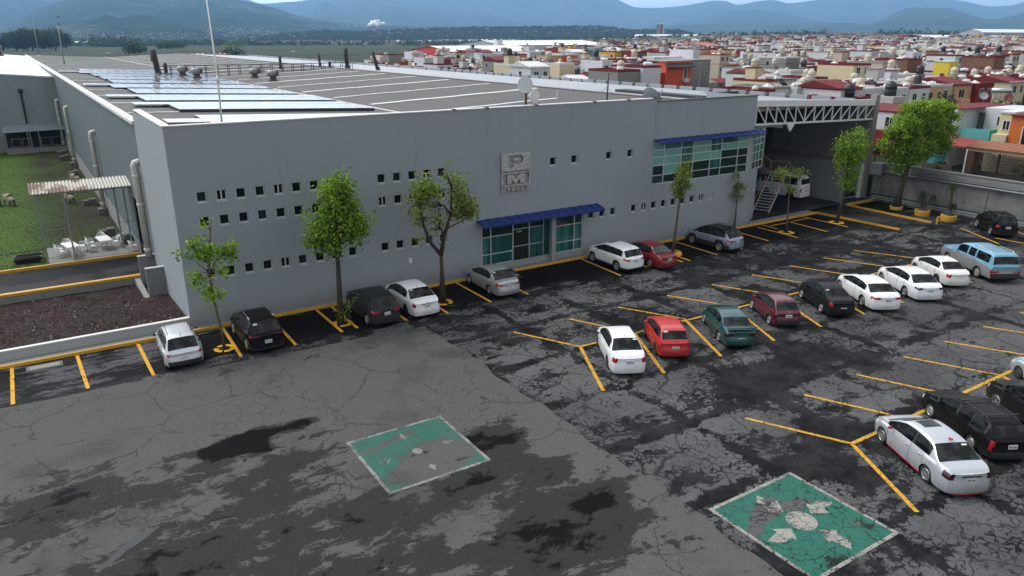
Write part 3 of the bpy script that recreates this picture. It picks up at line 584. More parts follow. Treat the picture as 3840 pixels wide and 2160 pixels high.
def strip(y,xa,xb,w=.55):
    m=MB(); k=max(2,int((xb-xa)/2.6))
    for i in range(k):
        a=xa+(xb-xa)*i/k; b=xa+(xb-xa)*(i+1)/k-.05; h=.06+.02*(i%2)
        za,zb=roof_z(a)+h,roof_z(b)+h
        m.add([(BX(a,y),y,za),(BX(b,y),y,zb),(BX(b,y+w),y+w,zb),(BX(a,y+w),y+w,za),(BX(a,y),y,za-.12),(BX(b,y),y,zb-.12),(BX(b,y+w),y+w,zb-.12),(BX(a,y+w),y+w,za-.12)],[(0,1,2,3),(0,4,5,1),(1,5,6,2),(2,6,7,3),(3,7,4,0)])
    m.build('skylight_strip',M['skyl'],fac)
y=54.5; i=0
while y<250:
    strip(y,26.4,44.3 if i else 40,.75 if i%2 else .5); strip(y+3.0,6.1,9.4 if y<140 else 25,.35); y+=9.25; i+=1
# right-hand parapet with its red gaps
m=MB(); y=44.0
while y<254:
    w=2.6 if y<125 else 6
    x0=BX(66.75,y); m.box((x0,y,8.2),(x0+.3,y+w-.55,9.28),0); m.box((x0+.02,y+w-.55,8.2),(x0+.28,y+w,9.02),1); y+=w
m.build('right_parapet',[M['roof_lt'],M['darkred']],fac)
m=MB(); m.add([(BX(67.1,42),42,2.0),(BX(67.1,256),256,2.0),(BX(67.1,256),256,8.9),(BX(67.1,42),42,8.9)],[(0,1,2,3)]); m.add([(BX(XC,256),256,-2),(BX(67.1,256),256,-2),(BX(67.1,256),256,8.8),(BX(XC,256),256,8.9)],[(0,1,2,3)]); m.build('rear_walls',M['siding'],fac)
# --- covered bay on the right: truss beam, column, partition room, back wall
b=MB(); 
def xb(p,q,w,mm=0,mb=b):
    p,q=Vector(p),Vector(q); d=(q-p).normalized(); s=d.cross(Vector((0,1,0))).normalized()*w/2; t=Vector((0,w/2,0))
    v=[p-s-t,p+s-t,p+s+t,p-s+t,q-s-t,q+s-t,q+s+t,q-s+t]; mb.add(v,[(0,3,2,1),(4,5,6,7),(0,1,5,4),(1,2,6,5),(2,3,7,6),(3,0,4,7)],mm)
TY=41.9; tx=lambda t:50.2+17.0*t; zt=lambda t:9.98-.66*t; zb_=lambda t:8.02-.46*t
b.add([(tx(0),TY-.12,zt(0)-.52),(tx(1),TY-.12,zt(1)-.52),(tx(1),TY+.12,zt(1)-.52),(tx(0),TY+.12,zt(0)-.52),(tx(0),TY-.12,zt(0)),(tx(1),TY-.12,zt(1)),(tx(1),TY+.12,zt(1)),(tx(0),TY+.12,zt(0))],[(0,3,2,1),(4,5,6,7),(0,1,5,4),(1,2,6,5),(2,3,7,6),(3,0,4,7)])
xb((tx(0)-.5,TY,zb_(0)),(tx(1),TY,zb_(1)),.15)
NV=13
for i in range(NV+1):
    t=(i+.25)/(NV+.5); xb((tx(t),TY,zb_(t)+.08),(tx(t),TY,zt(t)-.52),.085)
    if i<NV:
        u=(i+1.25)/(NV+.5)
        if i<5: xb((tx(t)+.04,TY,zt(t)-.55),(tx(u)-.04,TY,zb_(u)+.08),.075)
        else: xb((tx(t)+.04,TY,zb_(t)+.08),(tx(u)-.04,TY,zt(u)-.55),.075)
b.prism([(54.4,7.93),(55.55,7.9),(54.95,7.15)],TY-.1,TY+.1,0,'y')
b.build('truss_beam',M['white'],fac)
c=MB(); c.box((66.75,41.75,0),(67.35,42.35,9.75)); c.box((66.2,41.9,.15),(66.7,42.3,3.4),1); c.box((57.4,57.3,.1),(57.8,57.7,9.0),0); c.build('column',[M['raw'],M['white']],fac)
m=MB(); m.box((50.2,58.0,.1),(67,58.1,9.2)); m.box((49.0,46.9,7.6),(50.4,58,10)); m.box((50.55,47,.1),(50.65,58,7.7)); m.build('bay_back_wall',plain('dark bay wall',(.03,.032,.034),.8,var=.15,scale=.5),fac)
m=MB(); m.box((50.0,42.1,9.0),(66.8,42.2,9.4)); m.box((66.95,42.4,2.3),(67.05,58,8.8)); m.build('bay_side_wall',M['raw'],fac)
bm=MB(); xb((51.3,43.3,7.35),(54.7,44.0,7.6),.4,mb=bm); xb((54.7,44.0,7.6),(57.3,44.6,7.25),.4,mb=bm); bm.build('canopy_beam',M['fac_side'],fac)
room=MB(); room.box((62.95,41.5,0),(63.1,58,3.58)); room.box((63.1,41.95,2.62),(66.2,42.1,3.5)); room.box((63.1,41.95,.1),(64.2,42.1,2.62)); room.box((63.1,42.1,3.42),(66.9,58,3.52),1); room.build('partition_room',[plain('mid grey room wall',(.17,.185,.19),.8,var=.1,scale=.4),M['raw']],fac)
glazing(64.2,66.2,.3,2.62,[],[1.1,2.1],M['alu'],y=42.05,mats=lambda i,j:M['dglass'] if j!=1 else M['gglass'],name='glass_door')
rl=MB(); rl.path([(63.1,52,3.5),(63.1,52,4.35),(63.1,42.1,4.35),(63.1,42.1,3.5)],.035,6); rl.tube((63.1,46,3.5),(63.1,46,4.35),.03,n=6); rl.build('roof_railing',M['steel'],fac)
wc=MB(); wc.lathe((52.3,43.6,.1),[(.33,0),(.33,4.3)],16); wc.box((50.9,43.2,4.15),(53.2,44.6,4.42)); wc.build('white_column',M['white'],fac)
# steel staircase
M['steel_l']=plain('pale grey painted steel',(.36,.40,.42),.5,.1,var=.1)
stair=thing('steel_staircase','grey open steel staircase with orange handrails beside the white van','staircase',(0,0,0))
sd=Vector((.94,.35)).normalized(); sn=Vector((sd.y,-sd.x)); o0=Vector((53.6,42.85)); W2=.66; RUN=3.7; RISE=2.95
def sp(t,s,z): q=o0+sd*(RUN*t)+sn*s; return (q.x,q.y,z)
NS=14
tr=MB()
for i in range(NS):
    t0=(i)/NS; t1=t0+.85/NS; z=.1+RISE*(i+1)/NS
    tr.add([sp(t0,-W2,z-.04),sp(t1,-W2,z-.04),sp(t1,W2,z-.04),sp(t0,W2,z-.04),sp(t0,-W2,z),sp(t1,-W2,z),sp(t1,W2,z),sp(t0,W2,z)],[(0,1,2,3)[::-1],(4,5,6,7),(0,1,5,4),(1,2,6,5),(2,3,7,6),(3,0,4,7)])
tr.build('tread',M['steel_l'],stair)
for s in (-W2-.03,W2+.03):
    m=MB(); a,b2=sp(-.03,s,.0),sp(1.02,s,RISE+.12); v=[]
    for q in (a,b2):
        for dz in (-.14,.14):
            for dn in (-.025,.025): v.append((q[0]+sn.x*dn,q[1]+sn.y*dn,q[2]+dz+.06))
    m.add(v,[(0,1,3,2),(4,6,7,5),(0,4,5,1),(2,3,7,6),(0,2,6,4),(1,5,7,3)]); m.build('stringer',M['steel_l'],stair)
    m=MB(); m.path([sp(.0,s,.1),sp(.0,s,1.05),sp(1,s,RISE+1.0),sp(1.25,s,RISE+1.0)],.022,6)
    for t in (.33,.66,1): m.tube(sp(t,s,RISE*t+.1),sp(t,s,RISE*t+1.02),.02,n=6)
    m.build('handrail',M['railing'],stair)
m=MB(); v=[sp(1.0,-1.7,RISE+.05),sp(1.3,-1.7,RISE+.05),sp(1.3,.7,RISE+.05),sp(1.0,.7,RISE+.05)]; m.add(v+[(a,b_,c_-.12) for a,b_,c_ in v],[(0,1,2,3)[::-1],(4,5,6,7),(0,1,5,4),(1,2,6,5),(2,3,7,6),(3,0,4,7)]); m.build('landing',M['steel'],stair)
m=MB()
for i in range(6):
    t=1.0-.85*(i+1)/6*.9; z=RISE+.1+1.15*(i+1)/6
    v=[sp(t,-1.75,z),sp(t+.1,-1.75,z),sp(t+.1,-.8,z),sp(t,-.8,z)]; m.add(v+[(a,b_,c_-.04) for a,b_,c_ in v],[(0,1,2,3),(4,5,6,7),(0,1,5,4),(1,2,6,5),(2,3,7,6),(3,0,4,7)])
m.build('upper_flight',M['steel'],stair)
m=MB(); m.path([sp(1.28,-1.75,RISE+.1),sp(1.28,-1.75,RISE+1.05),sp(1.0,-1.75,RISE+1.1),sp(.22,-1.75,RISE+2.2)],.03,6); m.path([sp(1.28,-1.75,RISE+1.05),sp(1.28,.7,RISE+1.05),sp(1.28,.7,RISE+.1)],.03,6); m.path([sp(1.0,-.78,RISE+.1),sp(1.0,-.78,RISE+1.1),sp(.22,-.78,RISE+2.2)],.03,6); m.build('handrail',M['railing'],stair)
# logo sign on the facade
n=NT('brushed mottled steel'); f=n.noise(n.pos(),9,5,.75); M['logo']=n.fin(n.mix(n.smooth(f,.35,.7),(.24,.24,.235),(.66,.66,.65)),.42,.35,.5)
sign=thing('wall_sign','square steel wall sign reading PM with STEELE below it above the entrance','sign',(25.08,YF,5.33)); sy=-.09
MX=lambda z:Matrix(((1,0,0,0),(0,0,-1,sy),(0,1,0,z),(0,0,0,1)))
LW=2.19; rect=lambda x0,z0,x1,z1:[(x0,z0),(x1,z0),(x1,z1),(x0,z1)]
P0,P1=1.34,2.53
arc=lambda cx,cz,rx,rz,a0,a1,k:[(cx+rx*math.cos(R(a0+(a1-a0)*i/k)),cz+rz*math.sin(R(a0+(a1-a0)*i/k))) for i in range(k+1)]
pl=[(.52,P0+.18),(.86,P0+.18),(.86,P0+.42)]+arc(1.38,P0+.705,.285,.285,-90,90,14)+[(.52,P0+.99)]
shape2d('letter_panel',[rect(0,P0,LW,P1),pl,rect(.86,P0+.64,1.36,P0+.78)],.1,M['logo'],sign,MX(0))
shape2d('letter_frame',[rect(0,.33,LW,1.26),rect(.09,.44,LW-.09,1.16)],.08,M['logo'],sign,MX(0))
mm=[(.42,.50),(.78,.50),(.78,.80),(1.08,.48),(1.40,.80),(1.40,.50),(1.76,.50),(1.76,1.12),(1.42,1.12),(1.09,.80),(.76,1.12),(.42,1.12)]
shape2d('letter_m',[mm],.1,M['logo'],sign,MX(0))
lw=.315; gap=.06
def LT(kind,x):
    a=.0; h=.27
    if kind=='S': return [[(x,a),(x+lw,a),(x+lw,a+.16),(x+.08,a+.16),(x+.08,a+.2),(x+lw,a+.2),(x+lw,h),(x,h),(x,a+.11),(x+lw-.08,a+.11),(x+lw-.08,a+.07),(x,a+.07)]]
    if kind=='T': return [[(x,h),(x,h-.08),(x+lw/2-.05,h-.08),(x+lw/2-.05,a),(x+lw/2+.05,a),(x+lw/2+.05,h-.08),(x+lw,h-.08),(x+lw,h)]]
    if kind=='E': return [rect(x,a,x+lw,a+.07),rect(x,a+.1,x+lw,a+.17),rect(x,a+.2,x+lw,h)]
    if kind=='L': return [[(x,a),(x+lw,a),(x+lw,a+.08),(x+.1,a+.08),(x+.1,h),(x,h)]]
for i,ch in enumerate('STEELE'): shape2d('letter_'+ch.lower(),LT(ch,i*(lw+gap)),.07,M['logo'],sign,MX(0))
# --- annex with corrugated wall and lean-to
ann=thing('annex_shed','corrugated pale metal shed with a lean-to roof at the end of the grass yard','shed',(0,0,0))
n=NT('corrugated cladding'); p=n.pos(); w=n.n('ShaderNodeTexWave',bands_direction='X'); n.put(w.inputs[0],p); w.inputs['Scale'].default_value=1.6
c=n.mix(n.noise(n.scale(p,(1,1,.2)),.8,5,.6),(.20,.23,.25),(.33,.36,.38)); c=n.mix(n.math('MULTIPLY',w.outputs[1],.35),c,(.12,.14,.15)); M['corr']=n.fin(c,.55,.1,.4)
az=lambda x:9.25+(4.9-x)*.14
m=MB(); m.add([(-34,132,1.0),(4.75,132,1.0),(4.75,132,az(4.75)),(-34,132,az(-34)-2)],[(0,1,2,3)]); m.build('cladding',M['corr'],ann)
m=MB(); m.box((-34,132.05,-2),(4.75,132.3,1.05)); m.build('base_wall',M['raw'],ann)
m=MB(); m.add([(-34,131.8,az(-34)-2),(4.8,131.8,az(4.8)),(3.6,225,az(4.8)+1.0),(-34,225,az(-34)-1)],[(0,1,2,3)]); m.build('roof',M['roof_an'],ann)
m=MB(); m.add([(-34,131.75,az(-34)-2.15),(4.8,131.75,az(4.8)-.15),(4.8,131.75,az(4.8)+.04),(-34,131.75,az(-34)-1.96)],[(0,1,2,3)]); m.box((4.55,131.9,-1),(4.75,132.0,9.2)); m.build('eave_trim',M['white'],ann)
m=MB(); m.add([(-3,131.9,2.65),(4.7,131.9,2.75),(4.8,129.3,2.0),(-3.1,129.3,1.9)]+[(-3,131.9,2.6),(4.7,131.9,2.7),(4.8,129.3,1.95),(-3.1,129.3,1.85)],[(0,3,2,1),(4,5,6,7),(0,4,7,3),(3,7,6,2),(1,2,6,5)]); m.build('lean_to_roof',M['corr'],ann)
m=MB(); 
for x in (-2.9,-.2,.1,1.2): m.box((x,129.4,-.6),(x+.1,129.5,1.9))
m.build('lean_to_post',M['steel'],ann)
m=MB(); m.box((-3.0,129.5,-1.6),(4.8,132.0,-.55)); m.build('plinth',M['raw'],ann)
m=MB(); m.box((-3.,131.85,-.55),(4.7,131.95,1.9)); m.build('dark_recess',M['dark'],ann)
for x in (-2.3,-.9,1.4,2.8):
    m=MB(); 
    for a,b_ in (((x,131.7,-.5),(x+1.2,131.75,-.42)),((x,131.7,.65),(x+1.2,131.75,.72)),((x,131.7,-.42),(x+.06,131.75,.65)),((x+1.14,131.7,-.42),(x+1.2,131.75,.65))): m.box(a,b_)
    m.build('window',M['steel'],ann)
m=MB(); m.box((-.05,131.8,2.8),(.2,131.97,7.5)); m.lathe((.07,131.75,7.2),[(.0,0),(.28,0),(.28,.5),(0,.5)],10); m.build('stained_flue',plain('sooty pipe',(.03,.03,.03),.8,var=.6,scale=1.2),ann)
# ================================================================== ON THE ROOF
n=NT('solar glass'); M['solar']=n.fin(n.mix(n.noise(n.pos(),.5,3),(.12,.12,.118),(.165,.165,.16)),.10,0,1.0,**{'Coat Weight':.6,'Coat Roughness':.1})
M['solar_f']=plain('panel frame aluminium',(.55,.56,.58),.4,.5,var=.05); M['rack']=plain('dark purple-grey racking',(.03,.028,.04),.6)
slope=(9.1-9.97)/(25.8-5.62)
pw,pd=1.13,2.28
def panel_mesh():
    m=MB(); m.box((-pw/2+.02,-pd/2+.02,0),(pw/2-.02,pd/2-.02,.045),0); o=m.build('panel',[M['solar'],M['solar_f']]); 
    f=MB()
    me=o.data; t=MB(); h=.045
    t.v=[];a,b=pw/2-.008,pd/2-.008;c,d=pw/2-.05,pd/2-.05
    t.add([(-a,-b,0),(a,-b,0),(a,b,0),(-a,b,0),(-a,-b,h),(a,-b,h),(a,b,h),(-a,b,h),(-c,-d,h),(c,-d,h),(c,d,h),(-c,d,h)],[(0,3,2,1),(0,1,5,4),(1,2,6,5),(2,3,7,6),(3,0,4,7),(4,5,9,8),(5,6,10,9),(6,7,11,10),(7,4,8,11)],1)
    t.add([(-c,-d,h-.006),(c,-d,h-.006),(c,d,h-.006),(-c,d,h-.006)],[(0,1,2,3)],0)
    bpy.data.objects.remove(o); return t.build('panel',[M['solar'],M['solar_f']])
pproto=panel_mesh(); pme=pproto.data; bpy.data.objects.remove(pproto)
rows=[(43.4,3,0),(50.4,2,-1)]+[]
srows=[(51.4,9.3,13),(58.2,9.5,13),(67.6,8.7,14),(77.2,9.4,13),(86.6,8.6,14),(96.4,9.7,13),(105.8,9.7,13),(115.0,9.6,13),(124.2,8.6,14),(133.4,9.4,13)]
ordn=['nearest','second','third','fourth','fifth','sixth','seventh','eighth','ninth','farthest']
for k,(y,xl,cnt) in enumerate(srows):
    y0=y if k else 43.6
    deep=3 if k else 4
    t=thing('solar_array','%s row of pale glaring solar panels on the factory roof counted from the parapet'%ordn[k],'solar panels',(BX(xl,y0),y0,0),0,'rows of solar panels on the roof')
    for j in range(deep):
        for i in range(cnt):
            if k==0 and j==3 and i<0: continue
            x=xl+pw*(i+.5)-.0; yy=y0+pd*(j+.5)
            o=bpy.data.objects.new('panel',pme); COL.objects.link(o); o.parent=t
            o.location=(x-xl,yy-y0,roof_z(xl+3)+.19-(x-xl-3)*math.tan(R(2.35))+(yy-y0)*math.tan(R(.25))); o.rotation_euler=(R(.25),R(2.35),0)
    if k in (0,1,2,4,8):
        for i in range(2):
            o=bpy.data.objects.new('panel',pme); COL.objects.link(o); o.parent=t; x=xl-pw*(i+.5)-.01
            o.location=(x-xl,pd*2.5,roof_z(xl+3)+.19-(x-xl-3)*math.tan(R(2.35))+pd*2.5*math.tan(R(.25))); o.rotation_euler=(R(.25),R(2.35),0)
    m=MB()
    for j in range(deep*2+1):
        yy=pd*j/2; zz=roof_z(xl+3)+.14+3*math.tan(R(2.35))+yy*math.tan(R(.25)); zq=zz-pw*cnt*math.tan(R(2.35)); m.add([(0,yy-.03,roof_z(xl)+.02),(pw*cnt,yy-.03,roof_z(xl+pw*cnt)+.02),(pw*cnt,yy+.03,roof_z(xl+pw*cnt)+.02),(0,yy+.03,roof_z(xl)+.02)]+[(0,yy-.03,zz),(pw*cnt,yy-.03,zq),(pw*cnt,yy+.03,zq),(0,yy+.03,zz)],[(0,1,5,4),(1,2,6,5),(2,3,7,6),(3,0,4,7)])
    zz=roof_z(xl+3)+.17+3*math.tan(R(2.35)); zq=zz-pw*cnt*math.tan(R(2.35)); m.add([(.02,.03,zz-.16),(pw*cnt-.02,.03,zq-.16),(pw*cnt-.02,.03,zq),(.02,.03,zz)],[(0,1,2,3)]); m.add([(.02,.03,zz-.16),(.02,pd*deep-.05,zz-.16),(.02,pd*deep-.05,zz),(.02,.03,zz)],[(0,3,2,1)])
    m.build('rack',M['rack'],t)
# turbine ventilators
def ventilator(x,y,z,s,label):
    t=thing('roof_ventilator',label,'ventilator',(x,y,z),0,'turbine ventilators on the roofs')
    m=MB(); m.lathe((0,0,0),[(.62*s,-.1),(.62*s,.12),(.42*s,.2),(.42*s,.55*s)],14); m.build('base',plain('red-stained base',(.075,.045,.042),.7),t)
    m=MB(); prof=[(.42*s,.5*s),(.72*s,.6*s),(.8*s,.85*s),(.74*s,1.15*s),(.5*s,1.32*s),(0,1.36*s)]
    for k in range(18):
        a=2*math.pi*k/18; vs=[]
        for r,h in prof: vs+= [(r*math.cos(a),r*math.sin(a),h),(r*.9*math.cos(a+.3),r*.9*math.sin(a+.3),h)]
        m.add(vs,[(2*i,2*i+1,2*i+3,2*i+2) for i in range(len(prof)-1)],0,True)
    m.lathe((0,0,0),[(.38*s,.5*s),(.66*s,.85*s),(.4*s,1.25*s),(0,1.3*s)],14,1); m.build('turbine',[M['steel'],M['dark']],t)
ventilator(20.1,119,9.55,1.0,'turbine ventilator among the solar panels beside the tall flue'); ventilator(20.5,111,9.55,1.0,'turbine ventilator among the solar panels, closer to the parapet')
ventilator(28.5,112.4,9.3,1.0,'turbine ventilator on the dark roof just right of the valley gutter'); ventilator(28.8,104.3,9.3,1.0,'turbine ventilator on the dark roof in front of the walkway'); ventilator(-2.3,190,11.2,1.5,'large turbine ventilator on the pale annex roof')
def flue(x,y,z,h,r,label,lean=(0,0),cap=True):
    t=thing('flue_pipe',label,'flue',(x,y,z))
    m=MB(); m.path([(0,0,-.3),(lean[0]*.5,lean[1]*.5,h*.5),(lean[0],lean[1],h)],r,12); m.lathe((0,0,0),[(r*1.5,0),(r*1.25,.35),(r,.5)],12); m.build('pipe',M['sooty'],t)
    if cap:
        m=MB(); m.lathe((lean[0],lean[1],h),[(r*1.12,-h*.45),(r*1.12,-.02),(r*.6,0),(r*.25,.12),(0,.12)],12); m.build('cap',M['sooty'],t)
M['sooty']=plain('sooty steel',(.035,.034,.033),.7,.2,var=.5,scale=1.2)
flue(18.2,128,9.35,3.6,.42,'thick black flue pipe standing among the solar panels',(-.35,0)); flue(19.1,126.7,9.35,1.7,.25,'short grey flue pipe beside the thick black flue')
flue(46.1,122.4,9.85,3.2,.33,'thick dark flue pipe at the far end of the roof walkway',(-.15,0)); flue(44.4,126,9.85,1.0,.22,'stubby grey flue pipe behind the roof walkway')
flue(44.5,131.3,9.85,2.2,.2,'thin dark flue pipe behind the roof walkway, left of the thick one'); flue(38.1,132.7,9.7,2.0,.22,'short dark flue pipe near the left end of the dark ridge')
flue(49.6,118,9.7,2.9,.26,'leaning black flue pipe near the right edge of the roof',(-.75,.1),False)
t=thing('roof_walkway','dark steel walkway with railings crossing the factory roof','walkway',(0,0,0)); m=MB(); yy=122.6
m.box((17.5,yy-.5,9.75),(46.8,yy+.5,9.82)); m.build('deck',M['sooty'],t)
for yv in (yy-.5,yy+.5):
    m=MB(); m.box((17.5,yv-.03,10.75),(46.8,yv+.03,10.82)); m.box((17.5,yv-.03,10.25),(46.8,yv+.03,10.3))
    for x in np.arange(17.5,46.9,1.63): m.box((x-.04,yv-.04,9.0),(x+.04,yv+.04,10.8))
    m.build('railing',M['sooty'],t)
# masts and dishes behind the parapet
t=thing('radio_mast','tall thin white radio mast rising out of the solar panels','mast',(8.7,42.2,9.6)); m=MB(); m.path([(0,0,0),(.1,0,3.2),(.02,.05,7.4)],[.055,.045,.03],8); m.tube((.1,0,3.0),(.1,0,3.35),.075); m.build('pole',M['white'],t); m=MB(); m.lathe((0,0,0),[(.2,0),(.06,.25)],10); m.build('base',M['steel'],t)
def rod(x,y,z,h,label,r=.03): 
    t=thing('thin_antenna',label,'antenna',(x,y,z),0); m=MB(); m.tube((0,0,0),(.02,0,h),r,r*.6); m.build('rod',M['steel'],t); m=MB(); m.lathe((0,0,0),[(r*4,0),(r*1.6,.2)],8); m.build('base',M['steel'],t)
rod(30.0,41.4,9.3,2.2,'thin dark pole behind the parapet right of the twin dishes',.045); rod(7.9,167,9.7,7,'thin whip antenna standing far back on the roof, nearer one',.09); rod(6.2,250,9.9,9.5,'thin whip antenna at the far left end of the roof',.12)
t=thing('guyed_antenna','dark guyed antenna mast behind the parapet left of the tilted dish','antenna',(34.4,41.6,9.4)); m=MB(); m.tube((0,0,0),(.12,0,3.1),.06,.045); m.build('mast',M['sooty'],t)
m=MB(); 
for q in ((-2.4,.8,.35),(2.3,1.2,.4),(.5,3,.3)): m.tube((.08,0,2.2),q,.012,n=4)
m.build('guy_wires',M['steel'],t)
def dish(m,c,nrm,r,depth,mm=0):
    nrm=Vector(nrm).normalized(); a=nrm.cross(Vector((0,0,1))).normalized(); b=nrm.cross(a); N=20; K=5; vs=[Vector(c)-nrm*depth]; fs=[]
    for k in range(1,K+1):
        q=k/K
        for i in range(N): vs.append(Vector(c)-nrm*depth*(1-q*q)+(a*math.cos(2*math.pi*i/N)+b*math.sin(2*math.pi*i/N))*r*q)
    for i in range(N): fs.append((0,1+i,1+(i+1)%N))
    for k in range(K-1):
        for i in range(N): o=1+k*N; fs.append((o+i,o+(i+1)%N,o+N+(i+1)%N,o+N+i)[::-1])
    m.add(vs,fs,mm,True); m.add([v-nrm*.02 for v in vs],[f[::-1] for f in fs],mm,True)
M['dish']=plain('white dish',(.6,.61,.6),.5,var=.08)
t=thing('dish_mast','rusty pole carrying two white drum dishes behind the parapet','antenna',(27.55,41.5,9.6)); m=MB(); m.tube((0,0,0),(.05,0,2.3),.09); m.build('pole',plain('rusty pole',(.09,.04,.03),.8,var=.3),t)
for c,nr,r,nm in (((-.12,-.15,2.35),(-.25,-1,.05),.53,'upper_dish'),((.68,-.1,1.6),(.3,-1,0),.45,'lower_dish')):
    m=MB(); nv=Vector(nr).normalized(); C0=Vector(c); m.path([C0-nv*.32,C0-nv*.05,C0],[r*.5,r*.98,r],20,0); m.lathe(C0,[(0,0)],3); m.tube(C0-nv*.3,(.05,0,c[2]),.04); m.build(nm,M['dish'],t)
t=thing('satellite_dish','grey tilted satellite dish seen edge-on at the parapet seam','satellite dish',(38.6,41.5,10.1)); m=MB(); dish(m,(.1,.1,.55),(.86,.1,.42),.85,.16); m.build('reflector',M['steel'],t); m=MB(); m.tube((0,0,-.5),(0,0,.5),.06); m.tube((.2,.2,.4),(1.55,.6,1.05),.025,n=5); m.tube((.6,.2,0),(1.55,.6,1.05),.02,n=5); m.build('mount',M['steel'],t)
t=thing('round_roof_vent','low round white roof vent just behind the parapet','vent',(26.9,42.6,9.2)); m=MB(); m.lathe((0,0,0),[(.5,0),(.5,.8)],20); m.build('duct',M['white'],t); m=MB(); m.lathe((0,0,0),[(.5,.82),(.66,.84),(.66,1.0),(0,1.06)],20); m.build('cap',M['white'],t)
# ================================================================== YARD
M['pvc']=plain('off-white pvc pipe',(.52,.50,.45),.5,var=.15,scale=.6)
for i,(y,zb0,zt0,lab) in enumerate([(51.25,1.55,7.5,'fat white downpipe standing on the low wall at the building corner'),(79.5,-.55,6.5,'fat white downpipe behind the rusty canopy'),(112,-.55,6.35,'fat white downpipe midway along the grey side wall'),(130.8,-.5,6.0,'fat white downpipe next to the annex lean-to')]):
    x=BX(XC,y)-.28; t=thing('downpipe',lab,'downpipe',(x,y,zb0),0,'fat white downpipes on the side wall')
    h=zt0-zb0; m=MB(); m.path([(0,0,0),(-.02,0,h-.35),(-.03,0,h-.15),(.03,0,h),(.22,0,h+.05),(.42,0,h+.05)],.215,14); m.build('pipe',M['pvc'],t)
    m=MB(); 
    for q in (.35,h*.55,h-.9): m=MB(); m.lathe((0,0,q),[(.22,0),(.245,.02),(.245,.2),(.22,.22)],14); m.build('collar',M['pvc'],t)
    if i: m=MB(); m.box((-.5,-.5,-.75),(.3,.45,.02)); m.build('concrete_base',M['concrete'],t)
    else: m=MB(); m.tube((-.25,-.05,1.0),(.0,.0,1.0),.1); m.build('valve',M['black'],t)
for (x0,y0,z0,z1,lab) in [(4.5,51.2,-.5,1.6,'taller grey end wall beside the ramp, behind the lower one'),(4.48,47.6,-.4,1.72,'grey slab wall standing at the back of the gravel bed')]:
    m=MB(); m.box((x0,y0,z0),(XC-.02,y0+.22,z1)); o=m.build('slab_wall',wall_paint('grey slab paint',(.2,.21,.22),.15)); tag(o,lab,'wall')
    m=MB(); m.box((x0-.02,y0-.015,z1),(XC-.02,y0+.235,z1+.05)); m.build('cap',M['trim'],o)
m=MB(); m.box((4.2,46.6,-.5),(4.5,52.1,-.02)); tag(m.build('low_kerb_wall',M['raw']),'low stained concrete edging between the two slab walls','wall')
# rusty canopy on thin posts with a chain-link front
can=thing('rusty_canopy','tall steel canopy with a rust-streaked corrugated roof over the plastic tables','canopy',(-.5,58.4,0))
n=NT('rusty corrugated iron'); p=n.obj(); w=n.noise(n.scale(p,(.8,.4,1)),1.1,4,.6); rr=n.math('MULTIPLY',n.smooth(w,.46,.56),.85); xx=n.sep(p)[0]; rr=n.math('MULTIPLY',rr,n.smooth(xx,4.6,3.6)); M['rust']=n.fin(n.mix(rr,n.mix(n.noise(p,5),(.36,.34,.29),(.56,.55,.5)),n.mix(n.noise(p,6),(.10,.045,.03),(.19,.095,.06))),.7,0,.3)
m=MB(); N=60; vs=[];fs=[]
for i in range(N*2+1):
    x=-.15+6.25*i/(N*2); dz=.04*math.sin(i*math.pi/2*.99+.3) if i%2==0 else .0; dz=.05 if i%4==1 else (-.05 if i%4==3 else 0)
    vs+=[(x,-.2,4.98+dz),(x,2.25,5.32+dz)]
for i in range(N*2): fs.append((2*i,2*i+2,2*i+3,2*i+1))
m.add(vs,fs); m.build('corrugated_roof',M['rust'],can)
m=MB(); m.box((-.1,-.08,4.84),(6.05,-.0,4.93)); m.box((-.1,2.15,5.16),(6.05,2.23,5.25)); m.build('beam',M['steel'],can)
for q in ((.15,0,4.9),(1.76,0,4.9),(5.95,0,4.9),(5.6,2.2,5.2),(5.0,2.2,5.2),(.15,2.2,5.2)):
    m=MB(); m.box((q[0]-.055,q[1]-.055,-.1),(q[0]+.055,q[1]+.055,q[2])); m.build('post',M['steel'],can)
fe=thing('chain_link_fence','fine grey chain-link fence hung below the front edge of the rusty canopy','fence',(-.35,58.45,0)); m=MB()
for i in range(60):
    for s in (-1,1):
        x0=i*.21-6; x1=x0+s*4.7; a,b=(x0,.1,.1),(x1,.1,4.8)
        # clip to 0..5.85
        def cl(p,q,lo,hi):
            p,q=Vector(p),Vector(q)
            for lim,sg in ((lo,1),(hi,-1)):
                if (p.x-lim)*sg<0 and (q.x-lim)*sg<0: return None
                if (p.x-lim)*sg<0: p=p.lerp(q,(lim-p.x)/(q.x-p.x))
                if (q.x-lim)*sg<0: q=p.lerp(q,(lim-p.x)/(q.x-p.x))
            return p,q
        r=cl(a,b,.05,5.8)
        if r: m.tube(r[0],r[1],.004,n=3,cap=False)
m.build('mesh',plain('dull wire',(.16,.16,.15),.6,.3),fe)
for z in (.12,2.4,4.8):
    mm=MB(); mm.tube((0,.1,z),(5.85,.1,z),.018,n=5); mm.build('rail',M['steel'],fe)
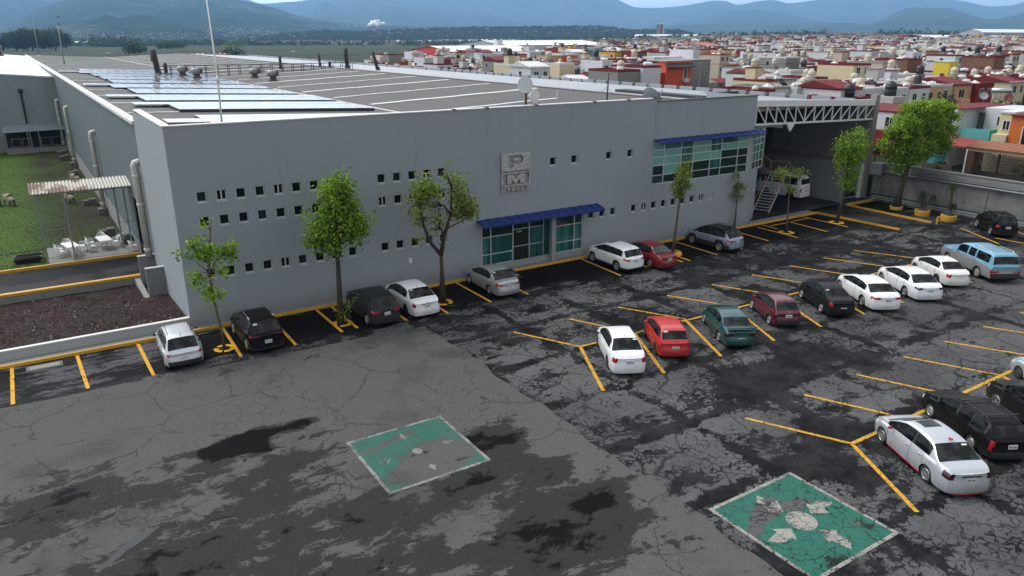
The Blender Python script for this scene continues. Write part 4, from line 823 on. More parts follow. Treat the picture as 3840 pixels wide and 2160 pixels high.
# plastic furniture
M['plastic']=plain('white plastic',(.66,.66,.65),.45,var=.06)
def chair_proto():
    t=thing('plastic_chair','white plastic armchair','chair',(0,0,0),0,'white plastic chairs on the patio')
    m=MB(); m.box((-.22,-.22,.41),(.22,.22,.44)); m.build('seat',M['plastic'],t)
    m=MB()
    N=9; vs=[];fs=[]
    for i in range(N):
        a=R(-62+124*i/(N-1)); x=.25*math.sin(a); y=-.02-.25*math.cos(a)*.95
        vs+=[(x,y,.44),(x*1.02,y-.07,.72+.12*math.cos(a)),(x*.97,y+.02,.44),(x*.97,y-.045,.72+.12*math.cos(a))]
    for i in range(N-1):
        if i%2==0 or True: fs+=[(4*i,4*i+1,4*i+5,4*i+4),(4*i+2,4*i+6,4*i+7,4*i+3),(4*i+1,4*i+3,4*i+7,4*i+5)]
    m.add(vs,fs,0,True); m.build('backrest',M['plastic'],t)
    for s in (-1,1):
        m=MB(); m.path([(s*.25,-.2,.66),(s*.27,.0,.66),(s*.27,.2,.63),(s*.25,.23,.45)],.025,6); m.build('armrest',M['plastic'],t)
        for yy in (-.22,.2): m=MB(); m.tube((s*.21,yy*.95,.42),(s*.25,yy*1.15,0),.028,.022,n=6); m.build('leg',M['plastic'],t)
    return t
def table_proto():
    t=thing('folding_table','white folding table','table',(0,0,0),0,'white tables under the canopy')
    m=MB(); m.box((-.42,-.85,.7),(.42,.85,.745)); m.build('tabletop',M['plastic'],t)
    for y in (-.6,.6):
        m=MB(); m.path([(-.3,y,.7),(-.34,y,.02),(.34,y,.02),(.3,y,.7)],.018,6); m.build('leg',M['steel'],t)
    return t
C0=chair_proto(); T0=table_proto(); used=[0,0]
def place(proto,k,x,y,rz,label):
    o=proto if used[k]==0 else copy_tree(proto); used[k]=1
    o.location=(x,y,.02); o.rotation_euler=(0,0,rz); o['label']=label; return o
place(T0,1,1.15,60.6,R(12),'white folding table on the left under the canopy'); place(T0,1,3.35,61.3,R(8),'white folding table in the middle of the patio with scratched top')
for x,y,rz,l in [(.5,60.2,-1.4,'white plastic chair at the near left side of the left table'),(.45,60.9,-1.5,'white plastic chair at the far left side of the left table'),(1.0,62.0,3.2,'white plastic chair at the far head of the left table'),(1.95,61.2,1.5,'white plastic chair on the right of the left table'),(1.35,59.2,.1,'white plastic chair at the near head of the left table'),
   (2.5,61.9,-1.6,'white plastic chair at the far left side of the right table'),(2.45,60.7,-1.2,'white plastic chair at the near left side of the right table'),(3.3,62.9,3.1,'white plastic chair at the far head of the right table'),(4.15,61.3,1.5,'white plastic chair at the near right side of the right table'),(4.45,62.1,1.3,'white plastic chair turned away on the right of the right table'),(5.05,59.3,-1.2,'white plastic chair alone beside the side door')]:
    place(C0,0,x,y,rz,l)
# covered bundle, troughs, block stacks, sheep
t=MB(); vs=[];fs=[];N=16;K=6
r_=random.Random(2)
for k in range(K+1):
    q=k/K
    for i in range(N):
        a=2*math.pi*i/N; rr=(.55-.33*q)*(1+.15*math.sin(3*a+q*3)+.08*math.sin(7*a)); vs.append((rr*math.cos(a),rr*math.sin(a)*.8,.75*q))
for k in range(K):
    for i in range(N): fs.append((k*N+i,k*N+(i+1)%N,(k+1)*N+(i+1)%N,(k+1)*N+i))
fs.append([K*N+i for i in range(N)]); t.add(vs,fs,0,True)
o=tag(t.build('tarpaulin_bundle',plain('dark green tarpaulin',(.02,.04,.032),.6,var=.4,scale=5)),'dark green tarpaulin bundle at the right end of the patio','bundle'); o.location=(5.0,61.7,.02)
def trough(x,y,rz,label):
    t=thing('feed_trough',label,'trough',(x,y,float(yard_z(np.array(x),np.array(y)))-.02),rz,'black feed troughs on the grass')
    m=MB(); L,Wd,H=.85,.24,.38
    def ring(l,w,z): return [(l*(1 if abs(math.cos(a))<0 else 1)*max(-1,min(1,1.35*math.cos(a))),w*max(-1,min(1,1.35*math.sin(a))),z) for a in [2*math.pi*i/16 for i in range(16)]]
    rings=[ring(L*.86,Wd*.7,.02),ring(L,Wd,H),ring(L*.94,Wd*.86,H),ring(L*.8,Wd*.55,.08)]; vs=sum(rings,[]); fs=[list(range(16))[::-1]]+[(k*16+i,k*16+(i+1)%16,(k+1)*16+(i+1)%16,(k+1)*16+i) for k in range(3) for i in range(16)]+[[48+i for i in range(16)]]
    m.add(vs,fs); m.build('basin',M['black'],t); m=MB(); m.path([(q[0]*1.02,q[1]*1.05,H) for q in ring(L,Wd,H)]+[(ring(L,Wd,H)[0][0]*1.02,0,H)],.03,5); m.build('rim',M['black'],t)
trough(-1.55,60.0,R(3),'black plastic feed trough on the grass, nearer to the ramp'); trough(-1.45,61.0,R(4),'black plastic feed trough on the grass, the one behind')
M['block']=plain('mossy concrete block',(.09,.085,.07),.95,var=.4,scale=4)
for i,(y,s) in enumerate([(70,1.0),(84.5,1.0),(93.5,.8),(104,.9),(119,1.0),(124,.9)]):
    t=thing('block_stack',['mossy concrete blocks stacked by the wall just behind the patio','mossy concrete blocks stacked beside the second downpipe','concrete blocks stacked behind the rusty canopy roof','mossy blocks stacked beyond the canopy near the grazing sheep','concrete blocks stacked behind the third downpipe','small heap of blocks near the annex plinth'][i],'block stack',(BX(XC,y)-1.1,y,-1.15),0,'block stacks along the wall')
    for a,b in (((-.55*s,-.4,0),(-.02,.4,.6)),((.02,-.45,0),(.6*s,.4,.72))): m=MB(); m.box(a,b); m.build('block',M['block'],t)
n=NT('sheep wool'); f=n.noise(n.obj(),9,5,.7); n.bump(f,1,.06); M['wool']=n.fin(n.mix(f,(.16,.135,.095),(.40,.36,.28)),.95,0,.1); M['sheep_skin']=plain('dark sheep face',(.05,.042,.036),.9)
def blobmesh(name,verts,edges,radii,mat,parent,sub=2,root=0):
    me=bpy.data.meshes.new(name); me.from_pydata(verts,edges,[]); o=bpy.data.objects.new(name,me); COL.objects.link(o)
    o.modifiers.new('skin','SKIN'); sb=o.modifiers.new('sub','SUBSURF'); sb.levels=sub; sb.render_levels=sub
    for v,r in zip(me.skin_vertices[0].data,radii): v.radius=(r,r) if not isinstance(r,tuple) else r
    me.skin_vertices[0].data[root].use_root=True
    dg=bpy.context.evaluated_depsgraph_get(); m2=bpy.data.meshes.new_from_object(o.evaluated_get(dg)); bpy.data.objects.remove(o); bpy.data.meshes.remove(me)
    m2.name=name; m2.materials.clear(); m2.materials.append(mat)
    for p in m2.polygons: p.use_smooth=True
    q=bpy.data.objects.new(name,m2); COL.objects.link(q); q.parent=parent
    return q
def sheep(x,y,rz,label,s=1.0):
    t=thing('sheep',label,'sheep',(x,y,float(yard_z(np.array(x),np.array(y)))),rz,'sheep grazing in the yard'); t.scale=(s,s,s)
    # one continuous body: trunk, lowered neck and head, four jointed legs
    V=[(-.45,0,.66),(-.1,0,.68),(.32,0,.66),(.56,0,.55),(.72,0,.3),(.86,0,.12),
       (-.42,.14,.5),(-.36,.15,.36),(-.48,.15,.22),(-.44,.15,.02),(-.42,-.14,.5),(-.36,-.15,.36),(-.48,-.15,.22),(-.44,-.15,.02),
       (.34,.13,.48),(.37,.13,.24),(.36,.13,.02),(.34,-.13,.48),(.37,-.13,.24),(.36,-.13,.02),(-.62,0,.62),(-.66,0,.45)]
    E=[(0,1),(1,2),(2,3),(3,4),(4,5),(0,6),(6,7),(7,8),(8,9),(0,10),(10,11),(11,12),(12,13),(2,14),(14,15),(15,16),(2,17),(17,18),(18,19),(0,20),(20,21)]
    Rr=[.25,.27,.23,.15,.1,.06,.12,.08,.04,.035,.12,.08,.04,.035,.09,.045,.035,.09,.045,.035,.08,.04]
    b=blobmesh('body',V,E,Rr,M['wool'],t,2,1); b.data.materials.append(M['sheep_skin'])
    for p in b.data.polygons:
        c=p.center
        if c.z<.34 or c.x>.68: p.material_index=1
    for s_ in (-1,1):
        m=MB(); m.path([(.68,s_*.07,.4),(.66,s_*.16,.38),(.65,s_*.2,.34)],[.02,.035,.012],6); m.build('ear',M['sheep_skin'],t)
sheep(2.35,86.5,R(-70),'woolly grey sheep grazing alone behind the canopy posts',1.25); sheep(-2.75,88.3,R(-65),'woolly sheep grazing at the left edge, the right one of the pair',1.25); sheep(-3.75,89.0,R(-80),'woolly sheep grazing at the left edge, cut by the frame',1.25); sheep(3.6,98.5,R(-60),'sheep grazing close to the side wall, half hidden by the canopy roof',1.2)
# black metal ramp over the kerb, inspection cover, wheel stop, wall services
t=thing('kerb_ramp','black kerb ramp with a blue and red painted panel in front of the entrance','ramp',(24.7,39.4,0)); m=MB(); m.prism([(-.75,.02),(.62,.2),(.8,.2),(.8,.0)],-.85,.9,0,'x'); m.build('deck',M['black'],t)
m=MB(); 
for a,b,k in ((.0,.55,0),(-.0,.62,1)): pass
m.add([(.0,-.1,.125+.003),(.75,-.1,.125+.003),(.75,.32,.183),(.0,.32,.183)],[(0,1,2,3)],0); m.build('blue_panel',plain('blue paint',(.03,.09,.32),.5,var=.4,scale=6),t); m=MB(); m.add([(.12,-.45,.08),(.8,-.45,.08),(.8,-.2,.113),(.12,-.2,.113)],[(0,1,2,3)]); m.build('red_white_panel',plain('red and white paint',(.33,.16,.16),.5,var=.8,scale=9),t)
t=thing('inspection_cover','pale concrete inspection cover in the kerbside asphalt','cover',(-1.25,39.35,.004)); m=MB(); m.box((-.75,-.32,0),(.75,.32,.03)); m.build('frame',M['concrete'],t); m=MB(); m.box((-.62,-.2,.03),(.62,.2,.04)); m.build('lid',plain('pale lid',(.2,.2,.17),.8),t)
t=thing('inspection_cover','grey concrete inspection cover beside the white sedan at the facade','cover',(18.45,38.9,.004)); m=MB(); m.box((-.5,-.4,0),(.5,.4,.03)); m.build('frame',M['concrete'],t); m=MB(); m.box((-.4,-.3,.03),(.4,.3,.04)); m.build('lid',M['concrete'],t)
t=thing('yellow_stop','small yellow F-shaped steel stop at the end of the driveway kerb','bollard',(62.75,32.2,0)); m=MB(); m.box((-.06,-.06,0),(.06,.06,.62)); m.box((.06,-.05,.5),(.35,.05,.62)); m.box((.06,-.05,.2),(.32,.05,.3)); m.build('post',M['yellow_k'],t)
pw_=thing('property_wall','long grey block wall along the right edge of the car park','wall',(XW,0,0))
n=NT('grey block wall'); p=n.pos(); sx,sy_,sz=n.sep(p); br=n.n('ShaderNodeTexBrick'); cmb=n.n('ShaderNodeCombineXYZ'); n.put(cmb.inputs[0],sy_); n.put(cmb.inputs[1],sz); n.put(br.inputs[0],cmb.outputs[0]); br.inputs['Scale'].default_value=1; br.inputs['Brick Width'].default_value=.8; br.inputs['Row Height'].default_value=.4; br.inputs['Mortar Size'].default_value=.012
br.inputs['Color1'].default_value=(.175,.172,.165,1); br.inputs['Color2'].default_value=(.215,.212,.205,1); br.inputs['Mortar'].default_value=(.14,.14,.135,1)
c=n.mix(n.smooth(n.noise(n.scale(p,(1,.5,.25)),1.3,6,.65),.45,.75),br.outputs[0],(.09,.088,.082)); M['blockwall']=n.fin(c,.9,0,.25)
m=MB(); m.box((.0,-12,-.1),(.2,41.3,2.95)); m.build('block_work',M['blockwall'],pw_); m=MB(); m.box((-.12,-12,2.95),(.35,41.3,3.02)); m.box((.05,-12,3.02),(.22,41.3,3.55)); m.box((-.02,-12,3.55),(.3,41.3,3.64)); m.build('coping',M['raw'],pw_)
m=MB(); 
for y in np.arange(-9,41,4.0): m.box((-.07,y-.15,-.1),(-.005,y+.15,2.9))
m.build('pilaster',M['blockwall'],pw_)
t=thing('pipe_run','bundle of grey conduits running along the top of the property wall','pipes',(XW,0,0))
for k,(dz,r) in enumerate(((2.78,.09),(2.98,.035),(3.1,.03),(3.22,.03),(3.34,.03))): m=MB(); m.tube((-.22+.03*k,-12,dz),(-.22+.03*k,40.8,dz),r,n=8); m.build('conduit',M['steel'],t)
t=thing('guard_rail','low pale guard rail along the foot of the property wall','guard rail',(XW,0,0)); 
m=MB(); m.box((-.42,-12,.22),(-.36,40.8,.34)); m.box((-.42,-12,.42),(-.36,40.8,.54)); m.build('beam',plain('pale blue-grey steel',(.32,.36,.37),.5,.3),t); m=MB(); m.tube((-.2,-12,.62),(-.2,41.3,.62),.05); 
for y in np.arange(-10,41,2.5): m.box((-.36,y-.05,0),(-.26,y+.05,.58))
m.build('green_pipe',plain('dark green pipe',(.015,.075,.05),.5),t)
t=thing('meter_cabinet','grey steel cabinet hung at the left end of the property wall','cabinet',(XW-.1,40.9,2.45)); m=MB(); m.box((-.35,-.6,0),(0,.55,1.1)); m.build('box',plain('grey cabinet',(.25,.27,.28),.5),t); m=MB(); m.box((-.37,-.5,.08),(-.355,.45,1.02)); m.build('door',plain('grey cabinet door',(.27,.29,.30),.5),t)
# ================================================================== TREES
def leaf_mat(name,a,b,c):
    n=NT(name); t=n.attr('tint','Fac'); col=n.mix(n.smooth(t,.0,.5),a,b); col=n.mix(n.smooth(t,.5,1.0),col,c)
    n.fin(col,.55,0,.3); tr=n.n('ShaderNodeBsdfTranslucent'); n.put(tr.inputs[0],n.mix(1.0,col,(1.1,1.25,.5),'MULTIPLY')); ms=n.n('ShaderNodeMixShader'); ms.inputs[0].default_value=.45
    o=n.t.nodes['Material Output']; n.t.links.new(n.b.outputs[0],ms.inputs[1]); n.t.links.new(tr.outputs[0],ms.inputs[2]); n.t.links.new(ms.outputs[0],o.inputs[0]); return n.mat
M['leaf']=leaf_mat('bright tree leaves',(.065,.115,.016),(.20,.31,.032),(.42,.52,.075)); M['leaf_d']=leaf_mat('olive tree leaves',(.07,.10,.02),(.19,.25,.04),(.34,.40,.065)); M['leaf_x']=leaf_mat('dark far leaves',(.012,.022,.008),(.026,.045,.014),(.05,.075,.022))
n=NT('grey bark'); f=n.noise(n.scale(n.pos(),(6,6,1.2)),2,5,.7); n.bump(f,.6,.03); M['bark']=n.fin(n.mix(f,(.022,.018,.014),(.085,.070,.055)),.9,0,.2)
n=NT('pale bark'); f=n.noise(n.scale(n.pos(),(6,6,1.2)),2,5,.7); M['bark_l']=n.fin(n.mix(f,(.06,.05,.04),(.15,.125,.10)),.9,0,.2)
def leaves_mesh(name,C,size,mat,parent,rs,tone=None,jit=.25,per=14,loc=None):
    """C: cluster centres (n,3). Each cluster is a spray of small pointed leaf faces."""
    n_=len(C)*per; cen=np.repeat(C,per,0)+rs.normal(0,jit,(n_,3))*np.array([1,1,.8])
    a=rs.normal(0,1,(n_,3)); a[:,2]-=.25; a/=np.linalg.norm(a,axis=1)[:,None]; b=np.cross(a,rs.normal(0,1,(n_,3))); b/=np.linalg.norm(b,axis=1)[:,None]
    s=size*rs.uniform(.6,1.25,n_)[:,None]
    V=np.stack([cen-a*s,cen+b*s*.55,cen+a*s,cen-b*s*.55],1).reshape(-1,3)
    me=bpy.data.meshes.new(name); me.vertices.add(n_*4); me.vertices.foreach_set('co',V.ravel()); me.loops.add(n_*4); me.loops.foreach_set('vertex_index',np.arange(n_*4))
    me.polygons.add(n_); me.polygons.foreach_set('loop_start',np.arange(n_)*4); me.polygons.foreach_set('loop_total',np.full(n_,4)); me.update(); me.validate()
    tn=np.repeat(rs.uniform(.1,.75,len(C)) if tone is None else tone,per)+rs.normal(0,.16,n_)
    at=me.attributes.new('tint','FLOAT','FACE'); at.data.foreach_set('value',np.clip(tn,0,1).astype(np.float32))
    me.materials.append(mat); o=bpy.data.objects.new(name,me); COL.objects.link(o); o.parent=parent
    if loc: o.location=loc
    return o
def tree(name,label,base,trunk,rad,lobes,dens,leaf,mat,seed,bark=None,cat='tree',group=None,per=14,forks=(),jit=.24,z=0.0,surface=.45):
    rs=np.random.RandomState(seed); t=thing(name,label,cat,(base[0],base[1],z),0,group)
    bark=bark or M['bark']; m=MB(); k=len(trunk); m.path(trunk,[rad*(1-.55*i/(k-1)) if i else rad*1.25 for i in range(k)],9)
    m.build('trunk',bark,t)
    top=np.array(trunk[-1]); C=[];tone=[]
    lm=MB()
    for pts,r in forks: lm.path(pts,[r*(1-.6*i/(len(pts)-1)) for i in range(len(pts))],7)
    skel=[np.array(p) for p in trunk[1:]]+[np.array(p) for f in forks for p in f[0][1:]]
    for (lx,ly,lz,rx,ry,rz_) in lobes:
        c=np.array([lx,ly,lz]); vol=rx*ry*rz_*4.19; nn=max(4,int(vol*dens))
        d=rs.normal(0,1,(nn,3)); d/=np.linalg.norm(d,axis=1)[:,None]; q=rs.uniform(0,1,nn)**surface; P=c+d*q[:,None]*np.array([rx,ry,rz_])
        keep=np.array([mnoise.noise(Vector((p[0]*.9+seed,p[1]*.9,p[2]*.9)))>-.06 for p in P]); P=P[keep]
        if not len(P): continue
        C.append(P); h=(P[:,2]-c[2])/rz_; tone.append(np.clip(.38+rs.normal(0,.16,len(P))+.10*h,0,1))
        # limb to the lobe and twigs into it
        s=min(skel,key=lambda q:np.linalg.norm((q-c)*np.array([1,1,1.0]))+max(0,q[2]-c[2])*1.5); mid=(s+c)/2+np.array([0,0,.15]); lm.path([s,mid,c],[rad*.38,rad*.25,rad*.12],6)
        for p in P[::max(1,len(P)//7)]: lm.path([c*.7+s*.3,(c+p)/2+rs.normal(0,.05,3),p],[rad*.14,rad*.09,rad*.04],4)
    lm.build('limbs',bark,t)
    leaves_mesh('crown',np.concatenate(C),leaf,mat,t,rs,np.concatenate(tone),jit,per); return t
L6=lambda x,z,rx,rz,y=0,ry=None:(x,y,z,rx,ry or rx*.9,rz)
gr='young trees planted along the facade'
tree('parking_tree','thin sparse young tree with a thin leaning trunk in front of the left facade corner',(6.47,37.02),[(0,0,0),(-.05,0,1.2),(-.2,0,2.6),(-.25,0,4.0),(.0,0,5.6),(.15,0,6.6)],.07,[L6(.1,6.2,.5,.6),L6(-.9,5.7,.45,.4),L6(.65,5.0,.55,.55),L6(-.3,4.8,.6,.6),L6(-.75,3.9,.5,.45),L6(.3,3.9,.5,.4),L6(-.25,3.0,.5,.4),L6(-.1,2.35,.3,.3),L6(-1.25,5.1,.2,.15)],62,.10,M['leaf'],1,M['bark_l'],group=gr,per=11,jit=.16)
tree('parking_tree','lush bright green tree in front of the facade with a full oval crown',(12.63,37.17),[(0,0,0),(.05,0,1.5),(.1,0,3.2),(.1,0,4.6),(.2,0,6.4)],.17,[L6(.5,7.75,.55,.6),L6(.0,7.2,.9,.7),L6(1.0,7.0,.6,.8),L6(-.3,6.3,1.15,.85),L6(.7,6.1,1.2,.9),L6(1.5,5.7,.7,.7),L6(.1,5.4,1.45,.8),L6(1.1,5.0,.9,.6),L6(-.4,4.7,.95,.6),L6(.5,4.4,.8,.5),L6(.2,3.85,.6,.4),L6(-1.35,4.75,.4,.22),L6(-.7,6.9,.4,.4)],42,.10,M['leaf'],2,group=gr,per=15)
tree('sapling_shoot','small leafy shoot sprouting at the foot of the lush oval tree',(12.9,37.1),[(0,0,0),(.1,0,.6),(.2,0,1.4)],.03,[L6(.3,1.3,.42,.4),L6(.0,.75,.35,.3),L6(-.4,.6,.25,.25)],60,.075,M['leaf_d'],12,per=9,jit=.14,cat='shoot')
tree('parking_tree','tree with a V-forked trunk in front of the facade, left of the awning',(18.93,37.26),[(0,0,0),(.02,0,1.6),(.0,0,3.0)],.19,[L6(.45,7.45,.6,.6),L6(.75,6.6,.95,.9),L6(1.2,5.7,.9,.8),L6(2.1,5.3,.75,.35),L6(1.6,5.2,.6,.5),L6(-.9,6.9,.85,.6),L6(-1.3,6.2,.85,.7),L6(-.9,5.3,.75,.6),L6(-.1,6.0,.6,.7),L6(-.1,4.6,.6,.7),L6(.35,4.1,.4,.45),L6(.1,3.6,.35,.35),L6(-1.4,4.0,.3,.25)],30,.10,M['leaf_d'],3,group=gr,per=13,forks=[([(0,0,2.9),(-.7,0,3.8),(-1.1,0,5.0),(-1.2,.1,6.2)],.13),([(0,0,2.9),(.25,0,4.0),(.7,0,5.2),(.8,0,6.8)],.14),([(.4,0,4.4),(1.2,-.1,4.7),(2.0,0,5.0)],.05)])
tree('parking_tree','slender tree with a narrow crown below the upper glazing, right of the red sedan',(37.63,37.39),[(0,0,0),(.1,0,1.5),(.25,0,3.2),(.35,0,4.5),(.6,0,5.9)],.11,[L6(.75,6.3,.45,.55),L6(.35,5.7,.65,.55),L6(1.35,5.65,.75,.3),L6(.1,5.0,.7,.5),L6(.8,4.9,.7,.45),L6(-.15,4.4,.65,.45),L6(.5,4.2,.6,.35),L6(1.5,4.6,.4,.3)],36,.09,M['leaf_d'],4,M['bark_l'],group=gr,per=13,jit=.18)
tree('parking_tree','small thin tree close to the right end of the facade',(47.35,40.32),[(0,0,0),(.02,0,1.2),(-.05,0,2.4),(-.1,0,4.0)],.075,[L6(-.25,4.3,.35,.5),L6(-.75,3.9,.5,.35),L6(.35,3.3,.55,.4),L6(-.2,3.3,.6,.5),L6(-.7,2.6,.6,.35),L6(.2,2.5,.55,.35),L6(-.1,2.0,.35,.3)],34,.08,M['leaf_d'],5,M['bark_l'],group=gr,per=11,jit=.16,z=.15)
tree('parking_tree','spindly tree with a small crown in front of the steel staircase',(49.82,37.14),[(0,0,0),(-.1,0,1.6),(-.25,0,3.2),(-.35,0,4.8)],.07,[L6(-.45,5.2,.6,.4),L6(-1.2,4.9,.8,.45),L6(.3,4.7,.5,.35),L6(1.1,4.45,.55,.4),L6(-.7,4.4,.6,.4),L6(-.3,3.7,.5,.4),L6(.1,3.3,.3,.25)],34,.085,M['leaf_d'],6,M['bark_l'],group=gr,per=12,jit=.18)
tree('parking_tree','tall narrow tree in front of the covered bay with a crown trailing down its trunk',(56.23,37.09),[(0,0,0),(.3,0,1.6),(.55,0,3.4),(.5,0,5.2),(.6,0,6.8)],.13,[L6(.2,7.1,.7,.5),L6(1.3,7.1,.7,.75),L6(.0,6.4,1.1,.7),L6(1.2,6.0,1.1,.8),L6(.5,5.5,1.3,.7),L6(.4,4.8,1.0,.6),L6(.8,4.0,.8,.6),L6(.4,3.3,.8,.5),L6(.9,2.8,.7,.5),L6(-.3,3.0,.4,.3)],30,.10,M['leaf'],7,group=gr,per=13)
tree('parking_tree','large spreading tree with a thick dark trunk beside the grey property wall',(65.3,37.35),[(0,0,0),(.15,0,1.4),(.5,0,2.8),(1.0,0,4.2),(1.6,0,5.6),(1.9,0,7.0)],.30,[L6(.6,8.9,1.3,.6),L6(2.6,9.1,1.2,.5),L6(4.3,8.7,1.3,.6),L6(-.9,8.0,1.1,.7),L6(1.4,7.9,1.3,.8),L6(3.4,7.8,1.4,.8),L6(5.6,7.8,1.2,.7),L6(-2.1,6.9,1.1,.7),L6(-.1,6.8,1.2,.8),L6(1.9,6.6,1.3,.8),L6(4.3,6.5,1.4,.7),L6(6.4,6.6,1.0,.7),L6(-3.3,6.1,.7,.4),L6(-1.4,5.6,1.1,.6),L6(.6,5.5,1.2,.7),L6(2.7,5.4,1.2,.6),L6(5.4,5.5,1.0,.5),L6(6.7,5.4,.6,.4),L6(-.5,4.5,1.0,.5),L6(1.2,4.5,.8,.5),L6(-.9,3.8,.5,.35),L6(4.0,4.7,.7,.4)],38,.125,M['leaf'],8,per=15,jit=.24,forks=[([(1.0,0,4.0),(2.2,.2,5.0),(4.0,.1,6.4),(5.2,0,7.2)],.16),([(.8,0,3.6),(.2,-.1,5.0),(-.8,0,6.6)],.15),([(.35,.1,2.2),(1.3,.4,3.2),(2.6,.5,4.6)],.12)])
# painted rings round the trunks, raised planters
def ring(x,y,r0,r1,gaps,label):
    m=MB(); N=48
    for i in range(N):
        a0,a1=2*math.pi*i/N,2*math.pi*(i+1)/N; dg=math.degrees(a0)
        if any(g0<=dg<g1 for g0,g1 in gaps): continue
        m.add([(x+r*math.cos(a),y+r*math.sin(a),.018) for r,a in ((r0,a0),(r1,a0),(r1,a1),(r0,a1))],[(0,1,2,3)])
    st(m.build(label,M['yellow_e']))
    m=MB(); m.add([(x+r0*.9*math.cos(2*math.pi*i/24),y+r0*.9*math.sin(2*math.pi*i/24),.014) for i in range(24)],[list(range(24))]); st(m.build('tree_pit',M['gravel']))
ring(6.47,37.0,.28,.52,[(120,150),(235,255)],'painted_tree_ring'); ring(12.7,37.12,.3,.55,[(200,225)],'painted_tree_ring'); ring(18.95,37.2,.32,.58,[(150,175),(265,290)],'painted_tree_ring'); ring(49.82,37.14,.3,.62,[(40,60)],'painted_tree_ring'); ring(56.2,37.08,.3,.62,[],'painted_tree_ring')
t=thing('round_planter','low domed yellow ring around the slender tree by the red sedan','planter',(37.63,37.3,0)); m=MB(); m.lathe((0,0,0),[(.6,0),(.58,.18),(.42,.28),(.3,.26),(.28,.0)],24); m.build('rim',M['yellow_k'],t)
def planter(x,y,r,h,label):
    t=thing('round_planter',label,'planter',(x,y,0),0,'round yellow planters by the property wall'); m=MB(); m.lathe((0,0,0),[(r*.97,0),(r,h*.9),(r*.98,h),(r*.86,h),(r*.84,h*.6)],28); m.build('rim',M['yellow_k'],t)
    m=MB(); m.lathe((0,0,0),[(r*.85,h*.75),(r*.4,h*.9),(0,h*.95)],20); m.build('soil',M['gravel'],t)
planter(65.3,37.35,.56,.28,'low yellow ring planter around the large spreading tree'); planter(64.95,34.75,.62,.5,'round yellow planter holding the two-stemmed ponytail palm'); planter(64.85,32.4,.62,.5,'round yellow planter holding the tall single ponytail palm')
M['frond']=leaf_mat('ponytail palm leaves',(.018,.035,.012),(.05,.085,.025),(.10,.14,.04))
def palm(x,y,label,stems,seed):
    rs=random.Random(seed); t=thing('ponytail_palm',label,'palm',(x,y,.4),0,'ponytail palms in yellow planters')
    m=MB(); m.lathe((0,0,0),[(.42,0),(.36,.12),(.2,.35),(.12,.55)],14)
    for (tx_,ty_,h,r) in stems: m.path([(0,0,.1),(tx_*.35,ty_*.35,h*.45),(tx_,ty_,h)],[r*1.7,r*1.05,r*.7],9)
    m.build('trunk',M['bark'],t); f=MB(); tint=[]
    for (tx_,ty_,h,r) in stems:
        for i in range(170):
            a=rs.uniform(0,6.28); L=rs.uniform(.5,1.0)*(h*.25+.5)*.95; up=rs.uniform(.0,.85); dx,dy=math.cos(a),math.sin(a); pts=[]
            for k in range(6):
                s=k/5; rr=L*.62*(s**.75)*(1-.35*up); zz=L*(up*1.25*s-1.45*s*s*(.35+.65*(1-up*.55)))
                pts.append((tx_+dx*rr,ty_+dy*rr,h+zz+.03))
            w=.016
            vs=[]
            for k,p in enumerate(pts): ww=w*(1-k/5*.8); vs+= [(p[0]-dy*ww,p[1]+dx*ww,p[2]),(p[0]+dy*ww,p[1]-dx*ww,p[2])]
            f.add(vs,[(2*k,2*k+1,2*k+3,2*k+2) for k in range(5)]); tint+=[max(0,min(1,rs.gauss(.4,.2)))]*5
    o=f.build('crown',M['frond'],t); at=o.data.attributes.new('tint','FLOAT','FACE'); at.data.foreach_set('value',tint)
palm(64.95,34.75,'two-stemmed ponytail palm with drooping leaves in a yellow planter',[(-.25,.1,1.55,.10),(.75,-.35,1.2,.08)],1); palm(64.85,32.4,'tall single ponytail palm in the yellow planter nearest the black car',[(.2,.25,2.55,.10),(.35,-.1,.85,.05)],2)
# ================================================================== VEHICLES
def carpaint(name,col,metal=.0,rough=.28,dirt=.1):
    n=NT(name); p=n.obj(); f=n.noise(p,1.3,6,.65); z=n.sep(p)[2]
    c=n.mix(f,tuple(x*.94 for x in col),tuple(min(1,x*1.04) for x in col))
    d=n.math('MULTIPLY',n.smooth(n.noise(p,3,5,.7),.4,.75),n.smooth(z,.75,.2)); c=n.mix(n.math('MULTIPLY',d,dirt*4),c,(.10,.095,.085))
    return n.fin(c,n.math('ADD',n.math('MULTIPLY',f,.12),rough),metal,(.5 if max(col)>.05 else .12),**{'Coat Weight':(.6 if max(col)>.05 else .04),'Coat Roughness':.06})
n=NT('car glass'); M['cglass']=n.fin(n.mix(n.smooth(n.noise(n.scale(n.obj(),(1,1.6,2.2)),1.6,3,.5),.42,.66),(.002,.003,.004),(.022,.027,.028)),.07,0,.30)  # paler blotches in the base colour imitate soft reflections
n=NT('car glass greenish'); M['cglass2']=n.fin((.02,.035,.033),.06,0,.7)
M['tyre']=plain('tyre rubber',(.009,.009,.009),.85,var=.2); M['rim']=plain('alloy rim',(.42,.43,.44),.35,.7,var=.1); M['rim_s']=plain('plain dark steel wheel',(.05,.05,.05),.6,.4); M['trimb']=plain('black car trim',(.018,.018,.019),.55); M['under']=plain('underbody',(.006,.006,.006),.9)
n=NT('red lamp lens'); M['tail']=n.fin(n.mix(n.noise(n.obj(),6,2),(.22,.008,.012),(.38,.02,.025)),.15,0,.6)
n=NT('smoked lamp lens'); M['tail_d']=n.fin((.035,.006,.009),.12,0,.6)
M['lamp_w']=plain('clear lamp lens',(.55,.56,.57),.15,.1); M['chrome']=plain('chrome',(.6,.6,.61),.15,.9,var=.03); M['plate']=plain('white number plate',(.58,.59,.58),.5,var=.05); M['ink']=plain('dark plate lettering',(.03,.04,.05),.6); M['sticker']=plain('pale sticker',(.55,.6,.56),.5,var=.2)
